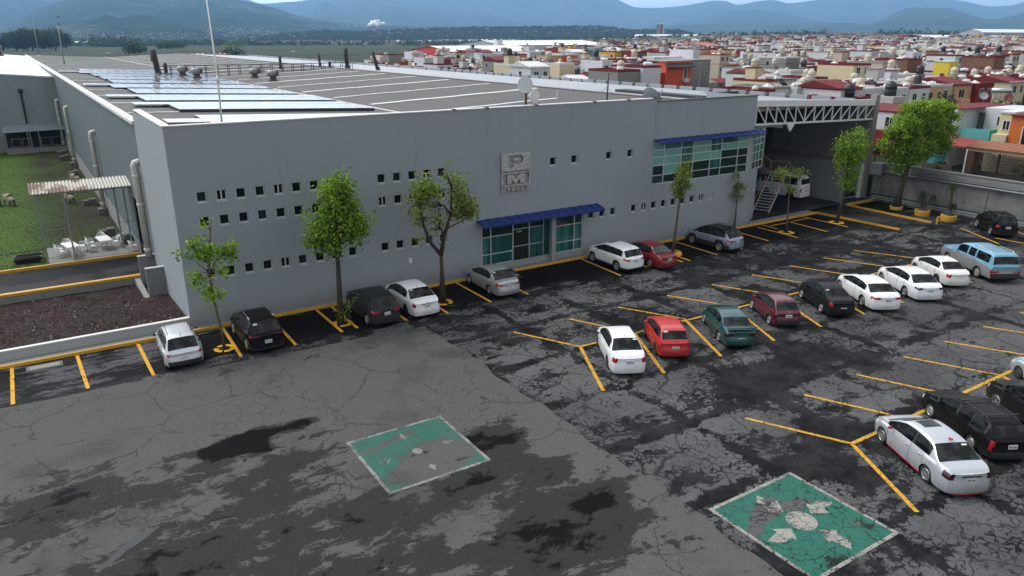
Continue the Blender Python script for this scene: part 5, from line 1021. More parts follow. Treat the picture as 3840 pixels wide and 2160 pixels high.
def smooth_poly(P,xs):
    """monotone piecewise-cubic through control points"""
    P=sorted(P); X=np.array([p[0] for p in P]);Yv=np.array([p[1] for p in P]); h=np.diff(X); d=np.diff(Yv)/h; m=np.zeros(len(X)); m[0],m[-1]=d[0],d[-1]
    for i in range(1,len(X)-1):
        m[i]=0 if d[i-1]*d[i]<=0 else (h[i-1]+h[i])/(h[i-1]/d[i]+h[i]/d[i-1]) if True else 0
    xs=np.clip(xs,X[0],X[-1]); k=np.clip(np.searchsorted(X,xs)-1,0,len(X)-2); t=(xs-X[k])/h[k]
    return (2*t**3-3*t**2+1)*Yv[k]+(t**3-2*t**2+t)*h[k]*m[k]+(-2*t**3+3*t**2)*Yv[k+1]+(t**3-t**2)*h[k]*m[k+1]
def make_car(name,label,cat,sp,paint,**o):
    L,Wd,H,WB=sp['L'],sp['W'],sp['H'],sp['wb']; xr=-L/2+sp['ro']; xf=xr+WB; wr=sp.get('wr',.31); ra=wr*1.17
    z0=sp.get('z0',.2); hw=Wd/2
    X=set(np.round(np.arange(-L/2,L/2+.01,.085),4))
    for c in (xr,xf):
        for k in range(-7,8): X.add(round(c+ra*math.sin(k*math.pi/14),4))
    feats=[]
    for d in sp['doors']: X.add(round(d-.011,4)); X.add(round(d+.011,4)); feats.append(d)
    for k in ('ws0','ws1','rw0','rw1','sg0','sg1','bp'):
        for q in (sp[k] if isinstance(sp[k],(list,tuple)) else [sp[k]]): X.add(round(q,4))
    X=np.array(sorted(X)); keep=[0]
    for i in range(1,len(X)):
        if X[i]-X[keep[-1]]>.009: keep.append(i)
    X=X[keep]; X[-1]=L/2; nX=len(X)
    zt=smooth_poly(sp['top'],X); zb=np.minimum(smooth_poly(sp['belt'],X),zt-.035)
    wmax=smooth_poly(sp.get('plan',[(-L/2,hw*.86),(-L/2+.18,hw*.95),(-L/2+.6,hw*.995),(0,hw),(L/2-.9,hw*.985),(L/2-.35,hw*.9),(L/2,hw*.70)]),X)
    wb=wmax-.045-sp.get('shoulder',.02); tum=sp.get('tum',.36)
    arch=np.full(nX,z0)
    for c in (xr,xf):
        d=np.abs(X-c); ii=d<ra; arch[ii]=np.maximum(arch[ii],wr+np.sqrt(np.maximum(0,ra**2-d[ii]**2)))
    # section rows (half, from sill to roof centre)
    def section(i):
        h=zt[i]-zb[i]; w=wb[i]; b=arch[i]; B=zb[i]; rows=[]
        for t,yy in ((0,wmax[i]-.035 if b<=z0+1e-6 else wmax[i]-.004),(.16,wmax[i]-.008 if b<=z0+1e-6 else wmax[i]),(.45,wmax[i]),(.72,wmax[i]-.006),(.86,wmax[i]-.022),(1,w)): rows.append((yy,b+(B-b)*t))
        hh=max(h,0); wr_=w-tum*hh-.035
        rows+= [(w-tum*hh*.07-.012,B+.07*hh),(w-tum*hh*.5-.010+.02*hh,B+.47*hh),(w-tum*hh*.83-.012,B+.83*hh),(wr_,B+.955*hh),(wr_*.9,zt[i]-.012),(wr_*.6,zt[i]-.002),(wr_*.3,zt[i]+.004),(0,zt[i]+.005)]
        return rows
    SEC=[section(i) for i in range(nX)]; nr=len(SEC[0]); full=2*nr-1
    V=[];
    for i in range(nX):
        s=SEC[i]
        for y,z in s: V.append((X[i],y,z))
        for y,z in s[-2::-1]: V.append((X[i],-y,z))
    F=[];FT=[]
    bk=sp.get('beltblack',0)
    ws0,ws1=sp['ws0'],sp['ws1']; rw0,rw1=sp['rw0'],sp['rw1']
    for i in range(nX-1):
        xc=(X[i]+X[i+1])/2; narrow=(X[i+1]-X[i])<.026 and any(abs(xc-d)<.012 for d in sp['doors'])
        hcab=(zt[i]-zb[i]+zt[i+1]-zb[i+1])/2
        for r in range(full-1):
            rr=r if r<nr-1 else full-2-r; side=1 if r<nr-1 else -1
            k='body'
            if 6<=rr<8 and hcab>.13:
                for wi,(a,b) in enumerate(sp['glass']):
                    if a<xc<b: k='win%d'%wi
                if k=='body' and sp['sg0']<xc<sp['sg1'] and sp.get('pillar_black',1): k='trim'
            elif rr>=9 and ws0<xc<ws1 and hcab>.02: k='ws'
            elif rr>=(9) and rw0<xc<rw1: k='rw'
            elif rr<=4 and narrow: k='trim'
            elif rr>=9 and sp.get('sunroof') and sp['sunroof'][0]<xc<sp['sunroof'][1] and rr>=11: k='sunroof'
            elif rr>=8 and o.get('roofpaint') and hcab>.3 and k=='body': k='roof2'
            if k=='body' and rr==0 and sp.get('cladding'): k='trim'
            if k=='body' and rr<=1 and sp.get('cladding',0)>1: k='trim'
            if o.get('two_tone') and k=='body' and rr<=3 : k='tone'
            if k=='body' and rr<=4:
                for d0,d1,nm in sp['doorspan']:
                    if d0<xc<d1: k=nm
            zc=(V[i*full+r][2]+V[(i+1)*full+r+1][2])/2
            tl=sp['tail']
            if xc<-L/2+tl[3] and tl[0]<zc<tl[1] and rr<=5 : k='tail'
            hl=sp['head']
            if xc>L/2-hl[3] and hl[0]<zc<hl[1] and rr<=5: k='head'
            a=i*full+r; F.append((a,a+1,a+full+1,a+full)); FT.append((k,side))
    # rear and front caps
    def cap(i,sgn):
        NJ=16; base=len(V); s=SEC[i]; zlo=s[0][1]
        for q,(y,z) in enumerate(s):
            for j in range(NJ+1):
                t=1-2*j/NJ; u=math.copysign(abs(t)**.8,t); yy=y*u
                bul=sp.get('bulge_r' if sgn<0 else 'bulge_f',.10)*(1-abs(u)**2.6)
                zz=z+(s[-1][1]-z)*(1-abs(u))*0
                lowb=(sp.get('bump_r',.06) if sgn<0 else .07)*ss(.62,.5,z)*ss(z0-.05,z0+.12,z)*(1 if abs(u)<.999 else .0)
                if q>=5: zz=z+ (np.interp(abs(yy),[p[0] for p in s[5:]][::-1],[p[1] for p in s[5:]][::-1])-z)*(1-0)*0
                V.append((X[i]+sgn*(bul*(1-.25*(z-zlo)/max(.1,s[-1][1]-zlo))+lowb),yy,zz))
        for q in range(len(s)-1):
            for j in range(NJ):
                a=base+q*(NJ+1)+j; f=(a,a+NJ+1,a+NJ+2,a+1)
                if sgn<0: f=f[::-1]
                yc=abs((V[a][1]+V[a+1][1])/2); zc=(V[a][2]+V[a+NJ+1][2])/2; k='body'; side=1 if V[a][1]+V[a+1][1]>0 else -1
                if sgn<0:
                    tl=sp['tail']
                    if tl[0]<zc<tl[1] and yc>tl[2]: k='tail'
                    elif zc<sp.get('bump_z',.5): k='bump_r_trim' if (zc<sp.get('black_r',0)) else 'bump_r'
                    if o.get('two_tone') and k=='body' and zc<.95: k='tone'
                else:
                    hl=sp['head']
                    if hl[0]<zc<hl[1] and yc>hl[2]: k='head'
                    elif .52<zc<hl[1] and yc<hl[2]: k='grille'
                    elif zc<.5: k='bump_f'
                F.append(f); FT.append((k,side))
    cap(0,-1); cap(nX-1,1)
    V=np.array(V)
    # smooth normals from the whole skin, kept when it is split into parts
    Nn=np.zeros_like(V)
    for f in F:
        p=V[list(f)]; nv=np.cross(p[2]-p[0],p[3]-p[1]); 
        for q in f: Nn[q]+=nv
    ln=np.linalg.norm(Nn,axis=1); Nn/=np.maximum(ln,1e-9)[:,None]
    t=thing(name,label,cat,(0,0,0),0,o.get('group'))
    def part(nm,sel,mats,parent=None):
        idx=[i for i,ft in enumerate(FT) if ft in sel]
        if not idx: return None
        used=sorted({q for i in idx for q in F[i]}); mp={q:j for j,q in enumerate(used)}
        me=bpy.data.meshes.new(nm); me.from_pydata(V[used].tolist(),[],[[mp[q] for q in F[i]] for i in idx])
        ml=[]; mi=[]
        for i in idx:
            mm=sel[FT[i]]
            if mm not in ml: ml.append(mm)
            mi.append(ml.index(mm))
        for mm in ml: me.materials.append(mm)
        me.polygons.foreach_set('material_index',mi); me.polygons.foreach_set('use_smooth',[True]*len(idx)); me.update()
        me.normals_split_custom_set_from_vertices(Nn[used].tolist())
        ob=bpy.data.objects.new(nm,me); COL.objects.link(ob); ob.parent=parent or t; return ob
    tone=o.get('tone',paint); gl=o.get('glass',M['cglass']); tailm=o.get('tail',M['tail'])
    both=lambda k,m:{(k,1):m,(k,-1):m}
    part('body',{**both('body',paint),**both('trim',M['trimb']),**both('tone',tone),**both('roof2',o.get('roofpaint',paint))},None)
    for s in (1,-1):
        for wi,(d0,d1,nm) in enumerate(sp['doorspan']):
            sel={(nm,s):paint}; dmat=tone if o.get('two_tone') else paint; sel={(nm,s):dmat}
            d=part('door',sel,None)
            if d:
                part('window',{('win%d'%wi,s):gl},None,d)
                hx=d0+.16; hz=float(np.interp((d0+d1)/2,X,zb))-.10; hy=s*(float(np.interp(hx,X,wmax))-.008)
                m=MB(); m.box((hx-.08,hy-.02,hz-.02),(hx+.08,hy+.02,hz+.02)); m.build('handle',o.get('handle',paint),d)
        for wi in range(len(sp['doorspan']),len(sp['glass'])): part('quarter_window',{('win%d'%wi,s):gl},None)
        part('tail_light',{('tail',s):tailm},None); part('headlight',{('head',s):M['lamp_w']},None)
    part('windscreen',both('ws',gl),None); part('rear_window',both('rw',o.get('rglass',gl)),None); part('sunroof',both('sunroof',M['cglass']),None)
    part('rear_bumper',{**both('bump_r',o.get('bump',paint)),**both('bump_r_trim',M['trimb'])},None); part('front_bumper',{**both('bump_f',paint),**both('grille',M['trimb'])},None)
    m=MB(); m.box((-L/2+.15,-hw+.22,.17),(L/2-.15,hw-.22,.62)); m.box((xr-ra,-hw+.06,.3),(xr+ra,hw-.06,wr+ra*.85)); m.box((xf-ra,-hw+.06,.3),(xf+ra,hw-.06,wr+ra*.85)); m.box((-L/2+.1,-hw+.16,.22),(L/2-.25,hw-.16,.30)); m.build('underbody',M['under'],t)
    # wheels
    rimm=o.get('rim',M['rim']); ns=o.get('spokes',7); tw=sp.get('tw',.2)
    for c in (xr,xf):
        for s in (1,-1):
            w=bpy.data.objects.new('wheel',None); COL.objects.link(w); w.parent=t; w.location=(c,s*(hw-.03),wr); w.empty_display_size=.2
            w.rotation_euler=(0,0,0 if s>0 else math.pi)
            m=MB(); rr=wr*.66; m.lathe((0,0,0),[(rr,-tw),(wr*.9,-tw),(wr*.985,-tw*.85),(wr,-tw*.5),(wr*.985,-.03),(wr*.92,.0),(rr,-.012)],28,0,'y'); m.lathe((0,0,0),[(rr,-tw),(0.0,-tw)],28,0,'y'); m.build('tyre',M['tyre'],w)
            m=MB(); m.lathe((0,0,0),[(rr*1.02,-.012),(rr*.98,.004),(rr*.90,-.004),(rr*.88,-.07)],28,0,'y')
            m.lathe((0,0,0),[(rr*.9,-.075),(0,-.075)],28,1,'y'); m.lathe((0,0,0),[(rr*.2,-.06),(rr*.2,.0),(rr*.1,.008),(0,.008)],12,0,'y')
            if o.get('hubcap'): m.lathe((0,0,0),[(rr*.9,-.02),(rr*.7,.004),(rr*.35,.012),(0,.012)],24,0,'y')
            for k in range(ns):
                a=2*math.pi*k/ns; ca,sa=math.cos(a),math.sin(a); w0,w1=(.038,.030) if ns>5 else (.05,.055)
                pts=[]
                for r_,ww in ((rr*.12,w0),(rr*.93,w1)):
                    for dy in (-.045,-.004+(.010 if r_<.1 else 0)):
                        for e_ in (-1,1): pts.append((r_*ca-e_*ww*.5*sa,dy,r_*sa+e_*ww*.5*ca))
                if not o.get('hubcap'): m.add(pts,[(0,1,3,2),(4,6,7,5),(0,4,5,1),(2,3,7,6),(0,2,6,4),(1,5,7,3)])
            m.build('rim',[rimm,M['under']],w)
    # mirrors
    mx=sp['ws0']-.0+ (sp['ws1']-sp['ws0'])*sp.get('mirror_t',.35); mz=float(np.interp(mx,X,zb))+.07
    for s in (1,-1):
        my=s*(float(np.interp(mx,X,wb))+.02); m=MB(); m.path([(mx,my-s*.03,mz-.03),(mx-.02,my+s*.08,mz+.01),(mx-.03,my+s*.11,mz+.02),(mx-.04,my+s*.2,mz+.02)],[.02,.03,.075,.05],8); m.build('door_mirror',o.get('mirror',paint),t)
    # number plate with lettering, badge bar
    px=-L/2-sp.get('bulge_r',.10)*.9-.012-sp.get('plate_dx',0); pz=sp.get('plate_z',.72)
    m=MB(); m.box((px-.012,-.17,pz-.08),(px+.04,.17,pz+.08)); pl=m.build('license_plate',M['plate'],t)
    m=MB(); r_=random.Random(hash(label)%999)
    for i in range(7):
        if i in (3,): m.box((px-.016,.13-.04*i-.012,pz-.006),(px-.0121,.13-.04*i+.012,pz+.006)); continue
        y=.135-.04*i; m.box((px-.016,y-.014,pz-.035),(px-.0121,y-.008,pz+.035)); m.box((px-.016,y+.006,pz-.035),(px-.0121,y+.012,pz+.035)); m.box((px-.016,y-.008,pz+(.02 if r_.random()<.5 else -.01)),(px-.0121,y+.006,pz+(.033 if r_.random()<.5 else .005)))
    m.build('plate_lettering',M['ink'],pl)
    if o.get('chromebar'):
        m=MB(); bx=px+.005; m.box((bx-.012,-.34,pz+.12),(bx+.03,.34,pz+.155)); m.build('boot_trim',M[o['chromebar']],t)
    if o.get('badge',1):
        m=MB(); m.lathe((px-.0,0,pz+.23),[(0.045,-.01),(.045,.03)],10,0,'x'); m.build('badge',M['chrome'],t)
    if sp.get('rails'):
        a,b=sp['rails']; 
        for s in (1,-1):
            pts=[]
            for q in np.linspace(a,b,7):
                h=float(np.interp(q,X,zt)); ww=float(np.interp(q,X,wb))-tum*(h-float(np.interp(q,X,zb)))-.07
                pts.append((q,s*ww,h+(.05 if a<q<b else -.01)))
            m=MB(); m.path(pts,.02,6); m.build('roof_rail',o.get('railm',M['trimb']),t)
    if o.get('antenna',1):
        ax_=sp['rw1']+.12; h=float(np.interp(ax_,X,zt)); m=MB(); m.lathe((ax_,0,h),[(.035,-.01),(.02,.03),(0,.035)],8); m.tube((ax_,0,h+.02),(ax_-.09,0,h+.2),.006,n=5); m.build('antenna',M['trimb'],t)
    if o.get('sticker'):
        y=o['sticker']; xq=sp['rw0']+(sp['rw1']-sp['rw0'])*.78; q1=float(np.interp(xq,X,zt)); q2=float(np.interp(xq+.06,X,zt)); m=MB(); m.add([(xq,y-.1,q1+.012),(xq+.06,y-.1,q2+.012),(xq+.06,y+.1,q2+.012),(xq,y+.1,q1+.012)],[(0,3,2,1)]); m.build('sticker',M['sticker'],t)
    if o.get('spoiler'):
        xs_=o['spoiler']; h=float(np.interp(xs_,X,zt)); m=MB(); m.prism([(xs_-.18,h+.10),(xs_+.08,h+.08),(xs_+.08,h+.11),(xs_-.18,h+.14)],-hw*.78,hw*.78,0,'y')
        for s in (-1,1): m.box((xs_-.05,s*hw*.74-.03,h-.03),(xs_+.03,s*hw*.74+.03,h+.09))
        m.build('spoiler',paint,t)
    if sp.get('wiper'):
        xq=sp['rw0']; h=float(np.interp(xq+.02,X,zt)); m=MB(); m.path([(xq-.02,.0,h+.02),(xq+.1,-.3,float(np.interp(xq+.1,X,zt))+.02)],.012,5); m.build('rear_wiper',M['trimb'],t)
    t['_']=0; del t['_']
    return t
def sedan(L=4.5,W=1.75,H=1.47,wb=2.6,ro=1.02,tall=0,fast=0,deck=1.0,**k):
    r=-L/2; f=L/2; c=r+ro+wb
    d=dict(L=L,W=W,H=H,wb=wb,ro=ro,top=[(r,deck-.10),(r+.05,deck-.03),(r+.16,deck),(r+.52-fast*.1,deck+.035),(r+1.22,H-.07),(r+1.6,H-.012),(r+2.1,H),(c-1.02,H-.05),(c-.75,H-.14),(c+.02,1.01),(c+.35,.94),(f-.35,.82),(f-.08,.70),(f,.60)],
      belt=[(r,deck-.13),(r+.5,deck-.02),(r+1.4,.96),(c-.6,.90),(c,.87),(f-.4,.76),(f,.56)],ws0=c-.83,ws1=c+.0,rw0=r+.56-fast*.1,rw1=r+1.17,sg0=r+1.05,sg1=c-.15,bp=[r+2.02],
      doors=[r+1.28,r+2.02,c-.32],doorspan=[(r+2.02,c-.32,'door0'),(r+1.28,r+2.02,'door1')],glass=[(r+2.06,c-.25),(r+1.12,r+1.98)],tail=(.72,deck-.06,W/2*.62,.16),head=(.58,.74,W/2*.42,.38),plate_z=.74,tum=.40)
    d.update(k); return d
def hatch(L=3.8,W=1.65,H=1.46,wb=2.45,ro=.66,**k):
    r=-L/2; f=L/2; c=r+ro+wb
    d=dict(L=L,W=W,H=H,wb=wb,ro=ro,top=[(r,.86),(r+.04,.93),(r+.10,.98),(r+.46,H-.08),(r+.62,H-.02),(r+1.2,H),(c-1.0,H-.05),(c-.75,H-.14),(c+.0,.98),(c+.3,.92),(f-.3,.80),(f-.08,.68),(f,.58)],
      belt=[(r,.84),(r+.5,.94),(r+1.4,.93),(c-.5,.89),(c,.86),(f-.4,.74),(f,.54)],ws0=c-.83,ws1=c,rw0=r+.12,rw1=r+.44,sg0=r+.42,sg1=c-.15,bp=[r+1.4],doors=[r+.98,r+1.5,c-.3],doorspan=[(r+1.55,c-.3,'door0'),(r+.85,r+1.55,'door1')],glass=[(r+1.58,c-.25),(r+.55,r+1.5)],tail=(.66,.90,W/2*.72,.12),head=(.56,.72,W/2*.45,.36),plate_z=.62,tum=.34,bulge_r=.08)
    d.update(k); return d
def suv(L=4.4,W=1.8,H=1.65,wb=2.62,ro=.82,**k):
    r=-L/2; f=L/2; c=r+ro+wb
    d=dict(L=L,W=W,H=H,wb=wb,ro=ro,wr=.345,z0=.26,top=[(r,.97),(r+.05,1.04),(r+.10,1.07),(r+.42,H-.11),(r+.55,H-.05),(r+1.2,H-.01),(r+2.0,H),(c-.95,H-.06),(c-.7,H-.15),(c+.05,1.13),(c+.35,1.07),(f-.3,.95),(f-.08,.80),(f,.66)],
      belt=[(r,.95),(r+.5,1.06),(r+1.4,1.05),(c-.5,1.01),(c,.98),(f-.4,.86),(f,.62)],ws0=c-.78,ws1=c+.03,rw0=r+.12,rw1=r+.40,sg0=r+.45,sg1=c-.12,bp=[r+1.9],doors=[r+1.15,r+1.95,c-.28],doorspan=[(r+1.95,c-.28,'door0'),(r+1.1,r+1.95,'door1')],glass=[(r+1.98,c-.22),(r+1.12,r+1.91),(r+.62,r+1.08)],tail=(.80,1.0,W/2*.58,.22),head=(.68,.86,W/2*.42,.36),plate_z=.82,tum=.30,cladding=1,black_r=.42,bump_z=.6,tw=.22,bulge_r=.11,wiper=1,rails=(r+.75,c-1.0))
    d.update(k); return d
PW=carpaint('white car paint',(.68,.70,.72)); PS=carpaint('silver car paint',(.42,.44,.46),.55,.3); PK=carpaint('black car paint',(.005,.005,.006),0,.2); PG=carpaint('dark grey car paint',(.028,.032,.037),.3,.3)
cars=[]
def put(t,x,y,head,sp):
    """x, y: where the rear left tyre touches the ground"""
    h=R(head); dx,dy=rotz((-(-sp['L']/2+sp['ro']),-(sp['W']/2-.03)),h); t.location=(x+dx,y+dy,.004); t.rotation_euler=(0,0,h); cars.append(t); return t
GR='cars parked nose to the facade'; GM='cars parked in the middle row'; GB='cars parked in the near right row'
s=hatch(L=4.08,W=1.75,H=1.56,wb=2.59,ro=.70,wr=.33,rails=(-1.2,.5),tail=(.78,1.03,.62,.12),plate_z=.60,black_r=.45,z0=.24); put(make_car('parked_car','silver hatchback with black roof rails, leftmost car beside the planter wall','car',s,carpaint('silver hatch paint',(.52,.54,.57),.4,.3),group=GR,mirror=M['trimb'],spokes=6),3.57,36.15,88.5,s)
s=suv(L=4.27,W=1.8,H=1.62,wb=2.57,ro=.86,tail=(.92,1.03,.45,.25),plate_z=.66); put(make_car('parked_car','black crossover between the sparse tree and the lush tree','car',s,PK,group=GR,sticker=.45,railm=M['chrome'],spokes=10),7.34,36.1,90.8,s)
s=suv(L=4.3,W=1.77,H=1.60,wb=2.67,ro=.80,tail=(.84,1.02,.42,.2),black_r=.3,plate_z=.80); put(make_car('parked_car','dark grey crossover with red tail lights beside the lush tree','car',s,PG,group=GR,spokes=7),13.74,36.15,90.2,s)
s=sedan(L=4.57,W=1.79,H=1.50,wb=2.69,ro=1.0,tail=(.72,1.0,.66,.14),plate_z=.72); put(make_car('parked_car','white sedan between the grey crossover and the forked tree','car',s,PW,group=GR,sticker=.45,chromebar='chrome',mirror=M['trimb'],rim=M['rim_s'],spokes=7),16.2,36.46,89,s)
s=sedan(L=4.32,W=1.72,H=1.46,wb=2.49,ro=1.02,fast=.6,tail=(.74,.92,.50,.28)); put(make_car('parked_car','silver sedan parked beside the glazed entrance','car',s,PS,group=GR,sticker=.45,spokes=8),21.93,36.9,89.3,s)
s=suv(L=4.3,W=1.79,H=1.6,wb=2.61,ro=.86,tail=(.86,1.05,.48,.26),sunroof=(.0,.55),wr=.34,rails=None); 
t=put(make_car('parked_car','white crossover with a sunroof right of the entrance','car',s,PW,group=GR,rim=M['rim'],spokes=5),31.56,36.45,89.3,s)
s=sedan(L=4.3,W=1.67,H=1.5,wb=2.55,ro=1.02,tail=(.70,.90,.58,.2)); put(make_car('parked_car','dark red sedan close beside the white crossover','car',s,carpaint('dark red car paint',(.17,.008,.014),.1,.25),group=GR,chromebar='chrome',rglass=M['cglass2'],spokes=10,antenna=0),33.97,35.86,89,s)
s=suv(L=4.4,W=1.82,H=1.65,wb=2.64,ro=.86,wr=.36,tail=(.88,1.03,.50,.26),cladding=2); put(make_car('parked_car','silver blue suv with a black roof by the slender tree','car',s,carpaint('silver blue paint',(.25,.29,.35),.45,.3),group=GR,roofpaint=PK,spokes=5),40.96,36.13,91.2,s)
# middle row
s=sedan(L=4.45,W=1.70,H=1.53,wb=2.6,ro=.98,tail=(.68,.93,.58,.14),deck=1.03); put(make_car('parked_car','white sedan at the near end of the middle row','car',s,PW,group=GM,sticker=-.45,mirror=M['trimb'],rim=M['rim_s'],badge=1),21.2,24.8,61.5,s)
s=hatch(L=3.8,W=1.65,H=1.42,wb=2.47,ro=.68,wr=.29,tail=(.66,.90,.64,.10)); put(make_car('parked_car','faded bright red hatchback between the white sedan and the green coupe','car',s,carpaint('red car paint',(.42,.012,.016),0,.35),group=GM,rim=M['rim_s'],sticker=.42,antenna=0),24.24,24.8,60,s)
s=sedan(L=4.35,W=1.71,H=1.35,wb=2.64,ro=.95,wr=.29,fast=.6,deck=.95,tail=(.68,.80,.44,.14),plate_z=.52,doors=[-.3,.95]); 
s['doors']=[-2.175+1.62,-2.175+.95+2.64-.32]; s['doorspan']=[(s['doors'][0],s['doors'][1],'door0')]; s['glass']=[(s['doors'][0]+.05,s['doors'][1]+.05),(-2.175+1.12,s['doors'][0]-.03)]
put(make_car('parked_car','dark green two-door coupe with a boot spoiler in the middle row','car',s,carpaint('dark green car paint',(.012,.075,.072),.3,.28),group=GM,spoiler=-2.0,tail=M['tail_d'],spokes=7,antenna=0),28.07,24.25,60,s)
s=hatch(L=3.73,W=1.61,H=1.42,wb=2.44,ro=.62,wr=.29,tail=(.68,.92,.62,.08),doors=[-.35,.85],plate_z=.72,black_r=.5,bump_z=.55); s['doorspan']=[(-.35,.86,'door0')]; s['doors']=[-.35,.86]; s['glass']=[(-.3,.95),(-1.35,-.4)]
put(make_car('parked_car','maroon three-door hatchback with black bumper in the middle row','car',s,carpaint('maroon car paint',(.095,.012,.022),.3,.28),group=GM,bump=M['trimb'],hubcap=1,tail=M['tail_d']),32.2,24.45,62,s)
s=sedan(L=4.18,W=1.63,H=1.43,wb=2.44,ro=.94,wr=.29,tail=(.68,.90,.60,.14),plate_z=.56); put(make_car('parked_car','black sedan with a faded grey boot lid beside the maroon hatchback','car',s,carpaint('faded black paint',(.012,.012,.015),.1,.3),group=GM,sticker=.45,hubcap=1),36.19,24.1,62.5,s)
s=sedan(L=4.7,W=1.83,H=1.43,wb=2.81,ro=1.08,wr=.33,fast=.5,tail=(.76,.90,.46,.22),sunroof=(.25,.75)); put(make_car('parked_car','white saloon with a sunroof in the middle row beside the black sedan','car',s,PW,group=GM,spokes=10,antenna=0),39.14,23.5,60.5,s)
s=sedan(L=4.7,W=1.80,H=1.46,wb=2.69,ro=1.1,wr=.32,fast=.5,tail=(.78,.93,.48,.26)); put(make_car('parked_car','white sedan with dark slim tail lights, second from the blue wagon','car',s,PW,group=GM,tail=M['tail_d'],spokes=10),42.88,23.15,60.5,s)
s=sedan(L=4.23,W=1.66,H=1.46,wb=2.47,ro=.98,wr=.30,tail=(.68,.88,.56,.18),plate_z=.5); put(make_car('parked_car','white compact sedan parked next to the two-tone blue wagon','car',s,carpaint('warm white car paint',(.66,.66,.64)),group=GM,rim=M['rim_s'],mirror=M['trimb']),47.0,23.5,60.5,s)
r=-2.78
s=dict(L=5.56,W=2.02,H=1.86,wb=3.29,ro=1.28,wr=.37,z0=.34,top=[(r,1.12),(r+.03,1.18),(r+.07,1.22),(r+.22,1.72),(r+.34,1.82),(r+.8,1.86),(r+3.0,1.85),(r+3.32,1.80),(r+3.45,1.76),(r+3.98,1.27),(r+4.15,1.22),(r+5.3,1.12),(r+5.5,1.08),(2.78,.95)],
  belt=[(r,1.08),(r+.5,1.20),(r+4.0,1.17),(r+5.3,1.07),(2.78,.9)],ws0=r+3.4,ws1=r+3.95,rw0=r+.08,rw1=r+.21,sg0=r+.3,sg1=r+3.9,bp=[r+2.6],doors=[r+1.75,r+2.62,r+3.72],doorspan=[(r+2.66,r+3.72,'door0'),(r+1.75,r+2.58,'door1')],glass=[(r+2.74,r+3.7),(r+1.86,r+2.52),(r+.45,r+1.72)],
  tail=(.66,.90,.82,.10),head=(.78,.98,.62,.12),plate_z=.52,tum=.22,plan=[(r,.96),(r+.3,1.0),(0,1.01),(2.3,.98),(2.6,.93),(2.78,.88)],bulge_r=.06,bump_r=.10,pillar_black=0,bump_z=.6,black_r=.6,rails=(r+.5,r+2.3),tw=.25)
t=put(make_car('parked_wagon','old two-tone blue and silver wagon with a chrome roof rack, end of the middle row','wagon',s,carpaint('sky blue paint',(.13,.33,.46),.1,.3),group=GM,two_tone=1,tone=carpaint('dull silver lower paint',(.30,.31,.32),.4,.4),rim=plain('rusty white steel wheel',(.25,.22,.17),.6),hubcap=1,railm=M['chrome'],badge=0,antenna=0),50.39,22.77,59,s)
m=MB(); 
for y in (-.45,-.25,-.05,.15,.35): m.box((r+.6,y-.02,1.865),(r+2.1,y+.02,1.885))
m.build('rack_slat',M['chrome'],t)
m=MB(); m.box((r-.13,.52,.74),(r-.06,.9,.83)); m.box((r-.13,-.85,.76),(r-.06,-.5,.81)); m.build('tailgate_badge',[plain('dark red badge letters',(.22,.02,.04),.4)],t)
s=suv(L=4.25,W=1.77,H=1.66,wb=2.55,ro=.86,wr=.33,tail=(.80,1.02,.60,.16),plate_z=.82); put(make_car('parked_car','black compact suv parked against the grey property wall','car',s,PK,group='cars parked by the property wall',rim=M['rim'],spokes=6),62.72,28.0,48,s)
# near right row
s=sedan(L=4.57,W=1.79,H=1.50,wb=2.69,ro=1.0,tail=(.66,.99,.58,.22),plate_z=.70,sunroof=(-.15,.40),deck=1.02,rails=None)
t=put(make_car('parked_car','silver sedan with red trim and a bonnet scoop, nearest car at the bottom right','car',s,carpaint('clean silver paint',(.50,.53,.56),.45,.28),group=GB,sticker=-.42,tail=M['tail_d'],chromebar='trimb',mirror=plain('red mirror cap',(.32,.02,.03),.3),handle=M['chrome'],spokes=8,antenna=0),24.51,11.38,63.3,s)
m=MB(); sx=-4.57/2
for sd_ in (1,-1): m.box((-.98,sd_*.86-.015,.165),(1.05,sd_*.86+.015,.2))
m.path([(sx+.55,.80,.2),(sx+.1,.74,.185),(sx-.09,.55,.18),(sx-.14,0,.18),(sx-.09,-.55,.18),(sx+.1,-.74,.185),(sx+.55,-.8,.2)],.022,5); m.build('red_trim',plain('dark red trim',(.26,.012,.02),.35),t)
m=MB(); m.path([(sx+1.35,-.06,1.47),(sx+1.22,-.06,1.53),(sx+1.18,-.06,1.5)],[.05,.03,.01],6); m.build('roof_fin',plain('red roof fin',(.35,.03,.04),.35),t)
m=MB(); m.prism([(1.55,.91),(1.80,.865),(1.80,.885),(1.55,.945)],-.17,.17,0,'y'); m.build('bonnet_scoop',M['trimb'],t)
r=-2.27
s=dict(L=4.54,W=1.72,H=1.44,wb=2.55,ro=.98,wr=.30,z0=.2,top=[(r,.90),(r+.04,.97),(r+.09,1.0),(r+.38,1.33),(r+.55,1.41),(r+1.2,1.44),(r+2.5,1.40),(r+2.78,1.30),(r+3.5,1.0),(r+3.8,.93),(r+4.25,.82),(r+4.46,.70),(2.27,.58)],belt=[(r,.88),(r+.5,.96),(r+3.0,.90),(r+3.5,.87),(r+4.1,.76),(2.27,.54)],ws0=r+2.7,ws1=r+3.48,rw0=r+.11,rw1=r+.37,sg0=r+.4,sg1=r+3.3,bp=[r+2.],doors=[r+1.25,r+2.05,r+3.2],doorspan=[(r+2.05,r+3.2,'door0'),(r+1.25,r+2.05,'door1')],glass=[(r+2.1,r+3.22),(r+1.28,r+2.0),(r+.5,r+1.22)],tail=(.60,.86,.68,.10),head=(.58,.74,.40,.36),plate_z=.70,tum=.36,bulge_r=.09,rails=(r+.5,r+2.5),bump_z=.5,black_r=.5)
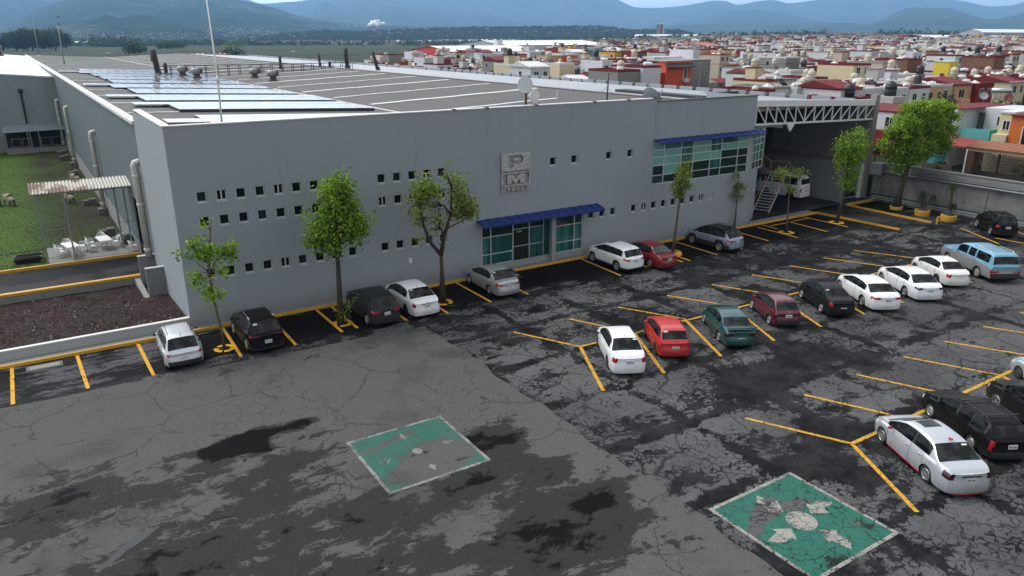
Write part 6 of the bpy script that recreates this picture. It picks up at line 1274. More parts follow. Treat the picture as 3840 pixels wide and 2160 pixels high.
t=put(make_car('parked_wagon','black estate car with roof bars beside the silver sedan','wagon',s,carpaint('dull black paint',(.006,.006,.007),.0,.25),group=GB,hubcap=1,badge=0,antenna=0),28.06,11.67,61.5,s)
m=MB(); 
for x in (r+.85,r+2.1): m.box((x-.025,-.72,1.50),(x+.025,.72,1.53))
m.build('roof_bar',M['trimb'],t)
s=suv(L=4.5,W=1.8,H=1.6,wb=2.6,ro=.9,cladding=1,tail=(.8,1.0,.6,.2)); s2=s
hh=R(61); put(make_car('parked_car','dark grey crossover cut by the right edge beside the black estate','car',s,carpaint('charcoal paint',(.012,.013,.014),.2,.3),group=GB,spokes=6,rails=None),32.4-2.6*math.cos(hh),12.86-2.6*math.sin(hh),61,s)
s=sedan(L=4.3,W=1.7,H=1.45,wb=2.5,ro=.95,wr=.29); put(make_car('parked_car','pale greenish silver car cut by the right edge, farthest in the near row','car',s,carpaint('pale green silver paint',(.36,.43,.42),.35,.3),group=GB,rim=M['rim_s'],hubcap=1),36.31-2.5*math.cos(hh),13.78-2.5*math.sin(hh),61,s)
# van under the staircase
r=-2.55
s=dict(L=5.1,W=1.8,H=2.25,wb=2.58,ro=1.05,wr=.33,z0=.24,top=[(r,1.30),(r+.03,1.38),(r+.06,1.42),(r+.20,1.95),(r+.32,2.16),(r+.6,2.25),(r+3.6,2.24),(r+4.0,2.12),(r+4.75,1.22),(r+4.9,1.05),(2.52,.85),(2.55,.7)],belt=[(r,1.28),(r+.3,1.30),(r+4.2,1.24),(r+4.7,1.12),(2.55,.66)],ws0=r+4.0,ws1=r+4.72,rw0=r+.07,rw1=r+.19,sg0=r+.35,sg1=r+4.5,bp=[r+3.1],doors=[r+1.9,r+3.1,r+4.1],doorspan=[(r+3.1,r+4.1,'door0'),(r+1.9,r+3.1,'door1')],glass=[(r+3.2,r+4.3),(r+1.95,r+3.05),(r+.5,r+1.85)],tail=(.72,1.12,.76,.07),head=(.62,.86,.5,.14),plate_z=.78,tum=.13,plan=[(r,.84),(r+.25,.89),(0,.9),(2.1,.88),(2.45,.76),(2.55,.62)],bulge_r=.06,pillar_black=0,black_r=.3)
t=put(make_car('parked_van','white passenger van parked in the covered bay beside the staircase','van',s,PW,hubcap=0,rim=M['rim_s'],spokes=6,antenna=0),60.35,45.1,97,s); t.location.z=.155
# small vehicles on the far road
far=[(78,845,'white pickup passing on the field road left of the roof flue'),(-60,760,'white pickup on the field road at the far left edge'),(250,820,'white pickup on the field road beside the bare brown tree')]
src=cars[15]
for x,y,lab in far:
    c=copy_tree(src); c.location=(x,y,terr(x,y)+.3); c.rotation_euler=(0,0,R(170)); c['label']=lab.replace('pickup','car'); c['group']='cars on the field road'
# ================================================================== TOWN
PAL={'white':(.50,.51,.53),'cream':(.52,.45,.29),'peach':(.50,.30,.17),'beige':(.42,.36,.28),'grey concrete':(.20,.195,.185),'pale grey':(.36,.36,.35),'dark red':(.17,.012,.016),'mustard':(.52,.30,.045),'orange':(.50,.13,.03),'teal':(.09,.34,.34),'blue':(.022,.075,.17),'pink':(.42,.10,.17),'yellow':(.58,.44,.05),'brown brick':(.20,.105,.065),'dark grey':(.085,.09,.095),'purple':(.15,.02,.10)}
ROOF={'dark red':(.13,.016,.018),'white':(.55,.55,.55),'grey':(.24,.235,.225),'rusty brown':(.17,.06,.035)}
HM={k:wall_paint(k+' render',v,.3) for k,v in PAL.items()}; RM={k:wall_paint(k+' roof coating',v,.45) for k,v in ROOF.items()}
n=NT('dark brown brick'); p=n.pos(); HM['brown brick']=n.fin(n.mix(n.noise(n.scale(p,(1,1,3)),1.2,5,.7),(.10,.05,.03),(.24,.13,.085)),.9,0,.2)
M['wpane']=plain('house window glass',(.02,.024,.028),.15); M['wframe']=plain('white window frame',(.55,.55,.54),.5)
M['tank_b']=plain('beige water tank',(.44,.39,.30),.6,var=.08); M['tank_k']=plain('black water tank',(.012,.012,.013),.45); M['gas']=plain('white gas tank',(.66,.66,.65),.4,var=.05); M['solar_t']=plain('solar heater tank',(.5,.51,.52),.25,.6); M['solar_v']=plain('solar heater tubes',(.02,.02,.035),.25)
def proj(x,y,z):
    p=np.array([x*AX[0]+y*AY[0],x*AX[1]+y*AY[1],z-CAM_H]); d=p@_f
    return (1920+F*(p@_r)/d,1080-F*(p@_u)/d,d)
SIL=([0,960,1440,1960,2400,2840,3290,3300,3330,3840],[205,230,258,295,318,338,358,590,600,670])
def visible(x,y,ztop,margin=3):
    a,b,d=proj(x,y,ztop); return -60<a<3900 and d>20 and b<np.interp(a,*SIL)-margin
def house_geo(h):
    """walls, roof and window meshes of one house in its own frame (origin at its base centre)"""
    w,d,H=h['w'],h['d'],h['h']; x0,x1,y0,y1=-w/2,w/2,-d/2,d/2
    wl=MB(); t=.14; st_=h.get('step',0)
    wl.add([(x0,y0,-1.5),(x1,y0,-1.5),(x1,y1,-1.5),(x0,y1,-1.5),(x0,y0,H),(x1,y0,H),(x1,y1,H),(x0,y1,H)],[(0,1,5,4),(1,2,6,5),(2,3,7,6),(3,0,4,7)])
    if h['hut']: a,b=h['hut']; wl.box((a-.9,b-1.0,H-.3),(a+.9,b+1.0,H+2.0))
    if h.get('front'): wl.box((x0+.1,y0-1.3,-1.5),(x0+w*.52,y0,h['front']))
    rf=MB(); par=.28
    rf.add([(x0+t,y0+t,H-.02),(x1-t,y0+t,H-.02),(x1-t,y1-t,H-.02),(x0+t,y1-t,H-.02)],[(0,1,2,3)],0)
    O=[(x0-.03,y0-.03),(x1+.03,y0-.03),(x1+.03,y1+.03),(x0-.03,y1+.03)]; I=[(x0+t,y0+t),(x1-t,y0+t),(x1-t,y1-t),(x0+t,y1-t)]
    vs=[(*q,H-.05) for q in O]+[(*q,H+par) for q in O]+[(*q,H+par) for q in I]+[(*q,H-.03) for q in I]; fs=[]
    for i in range(4): j=(i+1)%4; fs+=[(i,j,4+j,4+i),(4+i,4+j,8+j,8+i),(8+i,8+j,12+j,12+i)]
    rf.add(vs,fs,1 if h['cap'] else 0)
    if h['hut']: a,b=h['hut']; rf.box((a-1.0,b-1.1,H+2.0),(a+1.0,b+1.1,H+2.14),0)
    if h['pyr']:
        for a,b in h['pyr']: rf.add([(a-.8,b-.8,H),(a+.8,b-.8,H),(a+.8,b+.8,H),(a-.8,b+.8,H),(a,b,H+.62)],[(0,1,4),(1,2,4),(2,3,4),(3,0,4)],2)
    if h.get('pitch'):
        zr=1.1; rf.add([(x0-.2,y0-.3,H+.12),(x1+.2,y0-.3,H+.12),(x1+.2,y1*.2,H+zr),(x0-.2,y1*.2,H+zr),(x1+.2,y1+.2,H+.12),(x0-.2,y1+.2,H+.12)],[(0,1,2,3),(3,2,4,5),(1,4,2),(0,3,5)],0)
    wins=[]
    fy=y0 if h['face']<0 else y1; s=h['face']
    for lev in range(h['st']):
        for (a,ww,hh) in h['wx']:
            zc=1.5+lev*2.6
            if zc+hh/2>H-.3: continue
            m=MB(); yy=fy+s*.012
            m.box((a-ww/2-.07,min(yy,yy+s*.04),zc-hh/2-.07),(a+ww/2+.07,max(yy,yy+s*.04),zc+hh/2+.07),0); y2=yy+s*.045
            m.add([(a-ww/2,y2,zc-hh/2),(a-.03,y2,zc-hh/2),(a-.03,y2,zc+hh/2),(a-ww/2,y2,zc+hh/2)],[(0,1,2,3)],1); m.add([(a+.03,y2,zc-hh/2),(a+ww/2,y2,zc-hh/2),(a+ww/2,y2,zc+hh/2),(a+.03,y2,zc+hh/2)],[(0,1,2,3)],1)
            wins.append(m)
    if h['side']:
        m=MB(); b=h['side']; zc=1.5+(h['st']-1)*2.6; m.box((x0-.05,b-.5,zc-.5),(x0-.012,b+.5,zc+.6),0); m.add([(x0-.056,b-.42,zc-.42),(x0-.056,b+.42,zc-.42),(x0-.056,b+.42,zc+.52),(x0-.056,b-.42,zc+.52)],[(0,3,2,1)],1); wins.append(m)
    return wl,rf,wins
def new_house(r_,x,y,w,d,face,st_=None,col=None,roof=None):
    st_=st_ or (2 if r_.random()<.50 else (1 if r_.random()<.72 else 3)); H=[0,2.9,5.3,7.7][st_]+r_.uniform(-.25,.3)
    col=col or r_.choices(list(PAL),[47,10,3.5,9,15,11,7,2.6,1.0,.5,1.4,.8,.3,4.5,2,.3])[0]; roof=roof or r_.choices(list(ROOF),[62,13,16,9])[0]
    h=dict(x=x,y=y,w=w,d=d,h=H,st=st_,col=col,roof=roof,face=face,z=terr(x,y),cap=r_.random()<.24,hut=None,pyr=None,side=None)
    if r_.random()<.16: h['hut']=(r_.uniform(-w*.2,w*.2),r_.uniform(-d*.25,d*.25))
    if r_.random()<.3: h['pyr']=[(r_.uniform(-w*.25,w*.25),r_.uniform(-d*.3,d*.3)) for _ in range(r_.choice((1,2)))]
    if r_.random()<.3 and w>4: h['front']=r_.choice((2.6,3.0,H*.62))
    if r_.random()<.07: h['pitch']=1; h['pyr']=None; h['hut']=None
    h['wx']=[(-w*.22,1.0,1.1),(w*.24,.8,1.1)] if r_.random()<.6 else [(w*.1*r_.choice((-1,1)),1.5,1.2)]
    if r_.random()<.35: h['side']=r_.uniform(-d*.3,d*.3)
    u=r_.random(); h['tank']=None if h.get('pitch') else ('beige' if u<.40 else 'black' if u<.52 else None); h['gas']=r_.random()<.72 and not h.get('pitch'); h['sol']=r_.random()<.11 and not h.get('pitch'); h['dish']=r_.random()<.09
    return h
RES=[(70,95,22,60),(80,101,74,92),(120,152,134,162),(148,172,152,172)]
def reserved(x,y): return any(a<x<b and c<y<d for a,b,c,d in RES)
KEEP=[(1600,2080,420,213),(2400,2560,190,322),(2560,2760,200,322),(2620,2960,118,320),(3080,3220,108,350),(3300,3400,100,400),(3480,3560,150,262)]
def blocks(x,y):
    a,b,d=proj(x,y,terr(x,y)+5.6); return any(p0<a<p1 and math.hypot(x,y)<dm and b<ym for p0,p1,dm,ym in KEEP)
rr=random.Random(21); HS=[]; row=0; first=['peach','beige','peach','dark red','cream','blue','white','dark grey','pink','orange','peach','white','cream','beige','white']
y0=62.0
while y0<640:
    for sub,(yc,face) in enumerate(((y0+3.7,-1),(y0+11.1,1))):
        x=74+rr.uniform(0,3); k=0; xmax=(yc+14)/.40
        if y0<70 and sub==0: x=92
        prev=None
        while x<xmax and x<1200:
            w=rr.uniform(3.6,5.2) if y0<150 else rr.uniform(4.0,6.0); d=7.2
            dist=math.hypot(x,yc); dirp=proj(x+w/2,yc,3)[0]
            lim=np.interp(dirp,[1000,1440,2000,2600,3840],[250,370,470,640,760]); minp=1400 if dist<330 else 1560
            ok=dist<lim and dirp>minp and not reserved(x+w/2,yc) and not blocks(x+w/2,yc)
            if dirp<1500 and rr.random()<.35: ok=False
            if ok and rr.random()>.05:
                col=first[k%len(first)] if (y0<70 and sub==0 and 106<x<175) else None
                if y0<70 and sub==0 and 106<x<175: k+=1
                col=col or (rr.choice(['white','white','beige','grey concrete','pale grey','dark red','cream','white']) if dist<175 else None); h=new_house(rr,x+w/2,yc+(rr.uniform(-.9,.9)),w-.06,d,face,2 if y0<70 else None,col); h['row']=row+sub; HS.append(h)
            x+=w
            if rr.random()<.05: x+=rr.uniform(5,9)
    row+=2; y0+=20.5
for r in range(row):
    L=[h for h in HS if h['row']==r]; L.sort(key=lambda h:h['x'])
    for i,h in enumerate(L): h['lf']=L[i-1]['col'] if i else 'open'; h['rt']=L[i+1]['col'] if i<len(L)-1 else 'open'
ORD=['first','second','third','fourth','fifth','sixth','seventh','eighth','ninth','tenth','eleventh','twelfth']
VIS=[h for h in HS if visible(h['x'],h['y'],h['z']+h['h']+.2)]
VIS.sort(key=lambda h:math.hypot(h['x'],h['y']))
NEAR,FAR=VIS[:270],VIS[270:]
labs={}
def uniq(l,alt):
    for a_,b_ in ((' and beige tank',''),(' and black tank',''),(' and roof hut',''),(' and gas tank',''),(' and pitched roof',''),(' and solar heater','')):
        if len(l.split())>14: l=l.replace(a_,b_)
    if len(l.split())>16: l=l.replace('-storey','-floor').replace(' and water tank','')
    alt=[a for a in alt if len((l+' '+a).split())<=16] or ['farther right','farther back','the right one']
    if l in labs:
        for a in alt:
            q=l+' '+a
            if q not in labs: l=q; break
        else:
            k=2
            while f'{l} {k}' in labs: k+=1
            l=f'{l} {k}'
    labs[l]=1; return l
def rowname(r): return ORD[r] if r<12 else 'far'
def where(h):
    p=proj(h['x'],h['y'],h['z']+h['h'])[0]
    return ['above solar panels','above dark roof','above drum dishes','above right parapet','above glazed corner','above truss','above large tree','above property wall'][int(np.clip(np.searchsorted([1500,1800,2100,2500,2850,3200,3560],p),0,7))]
def feat(h):
    f=[]
    if h['hut']: f.append('a roof hut')
    if h['pitch'] if 'pitch' in h else 0: f.append('a pitched roof')
    if h['tank']: f.append('a %s tank'%h['tank'])
    if h['sol']: f.append('a solar heater')
    if h['gas'] and not f: f.append('a gas tank')
    return (' and '+f[0][2:]) if f else ''
def tank_obj(x,y,z,kind,label,s=1.0):
    t=thing('water_tank',label,'water tank',(x,y,z),0,'%s roof water tanks'%kind); r=.58*s; H=1.35*s
    if tank_obj.me.get(kind) is None:
        m=MB(); m.lathe((0,0,0),[(.56,0),(.58,.06),(.58,.42),(.6,.45),(.58,.48),(.58,.86),(.6,.89),(.58,.92),(.57,1.15),(.42,1.33),(.2,1.4)],16); b=m.build('tank_body',M['tank_b'] if kind=='beige' else M['tank_k']); m=MB(); m.lathe((0,0,0),[(.21,1.38),(.21,1.47),(.0,1.5)],12); l=m.build('lid',M['tank_b'] if kind=='beige' else M['tank_k'])
        tank_obj.me[kind]=(b.data,l.data); bpy.data.objects.remove(b); bpy.data.objects.remove(l)
    for nm,me in zip(('tank_body','lid'),tank_obj.me[kind]): o=bpy.data.objects.new(nm,me); COL.objects.link(o); o.parent=t
    t.scale=(s,s,s); return t
tank_obj.me={}
_gm=None
def gas_obj(x,y,z,label,rz=0,s=1.0):
    global _gm
    t=thing('gas_tank',label,'gas tank',(x,y,z),rz,'white gas tanks on the roofs')
    if _gm is None:
        m=MB(); m.lathe((0,0,.42),[(0,-.72),(.2,-.68),(.32,-.55),(.34,-.4),(.34,.4),(.32,.55),(.2,.68),(0,.72)],14,0,'x'); m.tube((0,0,.7),(0,0,.86),.12); a=m.build('vessel',M['gas']); m=MB(); 
        for q in (-.4,.4): m.box((q-.05,-.2,0),(q+.05,.2,.2))
        b=m.build('feet',M['steel']); _gm=(a.data,b.data); bpy.data.objects.remove(a); bpy.data.objects.remove(b)
    for nm,me in zip(('vessel','feet'),_gm): o=bpy.data.objects.new(nm,me); COL.objects.link(o); o.parent=t
    t.scale=(s,s,s)
_sm=None
def solar_obj(x,y,z,label,rz=0):
    global _sm
    t=thing('solar_heater',label,'solar heater',(x,y,z),rz,'solar water heaters on the roofs')
    if _sm is None:
        m=MB(); m.lathe((0,.0,1.15),[(0,-.95),(.24,-.93),(.24,.93),(0,.95)],14,0,'x'); a=m.build('tank',M['solar_t']); m=MB()
        for k in range(14): q=-.8+1.6*k/13; m.tube((q,-.1,1.05),(q,-1.25,.2),.03,n=5)
        b=m.build('tubes',M['solar_v']); m=MB()
        for q in (-.85,.85): m.tube((q,0,1.1),(q,.25,0),.025,n=5); m.tube((q,-.1,1.05),(q,-1.3,.1),.025,n=5)
        c=m.build('frame',M['steel']); _sm=(a.data,b.data,c.data); [bpy.data.objects.remove(q) for q in (a,b,c)]
    for nm,me in zip(('tank','tubes','frame'),_sm): o=bpy.data.objects.new(nm,me); COL.objects.link(o); o.parent=t
def dish_obj(x,y,z,label,col):
    t=thing('roof_dish',label,'satellite dish',(x,y,z),0,'small dishes on the house roofs'); m=MB(); dish(m,(0,0,.75),(-.6,-.7,.5),.42,.1); m.build('reflector',col,t); m=MB(); m.tube((0,0,0),(.03,.03,.7),.03,n=6); m.build('stand',M['steel'],t)
def build_house(h,label=None,name='terraced_house',parts=True):
    wl,rf,wins=house_geo(h)
    label=label or uniq(('%s %s house with %s roof%s, %s row %s'%(h['col'],['','low','two-storey','three-storey'][h['st']],h['roof'],feat(h),rowname(h['row']),where(h))).replace('low grey concrete','low concrete'),['beside %s'%h['lf'],'left of %s'%h['rt'],'between %s and %s'%(h['lf'].split()[-1],h['rt'].split()[-1])])
    t=thing(name,label,'house',(h['x'],h['y'],h['z']),0,'houses of the town'); wl.build('walls',HM[h['col']],t); rf.build('roof',[RM[h['roof']],RM['white'] if h['cap'] else HM[h['col']],RM['white']],t)
    for m in wins: m.build('window',[M['wframe'],M['wpane']],t)
    return t
cols_dish=[plain('dark red dish',(.15,.02,.025),.5),plain('grey dish',(.25,.27,.28),.5),plain('blue dish',(.06,.16,.3),.5)]
def toppings(h,r_):
    zt_=h['z']+h['h']; who='%s house'%h['col']; tail=', %s row %s'%(rowname(h['row']),where(h))
    if h['tank']:
        a,b=r_.uniform(-h['w']*.3,h['w']*.3),r_.uniform(-h['d']*.3,h['d']*.3); zz=zt_+ (2.1 if h['hut'] else .1); 
        if h['hut']: a,b=h['hut']
        elif r_.random()<.4: zz+=.9; m=MB(); m.box((h['x']+a-.6,h['y']+b-.6,zt_-.05),(h['x']+a+.6,h['y']+b+.6,zz)); o=m.build('tank_pedestal',HM['grey concrete']); tag(o,uniq('concrete tank pedestal on the %s%s'%(who,tail),['left of %s'%h['rt'],'right of %s'%h['lf']]),'pedestal','tank pedestals on the roofs')
        tank_obj(h['x']+a,h['y']+b,zz,h['tank'],uniq('%s water tank on the %s%s'%(h['tank'],who,tail),['left of %s'%h['rt'],'right of %s'%h['lf'],'between %s and %s'%(h['lf'].split()[-1],h['rt'].split()[-1])]))
    if h['gas']: a,b=r_.uniform(-h['w']*.32,h['w']*.32),r_.uniform(-h['d']*.4,-h['d']*.1); gas_obj(h['x']+a,h['y']+b,zt_,uniq('white gas tank on the %s%s'%(who,tail),['left of %s'%h['rt'],'right of %s'%h['lf'],'between %s and %s'%(h['lf'].split()[-1],h['rt'].split()[-1])]),r_.choice((0,.4,-.5)),r_.uniform(.8,1.1))
    if h['sol']: solar_obj(h['x']+h['w']*.1,h['y']+1.5,zt_+.02,uniq('silver solar water heater on the %s%s'%(who,tail),['left of %s'%h['rt'],'right of %s'%h['lf']]),r_.uniform(-.3,.3))
    if h['dish']: dish_obj(h['x']-h['w']*.3,h['y']-h['d']*.35,zt_+.25,uniq('small satellite dish on the %s%s'%(who,tail),['left of %s'%h['rt'],'right of %s'%h['lf']]),r_.choice(cols_dish))
r2=random.Random(4)
for h in NEAR: build_house(h); toppings(h,r2)
# the rest of the town: one mass of houses, one of roof tanks
M['tint']=attr_paint('town render'); 
def mass(name,lst,fn):
    V=[];Fc=[];C=[]
    for h in lst:
        for m,cols in fn(h):
            b=len(V); V+= [(v[0]+h['x'],v[1]+h['y'],v[2]+h['z']) for v in m.v]; Fc+= [[b+i for i in f] for f in m.f]; C+= [(*cols[k],1) for k in m.m]
    q=MB(); q.v=V; q.f=Fc; q.m=[0]*len(Fc); q.s=[False]*len(Fc); return tag(q.build(name,M['tint'],None,None,C),kind='stuff')
def hfn(h):
    wl,rf,wins=house_geo(h); o=[(wl,[PAL[h['col']]]),(rf,[ROOF[h['roof']],ROOF['white'] if h['cap'] else PAL[h['col']],ROOF['white']])]
    for w in wins[:2]: o.append((w,[(.5,.5,.5),(.02,.024,.03)]))
    return o
def tfn(h):
    o=[]; H=h['h']
    if h['tank']: m=MB(); m.lathe((r2.uniform(-1.5,1.5),r2.uniform(-2,2),H+r2.choice((.1,1))),[(.58,0),(.58,1.1),(.3,1.35),(0,1.45)],8); o.append((m,[(.44,.39,.3) if h['tank']=='beige' else (.012,.012,.013)]))
    if h['gas']: m=MB(); m.lathe((r2.uniform(-1.5,1.5),-2,H+.42),[(0,-.7),(.33,-.5),(.33,.5),(0,.7)],8,0,'x'); o.append((m,[(.66,.66,.65)]))
    return o
if FAR: mass('distant_houses',FAR,hfn); mass('distant_roof_tanks',FAR,tfn)
# --- hero houses
def simple(name,label,cat,boxes,loc=(0,0,0)):
    t=thing(name,label,cat,loc)
    by={}
    for nm,a,b,mat in boxes: 
        m=MB(); m.box(a,b); m.build(nm,mat,t)
    return t
def win(t,x,y0,y1,z0,z1,n_=2):     # window on a wall looking to -X
    f=MB(); f.box((x-.06,y0-.07,z0-.07),(x-.01,y1+.07,z1+.07)); fo=f.build('window',M['wframe'],t); g=MB()
    for k in range(n_): a=y0+(y1-y0)*k/n_+.03; b=y0+(y1-y0)*(k+1)/n_-.03; g.add([(x-.066,a,z0),(x-.066,b,z0),(x-.066,b,z1),(x-.066,a,z1)],[(0,3,2,1)])
    g.build('pane',M['wpane'],fo)
def winy(t,x0,x1,y,z0,z1,n_=2):    # window on a wall looking to -Y
    f=MB(); f.box((x0-.08,y-.06,z0-.08),(x1+.08,y-.01,z1+.08)); fo=f.build('window',M['wframe'],t); g=MB()
    for k in range(n_): a=x0+(x1-x0)*k/n_+.03; b=x0+(x1-x0)*(k+1)/n_-.03; g.add([(a,y-.066,z0),(b,y-.066,z0),(b,y-.066,z1),(a,y-.066,z1)],[(0,1,2,3)])
    g.build('pane',M['wpane'],fo)
ZG=2.5
t=thing('terraced_house','white house with teal side strip and teal balcony behind the property wall','house',(0,0,0),0,'houses behind the property wall')
m=MB(); m.box((77,39.9,2.4),(86,41.6,8.1)); m.build('teal_wall',HM['teal'],t); m=MB(); m.box((77.02,39.5,2.4),(86,39.9,8.15)); m.box((80.6,35.75,2.4),(86,39.5,8.2)); m.build('walls',HM['white'],t)
m=MB(); m.box((76.95,41.6,8.1),(86,42.2,8.2)); m.box((77,38.75,8.15),(86,41.6,8.25)); m.build('roof',RM['dark red'],t)
m=MB(); m.box((77.6,36.5,5.4),(80.6,39.0,5.55)); m.box((77.45,36.4,5.3),(77.6,39.1,6.4)); m.box((77.6,36.4,5.3),(80.6,36.5,6.4)); m.build('balcony',HM['teal'],t); win(t,80.6,36.6,37.4,6.6,7.4); win(t,77.0,40.2,41.0,3.6,4.9,2)
m=MB(); m.box((80.5,38.6,5.6),(80.62,39.2,7.7)); m.build('door',HM['dark grey'],t)
m=MB(); m.add([(74.4,36.6,5.0),(74.4,42,5.0),(77,42,5.5),(77,36.6,5.5),(74.4,36.6,4.85),(74.4,42,4.85),(77,42,5.35),(77,36.6,5.35)],[(0,3,2,1),(4,5,6,7),(0,1,5,4),(0,4,7,3),(1,2,6,5)]); m.build('porch_roof',wall_paint('dull red porch roof',(.22,.05,.04),.3),t); m=MB(); m.box((74.4,36.5,2.4),(74.6,36.72,5.0)); m.build('porch_post',M['white'],t)
t=thing('terraced_house','cream house between the white teal-balcony house and the bright orange house','house',(0,0,0),0,'houses behind the property wall'); m=MB(); m.box((77.3,34.4,2.4),(86,35.7,8.1)); m.box((76.3,34.4,5.2),(77.3,35.65,6.2)); m.build('walls',HM['cream'],t); m=MB(); m.box((77.2,34.4,8.1),(86,35.7,8.25)); m.build('roof',RM['white'],t); win(t,77.3,34.7,35.3,6.6,7.4)
t=thing('terraced_house','bright orange house at the right edge behind the tiled carport','house',(0,0,0),0,'houses behind the property wall'); m=MB(); m.box((76.6,26,2.4),(86,34.35,7.95)); m.build('walls',HM['orange'],t); m=MB(); m.box((76.4,26,7.95),(86,34.35,8.1)); m.build('roof',RM['dark red'],t); win(t,76.6,31.6,33.2,5.3,7.0,3); win(t,76.6,27.4,28.4,5.1,7.0,2)
t=thing('tiled_carport','carport with a terracotta tiled roof, brick pillar and dark grille gate','carport',(0,0,0))
n=NT('terracotta tiles'); p=n.pos(); w=n.n('ShaderNodeTexWave',bands_direction='Y'); n.put(w.inputs[0],p); w.inputs['Scale'].default_value=1.3; w2=n.n('ShaderNodeTexWave',bands_direction='X'); n.put(w2.inputs[0],p); w2.inputs['Scale'].default_value=.9
c=n.mix(n.noise(p,2.5,4,.6),(.20,.065,.035),(.36,.15,.09)); c=n.mix(n.math('MULTIPLY',n.smooth(w.outputs[1],.6,.9),.8),c,(.06,.02,.014)); c=n.mix(n.math('MULTIPLY',n.smooth(w2.outputs[1],.75,1),.6),c,(.42,.27,.2)); n.bump(w.outputs[1],.8,.08); M['tiles']=n.fin(c,.8,0,.25)
m=MB(); m.add([(71.6,27,5.42),(71.6,35.4,5.42),(73.7,35.3,5.86),(73.7,27,5.86),(71.6,27,5.3),(71.6,35.4,5.3),(73.7,35.3,5.72),(73.7,27,5.72)],[(0,3,2,1),(4,5,6,7),(0,1,5,4),(1,2,6,5)]); m.build('tiled_roof',M['tiles'],t)
m=MB(); m.box((71.75,27,5.05),(71.95,35.3,5.3)); m.build('fascia',HM['cream'],t); m=MB(); m.box((71.8,34.7,2.4),(72.4,35.3,5.1)); m.box((72.4,35.0,2.4),(73.6,35.3,5.3)); m.build('brick_pillar',HM['brown brick'],t)
m=MB()
for y in np.arange(27,34.7,.22): m.box((71.95,y-.012,3.4),(71.98,y+.012,5.05))
for z in np.arange(3.4,5.1,.26): m.box((71.94,27,z-.012),(71.97,34.7,z+.012))
for y in (28.4,30.5,32.6): m.box((71.9,y-.06,2.5),(72.0,y+.06,5.05))
m.box((71.93,27,2.4),(71.97,34.7,3.4)); m.build('grille_gate',plain('dark brown iron',(.03,.02,.015),.6),t)
m=MB(); m.box((74.2,27,2.4),(74.28,35,4.6)); m.build('back_wall',HM['beige'],t)
t=thing('picket_fence','small wooden picket fence in front of the teal house','fence',(0,0,0)); m=MB(); 
for k in range(26): y=37.2+k*.2; m.box((73.2,y,2.45),(73.24,y+.11,3.3+.25*(k%2)*0+.02*(k%3)))
m.box((73.25,37.2,2.7),(73.29,42.3,2.78)); m.box((73.25,37.2,3.1),(73.29,42.3,3.18)); m.build('pickets',plain('weathered wood',(.11,.09,.07),.9,var=.4),t)
for (x,y,hh,s,l) in [(74,45.5,2.0,1.0,'round clipped dark bush in front of the dark red entrance wall'),(73.6,43.6,1.2,.8,'low dark bush beside the picket fence'),(73.6,38.4,.9,.7,'small shrub at the foot of the teal wall'),(74.6,29,2.5,1.2,'dark shrub growing behind the grille gate'),(74.5,31.8,1.6,1.0,'low leafy plants behind the grille gate')]:
    rs=np.random.RandomState(int(x*10+y)); C=rs.normal(0,.36,(60,3))*[s,s,hh*.35]+[0,0,hh*.6]; t=thing('garden_bush',l,'bush',(x,y,ZG)); leaves_mesh('crown',C,.09,M['leaf_x'],t,rs,None,.16,12); m=MB(); m.tube((0,0,0),(0,0,hh*.7),.05); m.build('stem',M['bark'],t)
t=thing('terraced_house','dark red low house with a white upper wall just right of the concrete column','house',(0,0,0),0,'houses behind the property wall'); m=MB(); m.box((78,46,2.4),(88,52,5.2)); m.build('walls',HM['dark red'],t); m=MB(); m.box((79,46,5.2),(90,54,7.1)); m.build('upper_walls',HM['white'],t); m=MB(); m.box((78.9,45.9,7.1),(90.1,54.1,7.25)); m.build('roof',RM['dark red'],t); win(t,79,47,48,5.6,6.6)
t=thing('tank_plinth','pale block plinth carrying the large black tank behind the truss column','plinth',(89.3,54.2,2.5)); m=MB(); m.box((-1.3,-1.3,0),(1.3,1.3,5.5)); m.build('block',HM['pale grey'],t)
tank_obj(89.3,54.2,8.0,'black','large black water tank on the pale plinth just right of the truss',1.2)
tank_obj(101.5,75.7,7.15,'beige','large beige water tank above the middle of the truss beam',1.3); tank_obj(93.5,62.5,7.2,'black','large black water tank above the right half of the truss beam',1.2)
for (x,y,w,d,z,l) in [(101.5,76,9,7,4.6,'pale grey low house under the large beige tank'),(94,63,8,7,4.6,'mustard low house under the black tank above the truss')]:
    h=new_house(rr,x,y,w,d,-1,1,'white' if 'grey' in l else 'mustard','dark red'); h['h']=z; h['row']=0; h['tank']=None; h['hut']=None; build_house(h,l)
solar_obj(88,41,8.3,'silver solar water heater behind the crown of the large spreading tree',-.9); gas_obj(82.5,35.2,8.25,'white gas tank on the cream house roof at the right edge',1.2,1.1); gas_obj(82,33.6,8.25,'white gas tank on the bright orange house roof at the right edge',1.2,1.1)
dish_obj(84,38.3,8.3,'red satellite dish on the white teal-balcony house',cols_dish[0]); dish_obj(84.5,41,8.3,'grey satellite dish behind the teal strip',cols_dish[1])
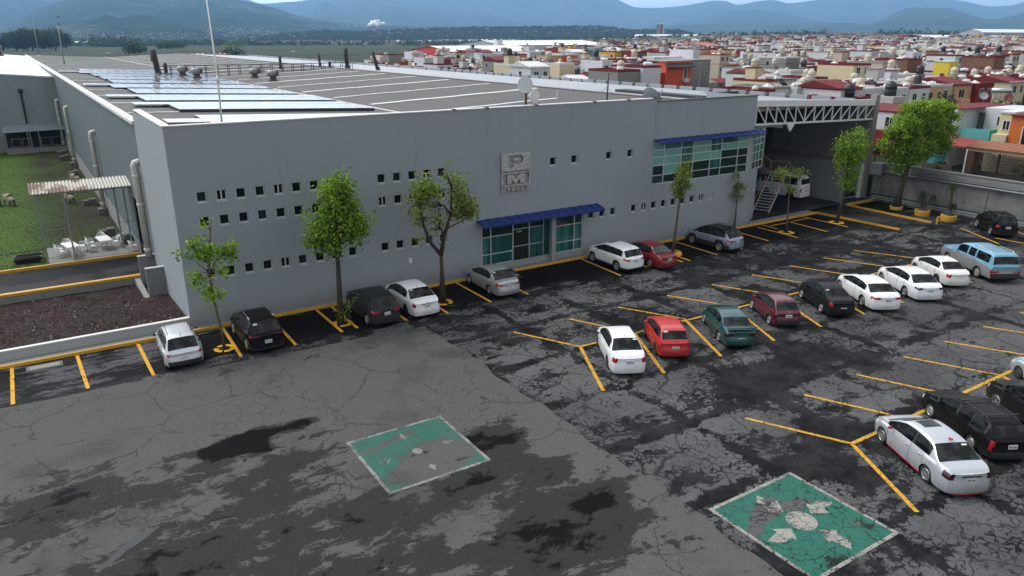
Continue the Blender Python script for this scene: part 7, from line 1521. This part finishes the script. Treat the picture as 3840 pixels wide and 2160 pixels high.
# orange three-storey house group
t=thing('town_house','tall red-orange house with black tiled eave and white balcony','house',(0,0,0)); HM['orange2']=wall_paint('red-orange render',(.55,.085,.025),.12); HM['red2']=wall_paint('red render',(.42,.022,.025),.12)
m=MB(); m.box((133.4,139,2),(141.8,147,9.0)); m.build('walls',HM['orange2'],t); m=MB(); m.box((127,139.6,2),(133.4,147,6.4)); m.build('red_wing',HM['red2'],t); m=MB(); m.box((126.9,139.5,6.4),(133.4,147,6.55)); m.box((133.2,138.9,9.0),(142,147,9.25)); m.build('roof',RM['grey'],t)
m=MB(); m.prism([(139,8.7),(137.9,7.75),(137.9,7.62),(139,8.3)],132.9,142.0,0,'x'); m.build('tiled_eave',M['black'],t); m=MB(); m.box((139.0,138.2,4.1),(140.6,139,5.0)); m.box((139.1,138.95,5.0),(140.5,139.0,7.6)); m.build('balcony',HM['white'],t)
winy(t,139.3,140.3,138.97,5.1,7.4,2); winy(t,130.4,131.3,139.57,3.7,4.6,1); winy(t,139.4,140.3,138.97,2.4,3.6,1)
t=thing('town_house','raw grey concrete block house touching the tall red-orange house','house',(0,0,0)); m=MB(); m.box((141.85,139.1,2),(148.5,148,9.25)); m.build('walls',HM['grey concrete'],t); m=MB(); m.box((141.8,139.0,9.25),(148.6,148,9.4)); m.build('roof',RM['grey'],t); winy(t,146.8,147.4,139.07,5.6,6.4,1)
t=thing('porch','dark red pitched porch with glazed front below the raw concrete house','porch',(0,0,0)); m=MB(); m.add([(129,117.8,5.2),(137,117.8,5.2),(137,121,6.0),(129,121,6.0)],[(0,1,2,3)]); m.build('roof',RM['dark red'],t); m=MB(); m.box((129,118,2),(137,121,5.1)); m.build('walls',HM['dark grey'],t); winy(t,130.5,134.5,117.98,3.2,4.8,3)
t=thing('town_house','white modern three-storey house with brick flank behind the concrete house','house',(0,0,0)); m=MB(); m.box((154,160,2),(166,169,8.2)); m.box((163,159.5,8.2),(166,169,11.2)); m.box((152.5,164,8.2),(163,169,9.4)); m.build('walls',HM['white'],t); m=MB(); m.box((166,159.6,2),(170.5,169,9.8)); m.build('brick_flank',HM['brown brick'],t); m=MB(); m.box((153.9,159.9,8.2),(163,164,8.35)); m.box((165.9,159.5,9.8),(170.6,169,9.95)); m.build('roof',RM['white'],t); winy(t,155,156.3,159.97,5.3,7.2,2); winy(t,161.5,162.6,159.97,6,7.2,2)
t=thing('town_house','long low white house with small framed window behind the right parapet','house',(0,0,0)); m=MB(); m.box((83,78,2),(99,89,6.6)); m.box((83,77.2,2),(90,78,6.9)); m.build('walls',HM['white'],t); m=MB(); m.box((83.1,78.1,6.62),(98.9,88.9,6.75)); m.build('roof',RM['dark red'],t); winy(t,85.4,86.2,77.17,4.6,5.9,1); winy(t,92,93.2,77.97,4.2,5.6,1)
gas_obj(88,80,6.75,'white gas tank on the long low white house',.2,1.2); gas_obj(91,81.5,6.75,'white gas tank farther right on the long low white house',-.3,1.1)
t=thing('stair_tower','tall narrow yellow stair tower among low roofs','tower',(0,0,0)); m=MB(); m.box((149,79.5,2),(152,82.5,10.3)); m.build('walls',HM['yellow'],t); m=MB(); m.box((148.9,79.4,10.3),(152.1,82.6,10.45)); m.build('roof',RM['white'],t)
t=thing('stair_tower','tall narrow orange and white stair tower left of the yellow one','tower',(0,0,0)); m=MB(); m.box((145,118,2),(147.5,121,10.2)); m.build('walls',HM['peach'],t); m=MB(); m.box((147.5,118.05,2),(148.6,121,10.2)); m.build('white_side',HM['white'],t); m=MB(); m.box((144.9,117.9,10.2),(148.7,121.1,10.32)); m.build('roof',RM['grey'],t)
# utility poles and wires
pts=[]
for i,(x,y,h,l) in enumerate([(96,92,8.5,'concrete utility pole rising above the beige tank'),(150,170,8,'concrete utility pole behind the red-orange house'),(110,125,8.5,'concrete utility pole left of the red-orange house'),(175,110,9,'concrete utility pole far right in the town'),(100,160,8,'concrete utility pole above the dark roof'),(128,108,8.5,'concrete utility pole in front of the red-orange house'),(190,150,8.5,'concrete utility pole behind the yellow stair tower'),(150,62.5,9,'concrete utility pole above the large tree'),(230,180,9,'concrete utility pole far back above the truss'),(170,230,9,'concrete utility pole far back above the parapet'),(120,210,8,'concrete utility pole far back above the dark roof')]):
    t=thing('utility_pole',l,'utility pole',(x,y,terr(x,y)),0,'utility poles in the town'); m=MB(); m.tube((0,0,0),(0,0,h),.16,.1); m.build('pole',M['concrete'],t); m=MB(); m.box((-.9,-.05,h-.5),(.9,.05,h-.38)); m.build('crossarm',M['steel'],t); pts.append(Vector((x,y,terr(x,y)+h-.4)))
def wire(a,b,l,sag=1.0):
    t=thing('overhead_wires',l,'wires',tuple(a)); d=b-a
    for k in (-.7,0,.7): m=MB(); m.path([Vector((k*.3,k,0))+d*s+Vector((0,0,-sag*4*s*(1-s))) for s in np.linspace(0,1,9)],.02,4); m.build('wire',M['black'],t)
wire(pts[0],pts[3],'dark overhead wires sagging above the large tree'); wire(pts[2],pts[1],'dark overhead wires crossing in front of the red-orange house'); wire(pts[0],pts[2],'dark overhead wires left of the beige tank pole')
# town and field trees
TT=[(2010,215,300,9,5,'dense dark evergreen left of the purple warehouse edge',1),(2105,212,330,10,6,'broad dark tree in front of the white warehouse',0),(1870,200,360,10,6,'round green tree in front of the red warehouse',0),(2165,225,310,8,6,'wide olive tree right of the white warehouse',0),(2650,165,420,17,12,'tallest broad green tree standing over the town',0),(3690,250,210,13,5,'tall dark conifer at the right of the town',1),(2990,215,230,9,4,'dark conifer above the truss beam',1),(3760,410,120,7,4.5,'dense dark tree below the grey house at the right',0),(3400,395,118,6.5,1.3,'slim dark cypress beside the dark red house',1),(3560,345,128,5,2.5,'bare-looking dark bush against the cream house',0),(2715,180,330,9,6,'dark green tree behind the tall canopy frame',0),(2440,195,350,9,7,'dark bushy tree behind the red houses',0),(1950,250,240,5,4,'spiky yucca-like tree among low white roofs',0),(3300,165,600,12,8,'dark tree in front of the arched shed',0),(2660,200,300,8,4,'dark tree between the brick house and the cream blocks',1),(2150,185,480,9,10,'broad dark tree at the far left of the town',0),(2560,175,520,8,9,'dark rounded tree far behind the red houses',0),(2880,182,450,8,9,'dark rounded tree far above the glazed corner',0),(3120,185,400,8,5,'dark conifer far above the truss',1),(3460,200,380,8,8,'dark rounded tree far above the large tree',0),(3790,175,520,9,10,'dark rounded tree in front of the long white shed',0),(3250,235,230,6,5,'dark bushy tree among roofs above the truss end',0),(2780,240,250,6,4,'dark narrow tree among low roofs above the glazed corner',1)]
for i,(px,py,dd,hh,ww,l,con) in enumerate(TT):
    q=direction(px,py); q=q/math.hypot(q[0],q[1]); x,y=q[0]*dd,q[1]*dd; z=terr(x,y); top=CAM_H+q[2]*dd; hh=max(hh*.7,top-z) if i not in (6,) else hh
    lob=[(0,0,hh*.55,ww*.45,ww*.45,hh*.42),(ww*.2,ww*.1,hh*.75,ww*.3,ww*.3,hh*.22),(-ww*.22,0,hh*.68,ww*.3,ww*.3,hh*.22)] if not con else [(0,0,hh*.3,ww*.5,ww*.5,hh*.25),(0,0,hh*.55,ww*.35,ww*.35,hh*.28),(0,0,hh*.8,ww*.2,ww*.2,hh*.2)]
    vol=sum(a*b*c*4.2 for _,_,_,a,b,c in lob); tree('town_tree',l,(x,y),[(0,0,0),(0,0,hh*.3),(0,0,hh*.6)],.2,lob,min(6,420/vol),.28 if dd>150 else .16,M['leaf_x'],40+i,group='trees in the town',per=12,jit=.45,z=z)
# ================================================================== FAR SHEDS, FIELD TREES, HILLS, HAZE
def shed(label,x0,x1,ya,yb,zb,ze,zr,front,gable,roofm,name='warehouse'):
    """long side looks to -Y, gable end looks to -X"""
    t=thing(name,label,'warehouse',(0,0,0)); ym=(ya+yb)/2
    m=MB(); m.add([(x0,ya,zb),(x1,ya,zb),(x1,ya,ze),(x0,ya,ze)],[(0,1,2,3)]); m.add([(x1,ya,zb),(x1,yb,zb),(x1,yb,ze),(x1,ym,zr),(x1,ya,ze)],[(0,1,2,3,4)]); m.build('long_wall',front,t)
    m=MB(); m.add([(x0,ya,zb),(x0,ya,ze),(x0,ym,zr),(x0,yb,ze),(x0,yb,zb)],[(0,1,2,3,4)]); m.build('gable_wall',gable,t)
    m=MB(); e=.4; m.add([(x0-e,ya-e,ze),(x1+e,ya-e,ze),(x1+e,ym,zr+.1),(x0-e,ym,zr+.1),(x1+e,yb+e,ze),(x0-e,yb+e,ze)],[(0,1,2,3),(3,2,4,5)]); m.build('roof',roofm,t)
    return t
redw=wall_paint('red warehouse gable',(.50,.05,.03),.1); grw=wall_paint('pale warehouse siding',(.36,.38,.39),.1); whr=plain('white shed roofing',(.60,.61,.61),.6,var=.05,scale=.05)
t=shed('low warehouse with a bright red gable and white roof beyond the town',203,262,378,432,-2,6.8,9.6,grw,redw,whr)
m=MB(); 
for x in (210,219,228,237,246): m.box((x,377.9,-1),(x+.8,378,6.7))
m.build('dark_band',M['steel'],t)
shed('larger white warehouse standing right behind the red gable one',262,345,415,480,-2,9.6,12.2,wall_paint('white warehouse siding',(.46,.48,.50),.1),grw,whr)
t=thing('warehouse_tower','small white lift tower on the warehouse roof','tower',(0,0,0)); m=MB(); m.box((258,421,5),(262,425,12.4)); m.build('walls',HM['white'],t); m=MB(); m.box((257.9,420.9,12.4),(262.1,425.1,12.6)); m.build('roof',RM['white'],t)
shed('long white shed at the right horizon behind the town',905,1300,452,478,8,19,22.5,grw,grw,whr); 
t=thing('arched_shed','white shed with an arched roof in the distance at the right','warehouse',(0,0,0)); q=direction(3430,150); q/=math.hypot(q[0],q[1]); ax_,ay_=q[0]*800,q[1]*800
m=MB(); N=12; vs=[]
for i in range(N+1): a=math.pi*i/N; vs+= [(ax_-5,ay_-14*math.cos(a),11.5+4.5*math.sin(a)),(ax_+52,ay_-14*math.cos(a),11.5+4.5*math.sin(a))]
m.add(vs,[(2*i,2*i+1,2*i+3,2*i+2) for i in range(N)],0,True); m.build('arched_roof',whr,t); m=MB(); m.box((ax_-4,ay_-14,5),(ax_+51,ay_+14,11.5)); m.build('walls',grw,t)
for (px,py,dd,L,H_,l) in [(3700,158,900,60,5,'low white shed between the arched shed and the long shed'),(3250,160,700,26,4,'grey tilted canopy roof at the edge of the town'),(2380,148,1500,120,5,'long white greenhouse row below the wooded ridge'),(1560,155,2100,110,5,'long white greenhouses beyond the fields, left row'),(1730,154,2150,110,5,'long white greenhouses beyond the fields, middle row'),(1880,153,2150,120,5,'long white greenhouses beyond the fields, right row'),(300,155,1700,70,7,'long pale shed under the left hill'),(2500,143,1900,150,9,'white factory block below the wooded ridge')]:
    q=direction(px,py); q/=math.hypot(q[0],q[1]); x,y=q[0]*dd,q[1]*dd; z=terr(x,y); t=thing('distant_shed',l,'shed',(x,y,z),math.atan2(-FWD[0],FWD[1])); m=MB(); m.box((-L/2,-8,-1),(L/2,8,H_*.6)); m.build('walls',HM['white'],t); m=MB(); m.prism([(-8.3,H_*.6),(8.3,H_*.6),(0,H_)],-L/2,L/2,0,'x'); m.build('roof',whr,t)
t=thing('canopy_frame','open concrete roof frame with a red sheet canopy among the red houses','canopy',(0,0,0)); q=direction(2630,200); q/=math.hypot(q[0],q[1]); x,y=q[0]*300,q[1]*300
m=MB(); 
for a in (-7,-2,3,8):
    for b in (0,5): m.box((x+a-.2,y+b-.2,3),(x+a+.2,y+b+.2,11))
m.build('posts',HM['pale grey'],t); m=MB(); m.box((x-7.3,y-.3,11),(x+1,y+5.3,11.4)); m.build('slab',HM['pale grey'],t); m=MB(); m.add([(x+0,y-1,11.6),(x+9,y-1,11.6),(x+9,y+6,12.8),(x+0,y+6,12.8)],[(0,1,2,3)]); m.build('red_sheet',plain('red sheet',(.3,.07,.06),.6),t)
t=thing('turquoise_tower','turquoise rooftop tower standing above the trees','tower',(0,0,0)); q=direction(2232,205); q/=math.hypot(q[0],q[1]); x,y=q[0]*300,q[1]*300; m=MB(); m.box((x-2,y-2,3),(x+2,y+2,10.6)); m.build('walls',HM['teal'],t); m=MB(); m.box((x-2.2,y-2.2,10.6),(x+2.2,y+2.2,10.8)); m.build('roof',RM['white'],t)
# red tanks at the edge of the field
for px,l in ((751,'pair of red field tanks, left ones beyond the factory roof'),(835,'pair of red field tanks, right ones beside the bush')):
    q=direction(px,205); q/=math.hypot(q[0],q[1]); x,y=q[0]*640,q[1]*640; t=thing('field_tank',l,'tank',(x,y,terr(x,y)),0,'red tanks in the field')
    for k in (-1.7,1.7): m=MB(); m.lathe((k,0,0),[(1.5,0),(1.6,1.2),(1.5,2.6),(1.2,3.0)],14); m.build('tank_body',redw,t); m=MB(); m.lathe((k,0,3.0),[(1.2,0),(.5,.4),(0,.5)],12); m.build('lid',RM['white'],t)
for i,(px,py,dd,hh,ww,l,mt) in enumerate([(60,180,1100,34,46,'wide dark tree clump at the far left edge of the fields','leaf_x'),(122,180,1100,42,62,'largest dark tree clump beyond the fields on the left','leaf_x'),(208,178,1120,42,40,'third dark tree clump beyond the fields','leaf_x'),(503,195,820,16,24,'single round dark tree standing alone in the field','leaf_x'),(888,197,800,24,26,'bare brownish tree in the field right of the radio mast','leaf_d'),(872,205,760,9,20,'low round bush below the bare brown tree','leaf_x'),(640,175,1150,14,40,'low dark bushes along the field edge','leaf_x')]):
    q=direction(px,py); q/=math.hypot(q[0],q[1]); x,y=q[0]*dd,q[1]*dd; z=terr(x,y); sc=dd/1100
    hh=(180-py if 0 else hh*.62); tree('field_tree',l,(x,y),[(0,0,0),(0,0,hh*.3),(0,0,hh*.6)],.8,[(0,0,hh*.55,ww*.42,ww*.35,hh*.42),(-ww*.25,0,hh*.45,ww*.25,ww*.25,hh*.34),(ww*.25,0,hh*.45,ww*.25,ww*.25,hh*.34)],.05 if i!=4 else .012,.9 if i!=4 else .45,M[mt],70+i,group='trees in the fields',per=14,jit=1.4,z=z)
# tree lines and the far town: masses nobody could count
rs=np.random.RandomState(9); C=[]; sz=[]
for (pa,pb,py,dd,hgt,nn) in [(340,520,163,1500,13,300),(430,960,158,1650,9,620),(0,340,160,1650,9,320),(900,1440,163,1600,6,260),(1500,2080,165,1500,6,260),(1900,2450,160,1400,8,320),(2500,3100,146,1500,9,420),(2860,3100,128,1900,10,260),(3290,3620,118,1700,10,320),(3500,3700,145,1100,7,90)]:
    for _ in range(nn):
        px=rs.uniform(pa,pb); q=direction(px,py); q=q/math.hypot(q[0],q[1]); d=dd*rs.uniform(.93,1.07); x,y=q[0]*d,q[1]*d; C.append((x,y,terr(x,y)+abs(rs.normal(0,hgt*.4))))
o=leaves_mesh('distant_tree_lines',np.array(C),2.6,M['leaf_x'],None,rs,None,2.2,9); tag(o,kind='stuff')
tv=[]; tf=[]; tcl=[]
pal=[(.32,.32,.32),(.28,.265,.235),(.26,.235,.2),(.20,.145,.11),(.22,.05,.045),(.30,.20,.09),(.13,.13,.13),(.34,.34,.36)]
def fb(x,y,z,w,d,h,c):
    b=len(tv); tv.extend([(x-w,y-d,z-2),(x+w,y-d,z-2),(x+w,y+d,z-2),(x-w,y+d,z-2),(x-w,y-d,z+h),(x+w,y-d,z+h),(x+w,y+d,z+h),(x-w,y+d,z+h)]); tf.extend([[b+i for i in f] for f in ((4,5,6,7),(0,1,5,4),(1,2,6,5),(3,0,4,7))]); tcl.extend([(*c,1)]*4)
for (pa,pb,da,db,nn,s) in [(2000,2700,950,1500,420,5),(2600,3840,760,2400,3400,4),(2700,3840,640,1000,600,3.5),(1100,2000,1500,2300,260,4),(0,500,1700,2100,300,3.5),(900,1300,1700,2200,120,4)]:
    for _ in range(nn):
        q=direction(rs.uniform(pa,pb),136); q=q/math.hypot(q[0],q[1]); d=rs.uniform(da,db); x,y=q[0]*d,q[1]*d; fb(x,y,terr(x,y),rs.uniform(.5,1.1)*s,rs.uniform(.5,1.1)*s,rs.uniform(3,7.5),pal[rs.randint(8)])
q=MB(); q.v=tv; q.f=tf; q.m=[0]*len(tf); q.s=[False]*len(tf); tag(q.build('distant_town',M['tint'],None,None,tcl),kind='stuff')
# --- hills: ridges at their own distances
def hill(name,pts,dist,depth,base,mat,seed,rough=.12,back=None,bumps=0,n=150,rows=26):
    P=sorted(pts); px=np.linspace(P[0][0],P[-1][0],n); py=smooth_poly(P,px); back=back or depth*.8
    V=[]
    for i in range(n):
        q=direction(px[i],py[i]); hd=math.hypot(q[0],q[1]); ux,uy=q[0]/hd,q[1]/hd; top=CAM_H+min(q[2]/hd,.0535)*dist; top=max(top,base+4)
        for j in range(rows):
            t=j/(rows-9); 
            if t<=1: r=dist-depth*(1-t); prof=t**.85*(.55+.45*t)
            else: t2=(j-(rows-9))/8; r=dist+back*t2; prof=1-t2*t2
            x,y=ux*r,uy*r; f=mnoise.fractal(Vector((x/ (dist*.10)+seed,y/(dist*.10),seed)),.9,2.1,6); g=mnoise.fractal(Vector((x/(dist*.025),y/(dist*.025),seed+3)),.9,2.1,5)
            w=4*prof*(1-prof) if t<=1 else .3
            z=base+(top-base)*(prof+rough*(f*.95+g*.7)*w)
            if bumps: z+=bumps*max(0,mnoise.noise(Vector((x/22,y/22,seed))))*min(1,prof*5)
            V.append((x,y,z if j else base-6))
    F_=[]
    for i in range(n-1):
        for j in range(rows-1): a=i*rows+j; F_.append((a,a+rows,a+rows+1,a+1))
    m=MB(); m.add(V,F_,0,True); return st(m.build(name,mat))
def hillmat(name,a,b,c,sc):
    n=NT(name); p=n.pos(); f=n.noise(n.scale(p,(sc,sc,sc*1.5)),1.0,8,.68); g=n.noise(n.scale(p,(sc*7,sc*7,sc*7)),1.0,5,.7)
    col=n.mix(n.smooth(f,.38,.62),a,b); col=n.mix(n.smooth(n.math('ADD',n.math('MULTIPLY',f,.5),n.math('MULTIPLY',g,.6)),.58,.72),col,c); col=n.mix(n.math('MULTIPLY',n.smooth(g,.35,.6,1,0),.6),col,(.012,.02,.012)); n.bump(g,.9,30.0)  # forest patches; darker hollows also carry gully shading in the colour
    return n.fin(col,1,0,.0)
HMt=[hillmat('near hill woods',(.008,.016,.007),(.034,.050,.020),(.11,.10,.055),.0022),hillmat('far mountain woods',(.012,.020,.014),(.026,.038,.024),(.075,.07,.05),.0005),hillmat('wooded ridge',(.010,.017,.012),(.020,.030,.016),(.05,.055,.03),.010)]
hill('hill',[(-420,-40),(-250,20),(-80,95),(20,92),(60,84),(120,45),(230,2),(330,-32),(500,-55),(700,-45),(850,-10),(960,12),(1040,33),(1115,58),(1230,78),(1390,95),(1520,128),(1600,142)],7000,3800,-2,HMt[0],1.0,.16)
hill('hill',[(-700,-120),(-300,-90),(-80,-60),(130,-30),(300,20),(500,60),(700,100)],9800,4000,-2,HMt[1],2.0,.13)
hill('mountains',[(700,60),(830,20),(900,-8),(985,14),(1060,9),(1140,2),(1200,-14),(1400,-70),(1700,-110),(2050,-95),(2200,-45),(2280,-18),(2340,10),(2385,28),(2440,30),(2560,22),(2640,8),(2680,2),(2720,4),(2765,18),(2830,7),(2900,0),(2955,12),(3050,2),(3150,-8),(3400,-14),(3570,-2),(3640,10),(3720,24),(3790,20),(3840,8),(3900,-6),(4100,-30),(4400,-10)],13500,5000,-2,HMt[1],3.0,.12,n=260)
hill('hill',[(900,110),(1080,72),(1150,50),(1195,22),(1222,8),(1260,18),(1330,4),(1430,-6),(1500,8),(1600,24),(1750,48),(1950,72),(2200,92),(2350,104)],11000,4000,-2,HMt[1],4.0,.14)
hill('hill',[(2200,118),(2400,100),(2560,84),(2700,52),(2760,38),(2830,35),(2900,44),(2980,58),(3080,78),(3200,92),(3300,110)],10000,3500,-2,HMt[1],5.0,.12)
hill('hill',[(3150,112),(3240,92),(3330,62),(3390,34),(3425,28),(3480,30),(3560,30),(3600,42),(3650,60),(3720,72),(3800,60),(3860,46),(3950,52),(4150,90)],8000,2800,-2,HMt[0],6.0,.12)
hill('hill',[(2350,116),(2500,100),(2650,92),(2900,90),(3150,86),(3400,96),(3600,104),(3900,112)],7600,2000,-2,HMt[0],7.0,.1)
hill('hill',[(1250,120),(1400,100),(1500,97),(1700,100),(1900,98),(2050,102),(2200,112)],6000,2000,-2,HMt[0],8.0,.1)
hill('wooded_ridge',[(900,152),(960,136),(1010,128),(1070,124),(1130,120),(1210,114),(1330,117),(1500,110),(1620,106),(1760,101),(1900,100),(2060,98),(2180,97),(2280,100),(2330,108),(2420,111),(2520,110),(2570,116),(2620,132),(2660,146)],3100,660,-2,HMt[2],9.0,.1,bumps=9,n=340,rows=34)
# villages on the lower slopes (a mass), and woods texture
tv.clear(); tf.clear(); tcl.clear()
dgm=None
def scatter(pts,dist,spread,nn,s):
    for _ in range(nn):
        k=rs.randint(len(pts)); px=pts[k][0]+rs.normal(0,pts[k][2]); py=pts[k][1]+rs.normal(0,pts[k][3]); q=direction(px,py); hd=math.hypot(q[0],q[1])
        # march along the sight line until it meets the hill, in true 3D
        loc=None
        o=Vector((0,0,CAM_H)); d=Vector((q[0],q[1],q[2])).normalized(); hit,loc,nrm,idx,ob,_m=S.ray_cast(dgm,o+d*1100,d,distance=24000)
        if hit and ob.name.startswith(('hill','wooded')): fb(loc.x,loc.y,loc.z,rs.uniform(.5,1.2)*s,rs.uniform(.5,1.2)*s,rs.uniform(.5,1.3)*s,pal[rs.choice([0,0,1,1,2,3,7])])
bpy.context.view_layer.update(); dgm=bpy.context.evaluated_depsgraph_get()
scatter([(60,120,70,10),(140,128,90,10),(280,128,90,8),(30,108,40,8)],0,0,420,2.6); scatter([(880,115,70,10),(960,125,60,8),(700,130,90,8),(420,140,60,5)],0,0,300,3.2)
scatter([(1450,125,60,8),(1500,118,60,8),(2000,112,160,8),(1800,125,200,8),(2300,110,60,5),(2200,105,100,5)],0,0,90,2.6); scatter([(1300,100,60,4),(1400,98,80,5),(1600,100,120,4)],0,0,120,4.5)
q=MB(); q.v=list(tv); q.f=list(tf); q.m=[0]*len(tf); q.s=[False]*len(tf); tag(q.build('hillside_villages',M['tint'],None,None,list(tcl)),kind='stuff')
t=thing('white_glint','bright white smoke puff at the foot of the blue hills','smoke',(0,0,0)); q=direction(1415,95); q/=math.hypot(q[0],q[1]); m=MB()  # white balls shaped to stand for a bright glint on the hillside
for k in range(16):
    r_=rng.uniform(4,13); x,y=q[0]*3300+rng.uniform(-34,34)*FWD[1],q[1]*3300-rng.uniform(-45,45)*FWD[0]; m.lathe((x,y,CAM_H+q[2]*3300+rng.uniform(-4,20)),[(0,-r_),(r_*.7,-r_*.7),(r_,0),(r_*.7,r_*.7),(0,r_)],10)
m.build('balls',plain('white smoke',(.9,.9,.9),1,var=.02),t)
t=thing('apartment_tower','lone pale apartment tower rising from the wooded ridge','building',(0,0,0)); q=direction(2477,112); q/=math.hypot(q[0],q[1]); x,y=q[0]*2750,q[1]*2750; m=MB(); m.box((x-9,y-9,10),(x+2,y+9,54)); m.build('walls',HM['brown brick'],t); m=MB(); m.box((x+2,y-9,10),(x+9,y+9,56)); m.build('white_side',HM['white'],t)
for px,py,l in ((218,65,'small dark bird in the air, the upper one'),(222,92,'small dark bird in the air, the lower one')):
    q=direction(px,py); q/=math.hypot(q[0],q[1]); t=thing('bird',l,'bird',(q[0]*140,q[1]*140,CAM_H+q[2]*140),rng.uniform(0,6),'birds in the air'); m=MB(); m.path([(-.22,0,0),(-.05,0,.02),(.12,0,.03),(.2,0,.02)],[.02,.06,.05,.015],8); m.build('body',M['black'],t)
    for s in (-1,1): m=MB(); m.add([(.08,0,.03),(-.06,0,.03),(-.1,s*.28,.14),(.0,s*.42,.1),(.08,s*.25,.15)],[(0,1,2,3,4)]); m.build('wing',M['black'],t)
# --- the air
HZ=bpy.data.materials.new('haze air'); HZ.use_nodes=True; ht=HZ.node_tree; ht.nodes.clear(); ho=ht.nodes.new('ShaderNodeOutputMaterial'); pv=ht.nodes.new('ShaderNodeVolumePrincipled')
pv.inputs['Color'].default_value=(.35,.63,1.0,1); pv.inputs['Density'].default_value=HAZE_D; pv.inputs['Anisotropy'].default_value=.1; ht.links.new(pv.outputs[0],ho.inputs['Volume'])
m=MB(); m.box((-14000,-400,-9),(24000,23000,850)); tag(m.build('haze',HZ),kind='stuff')
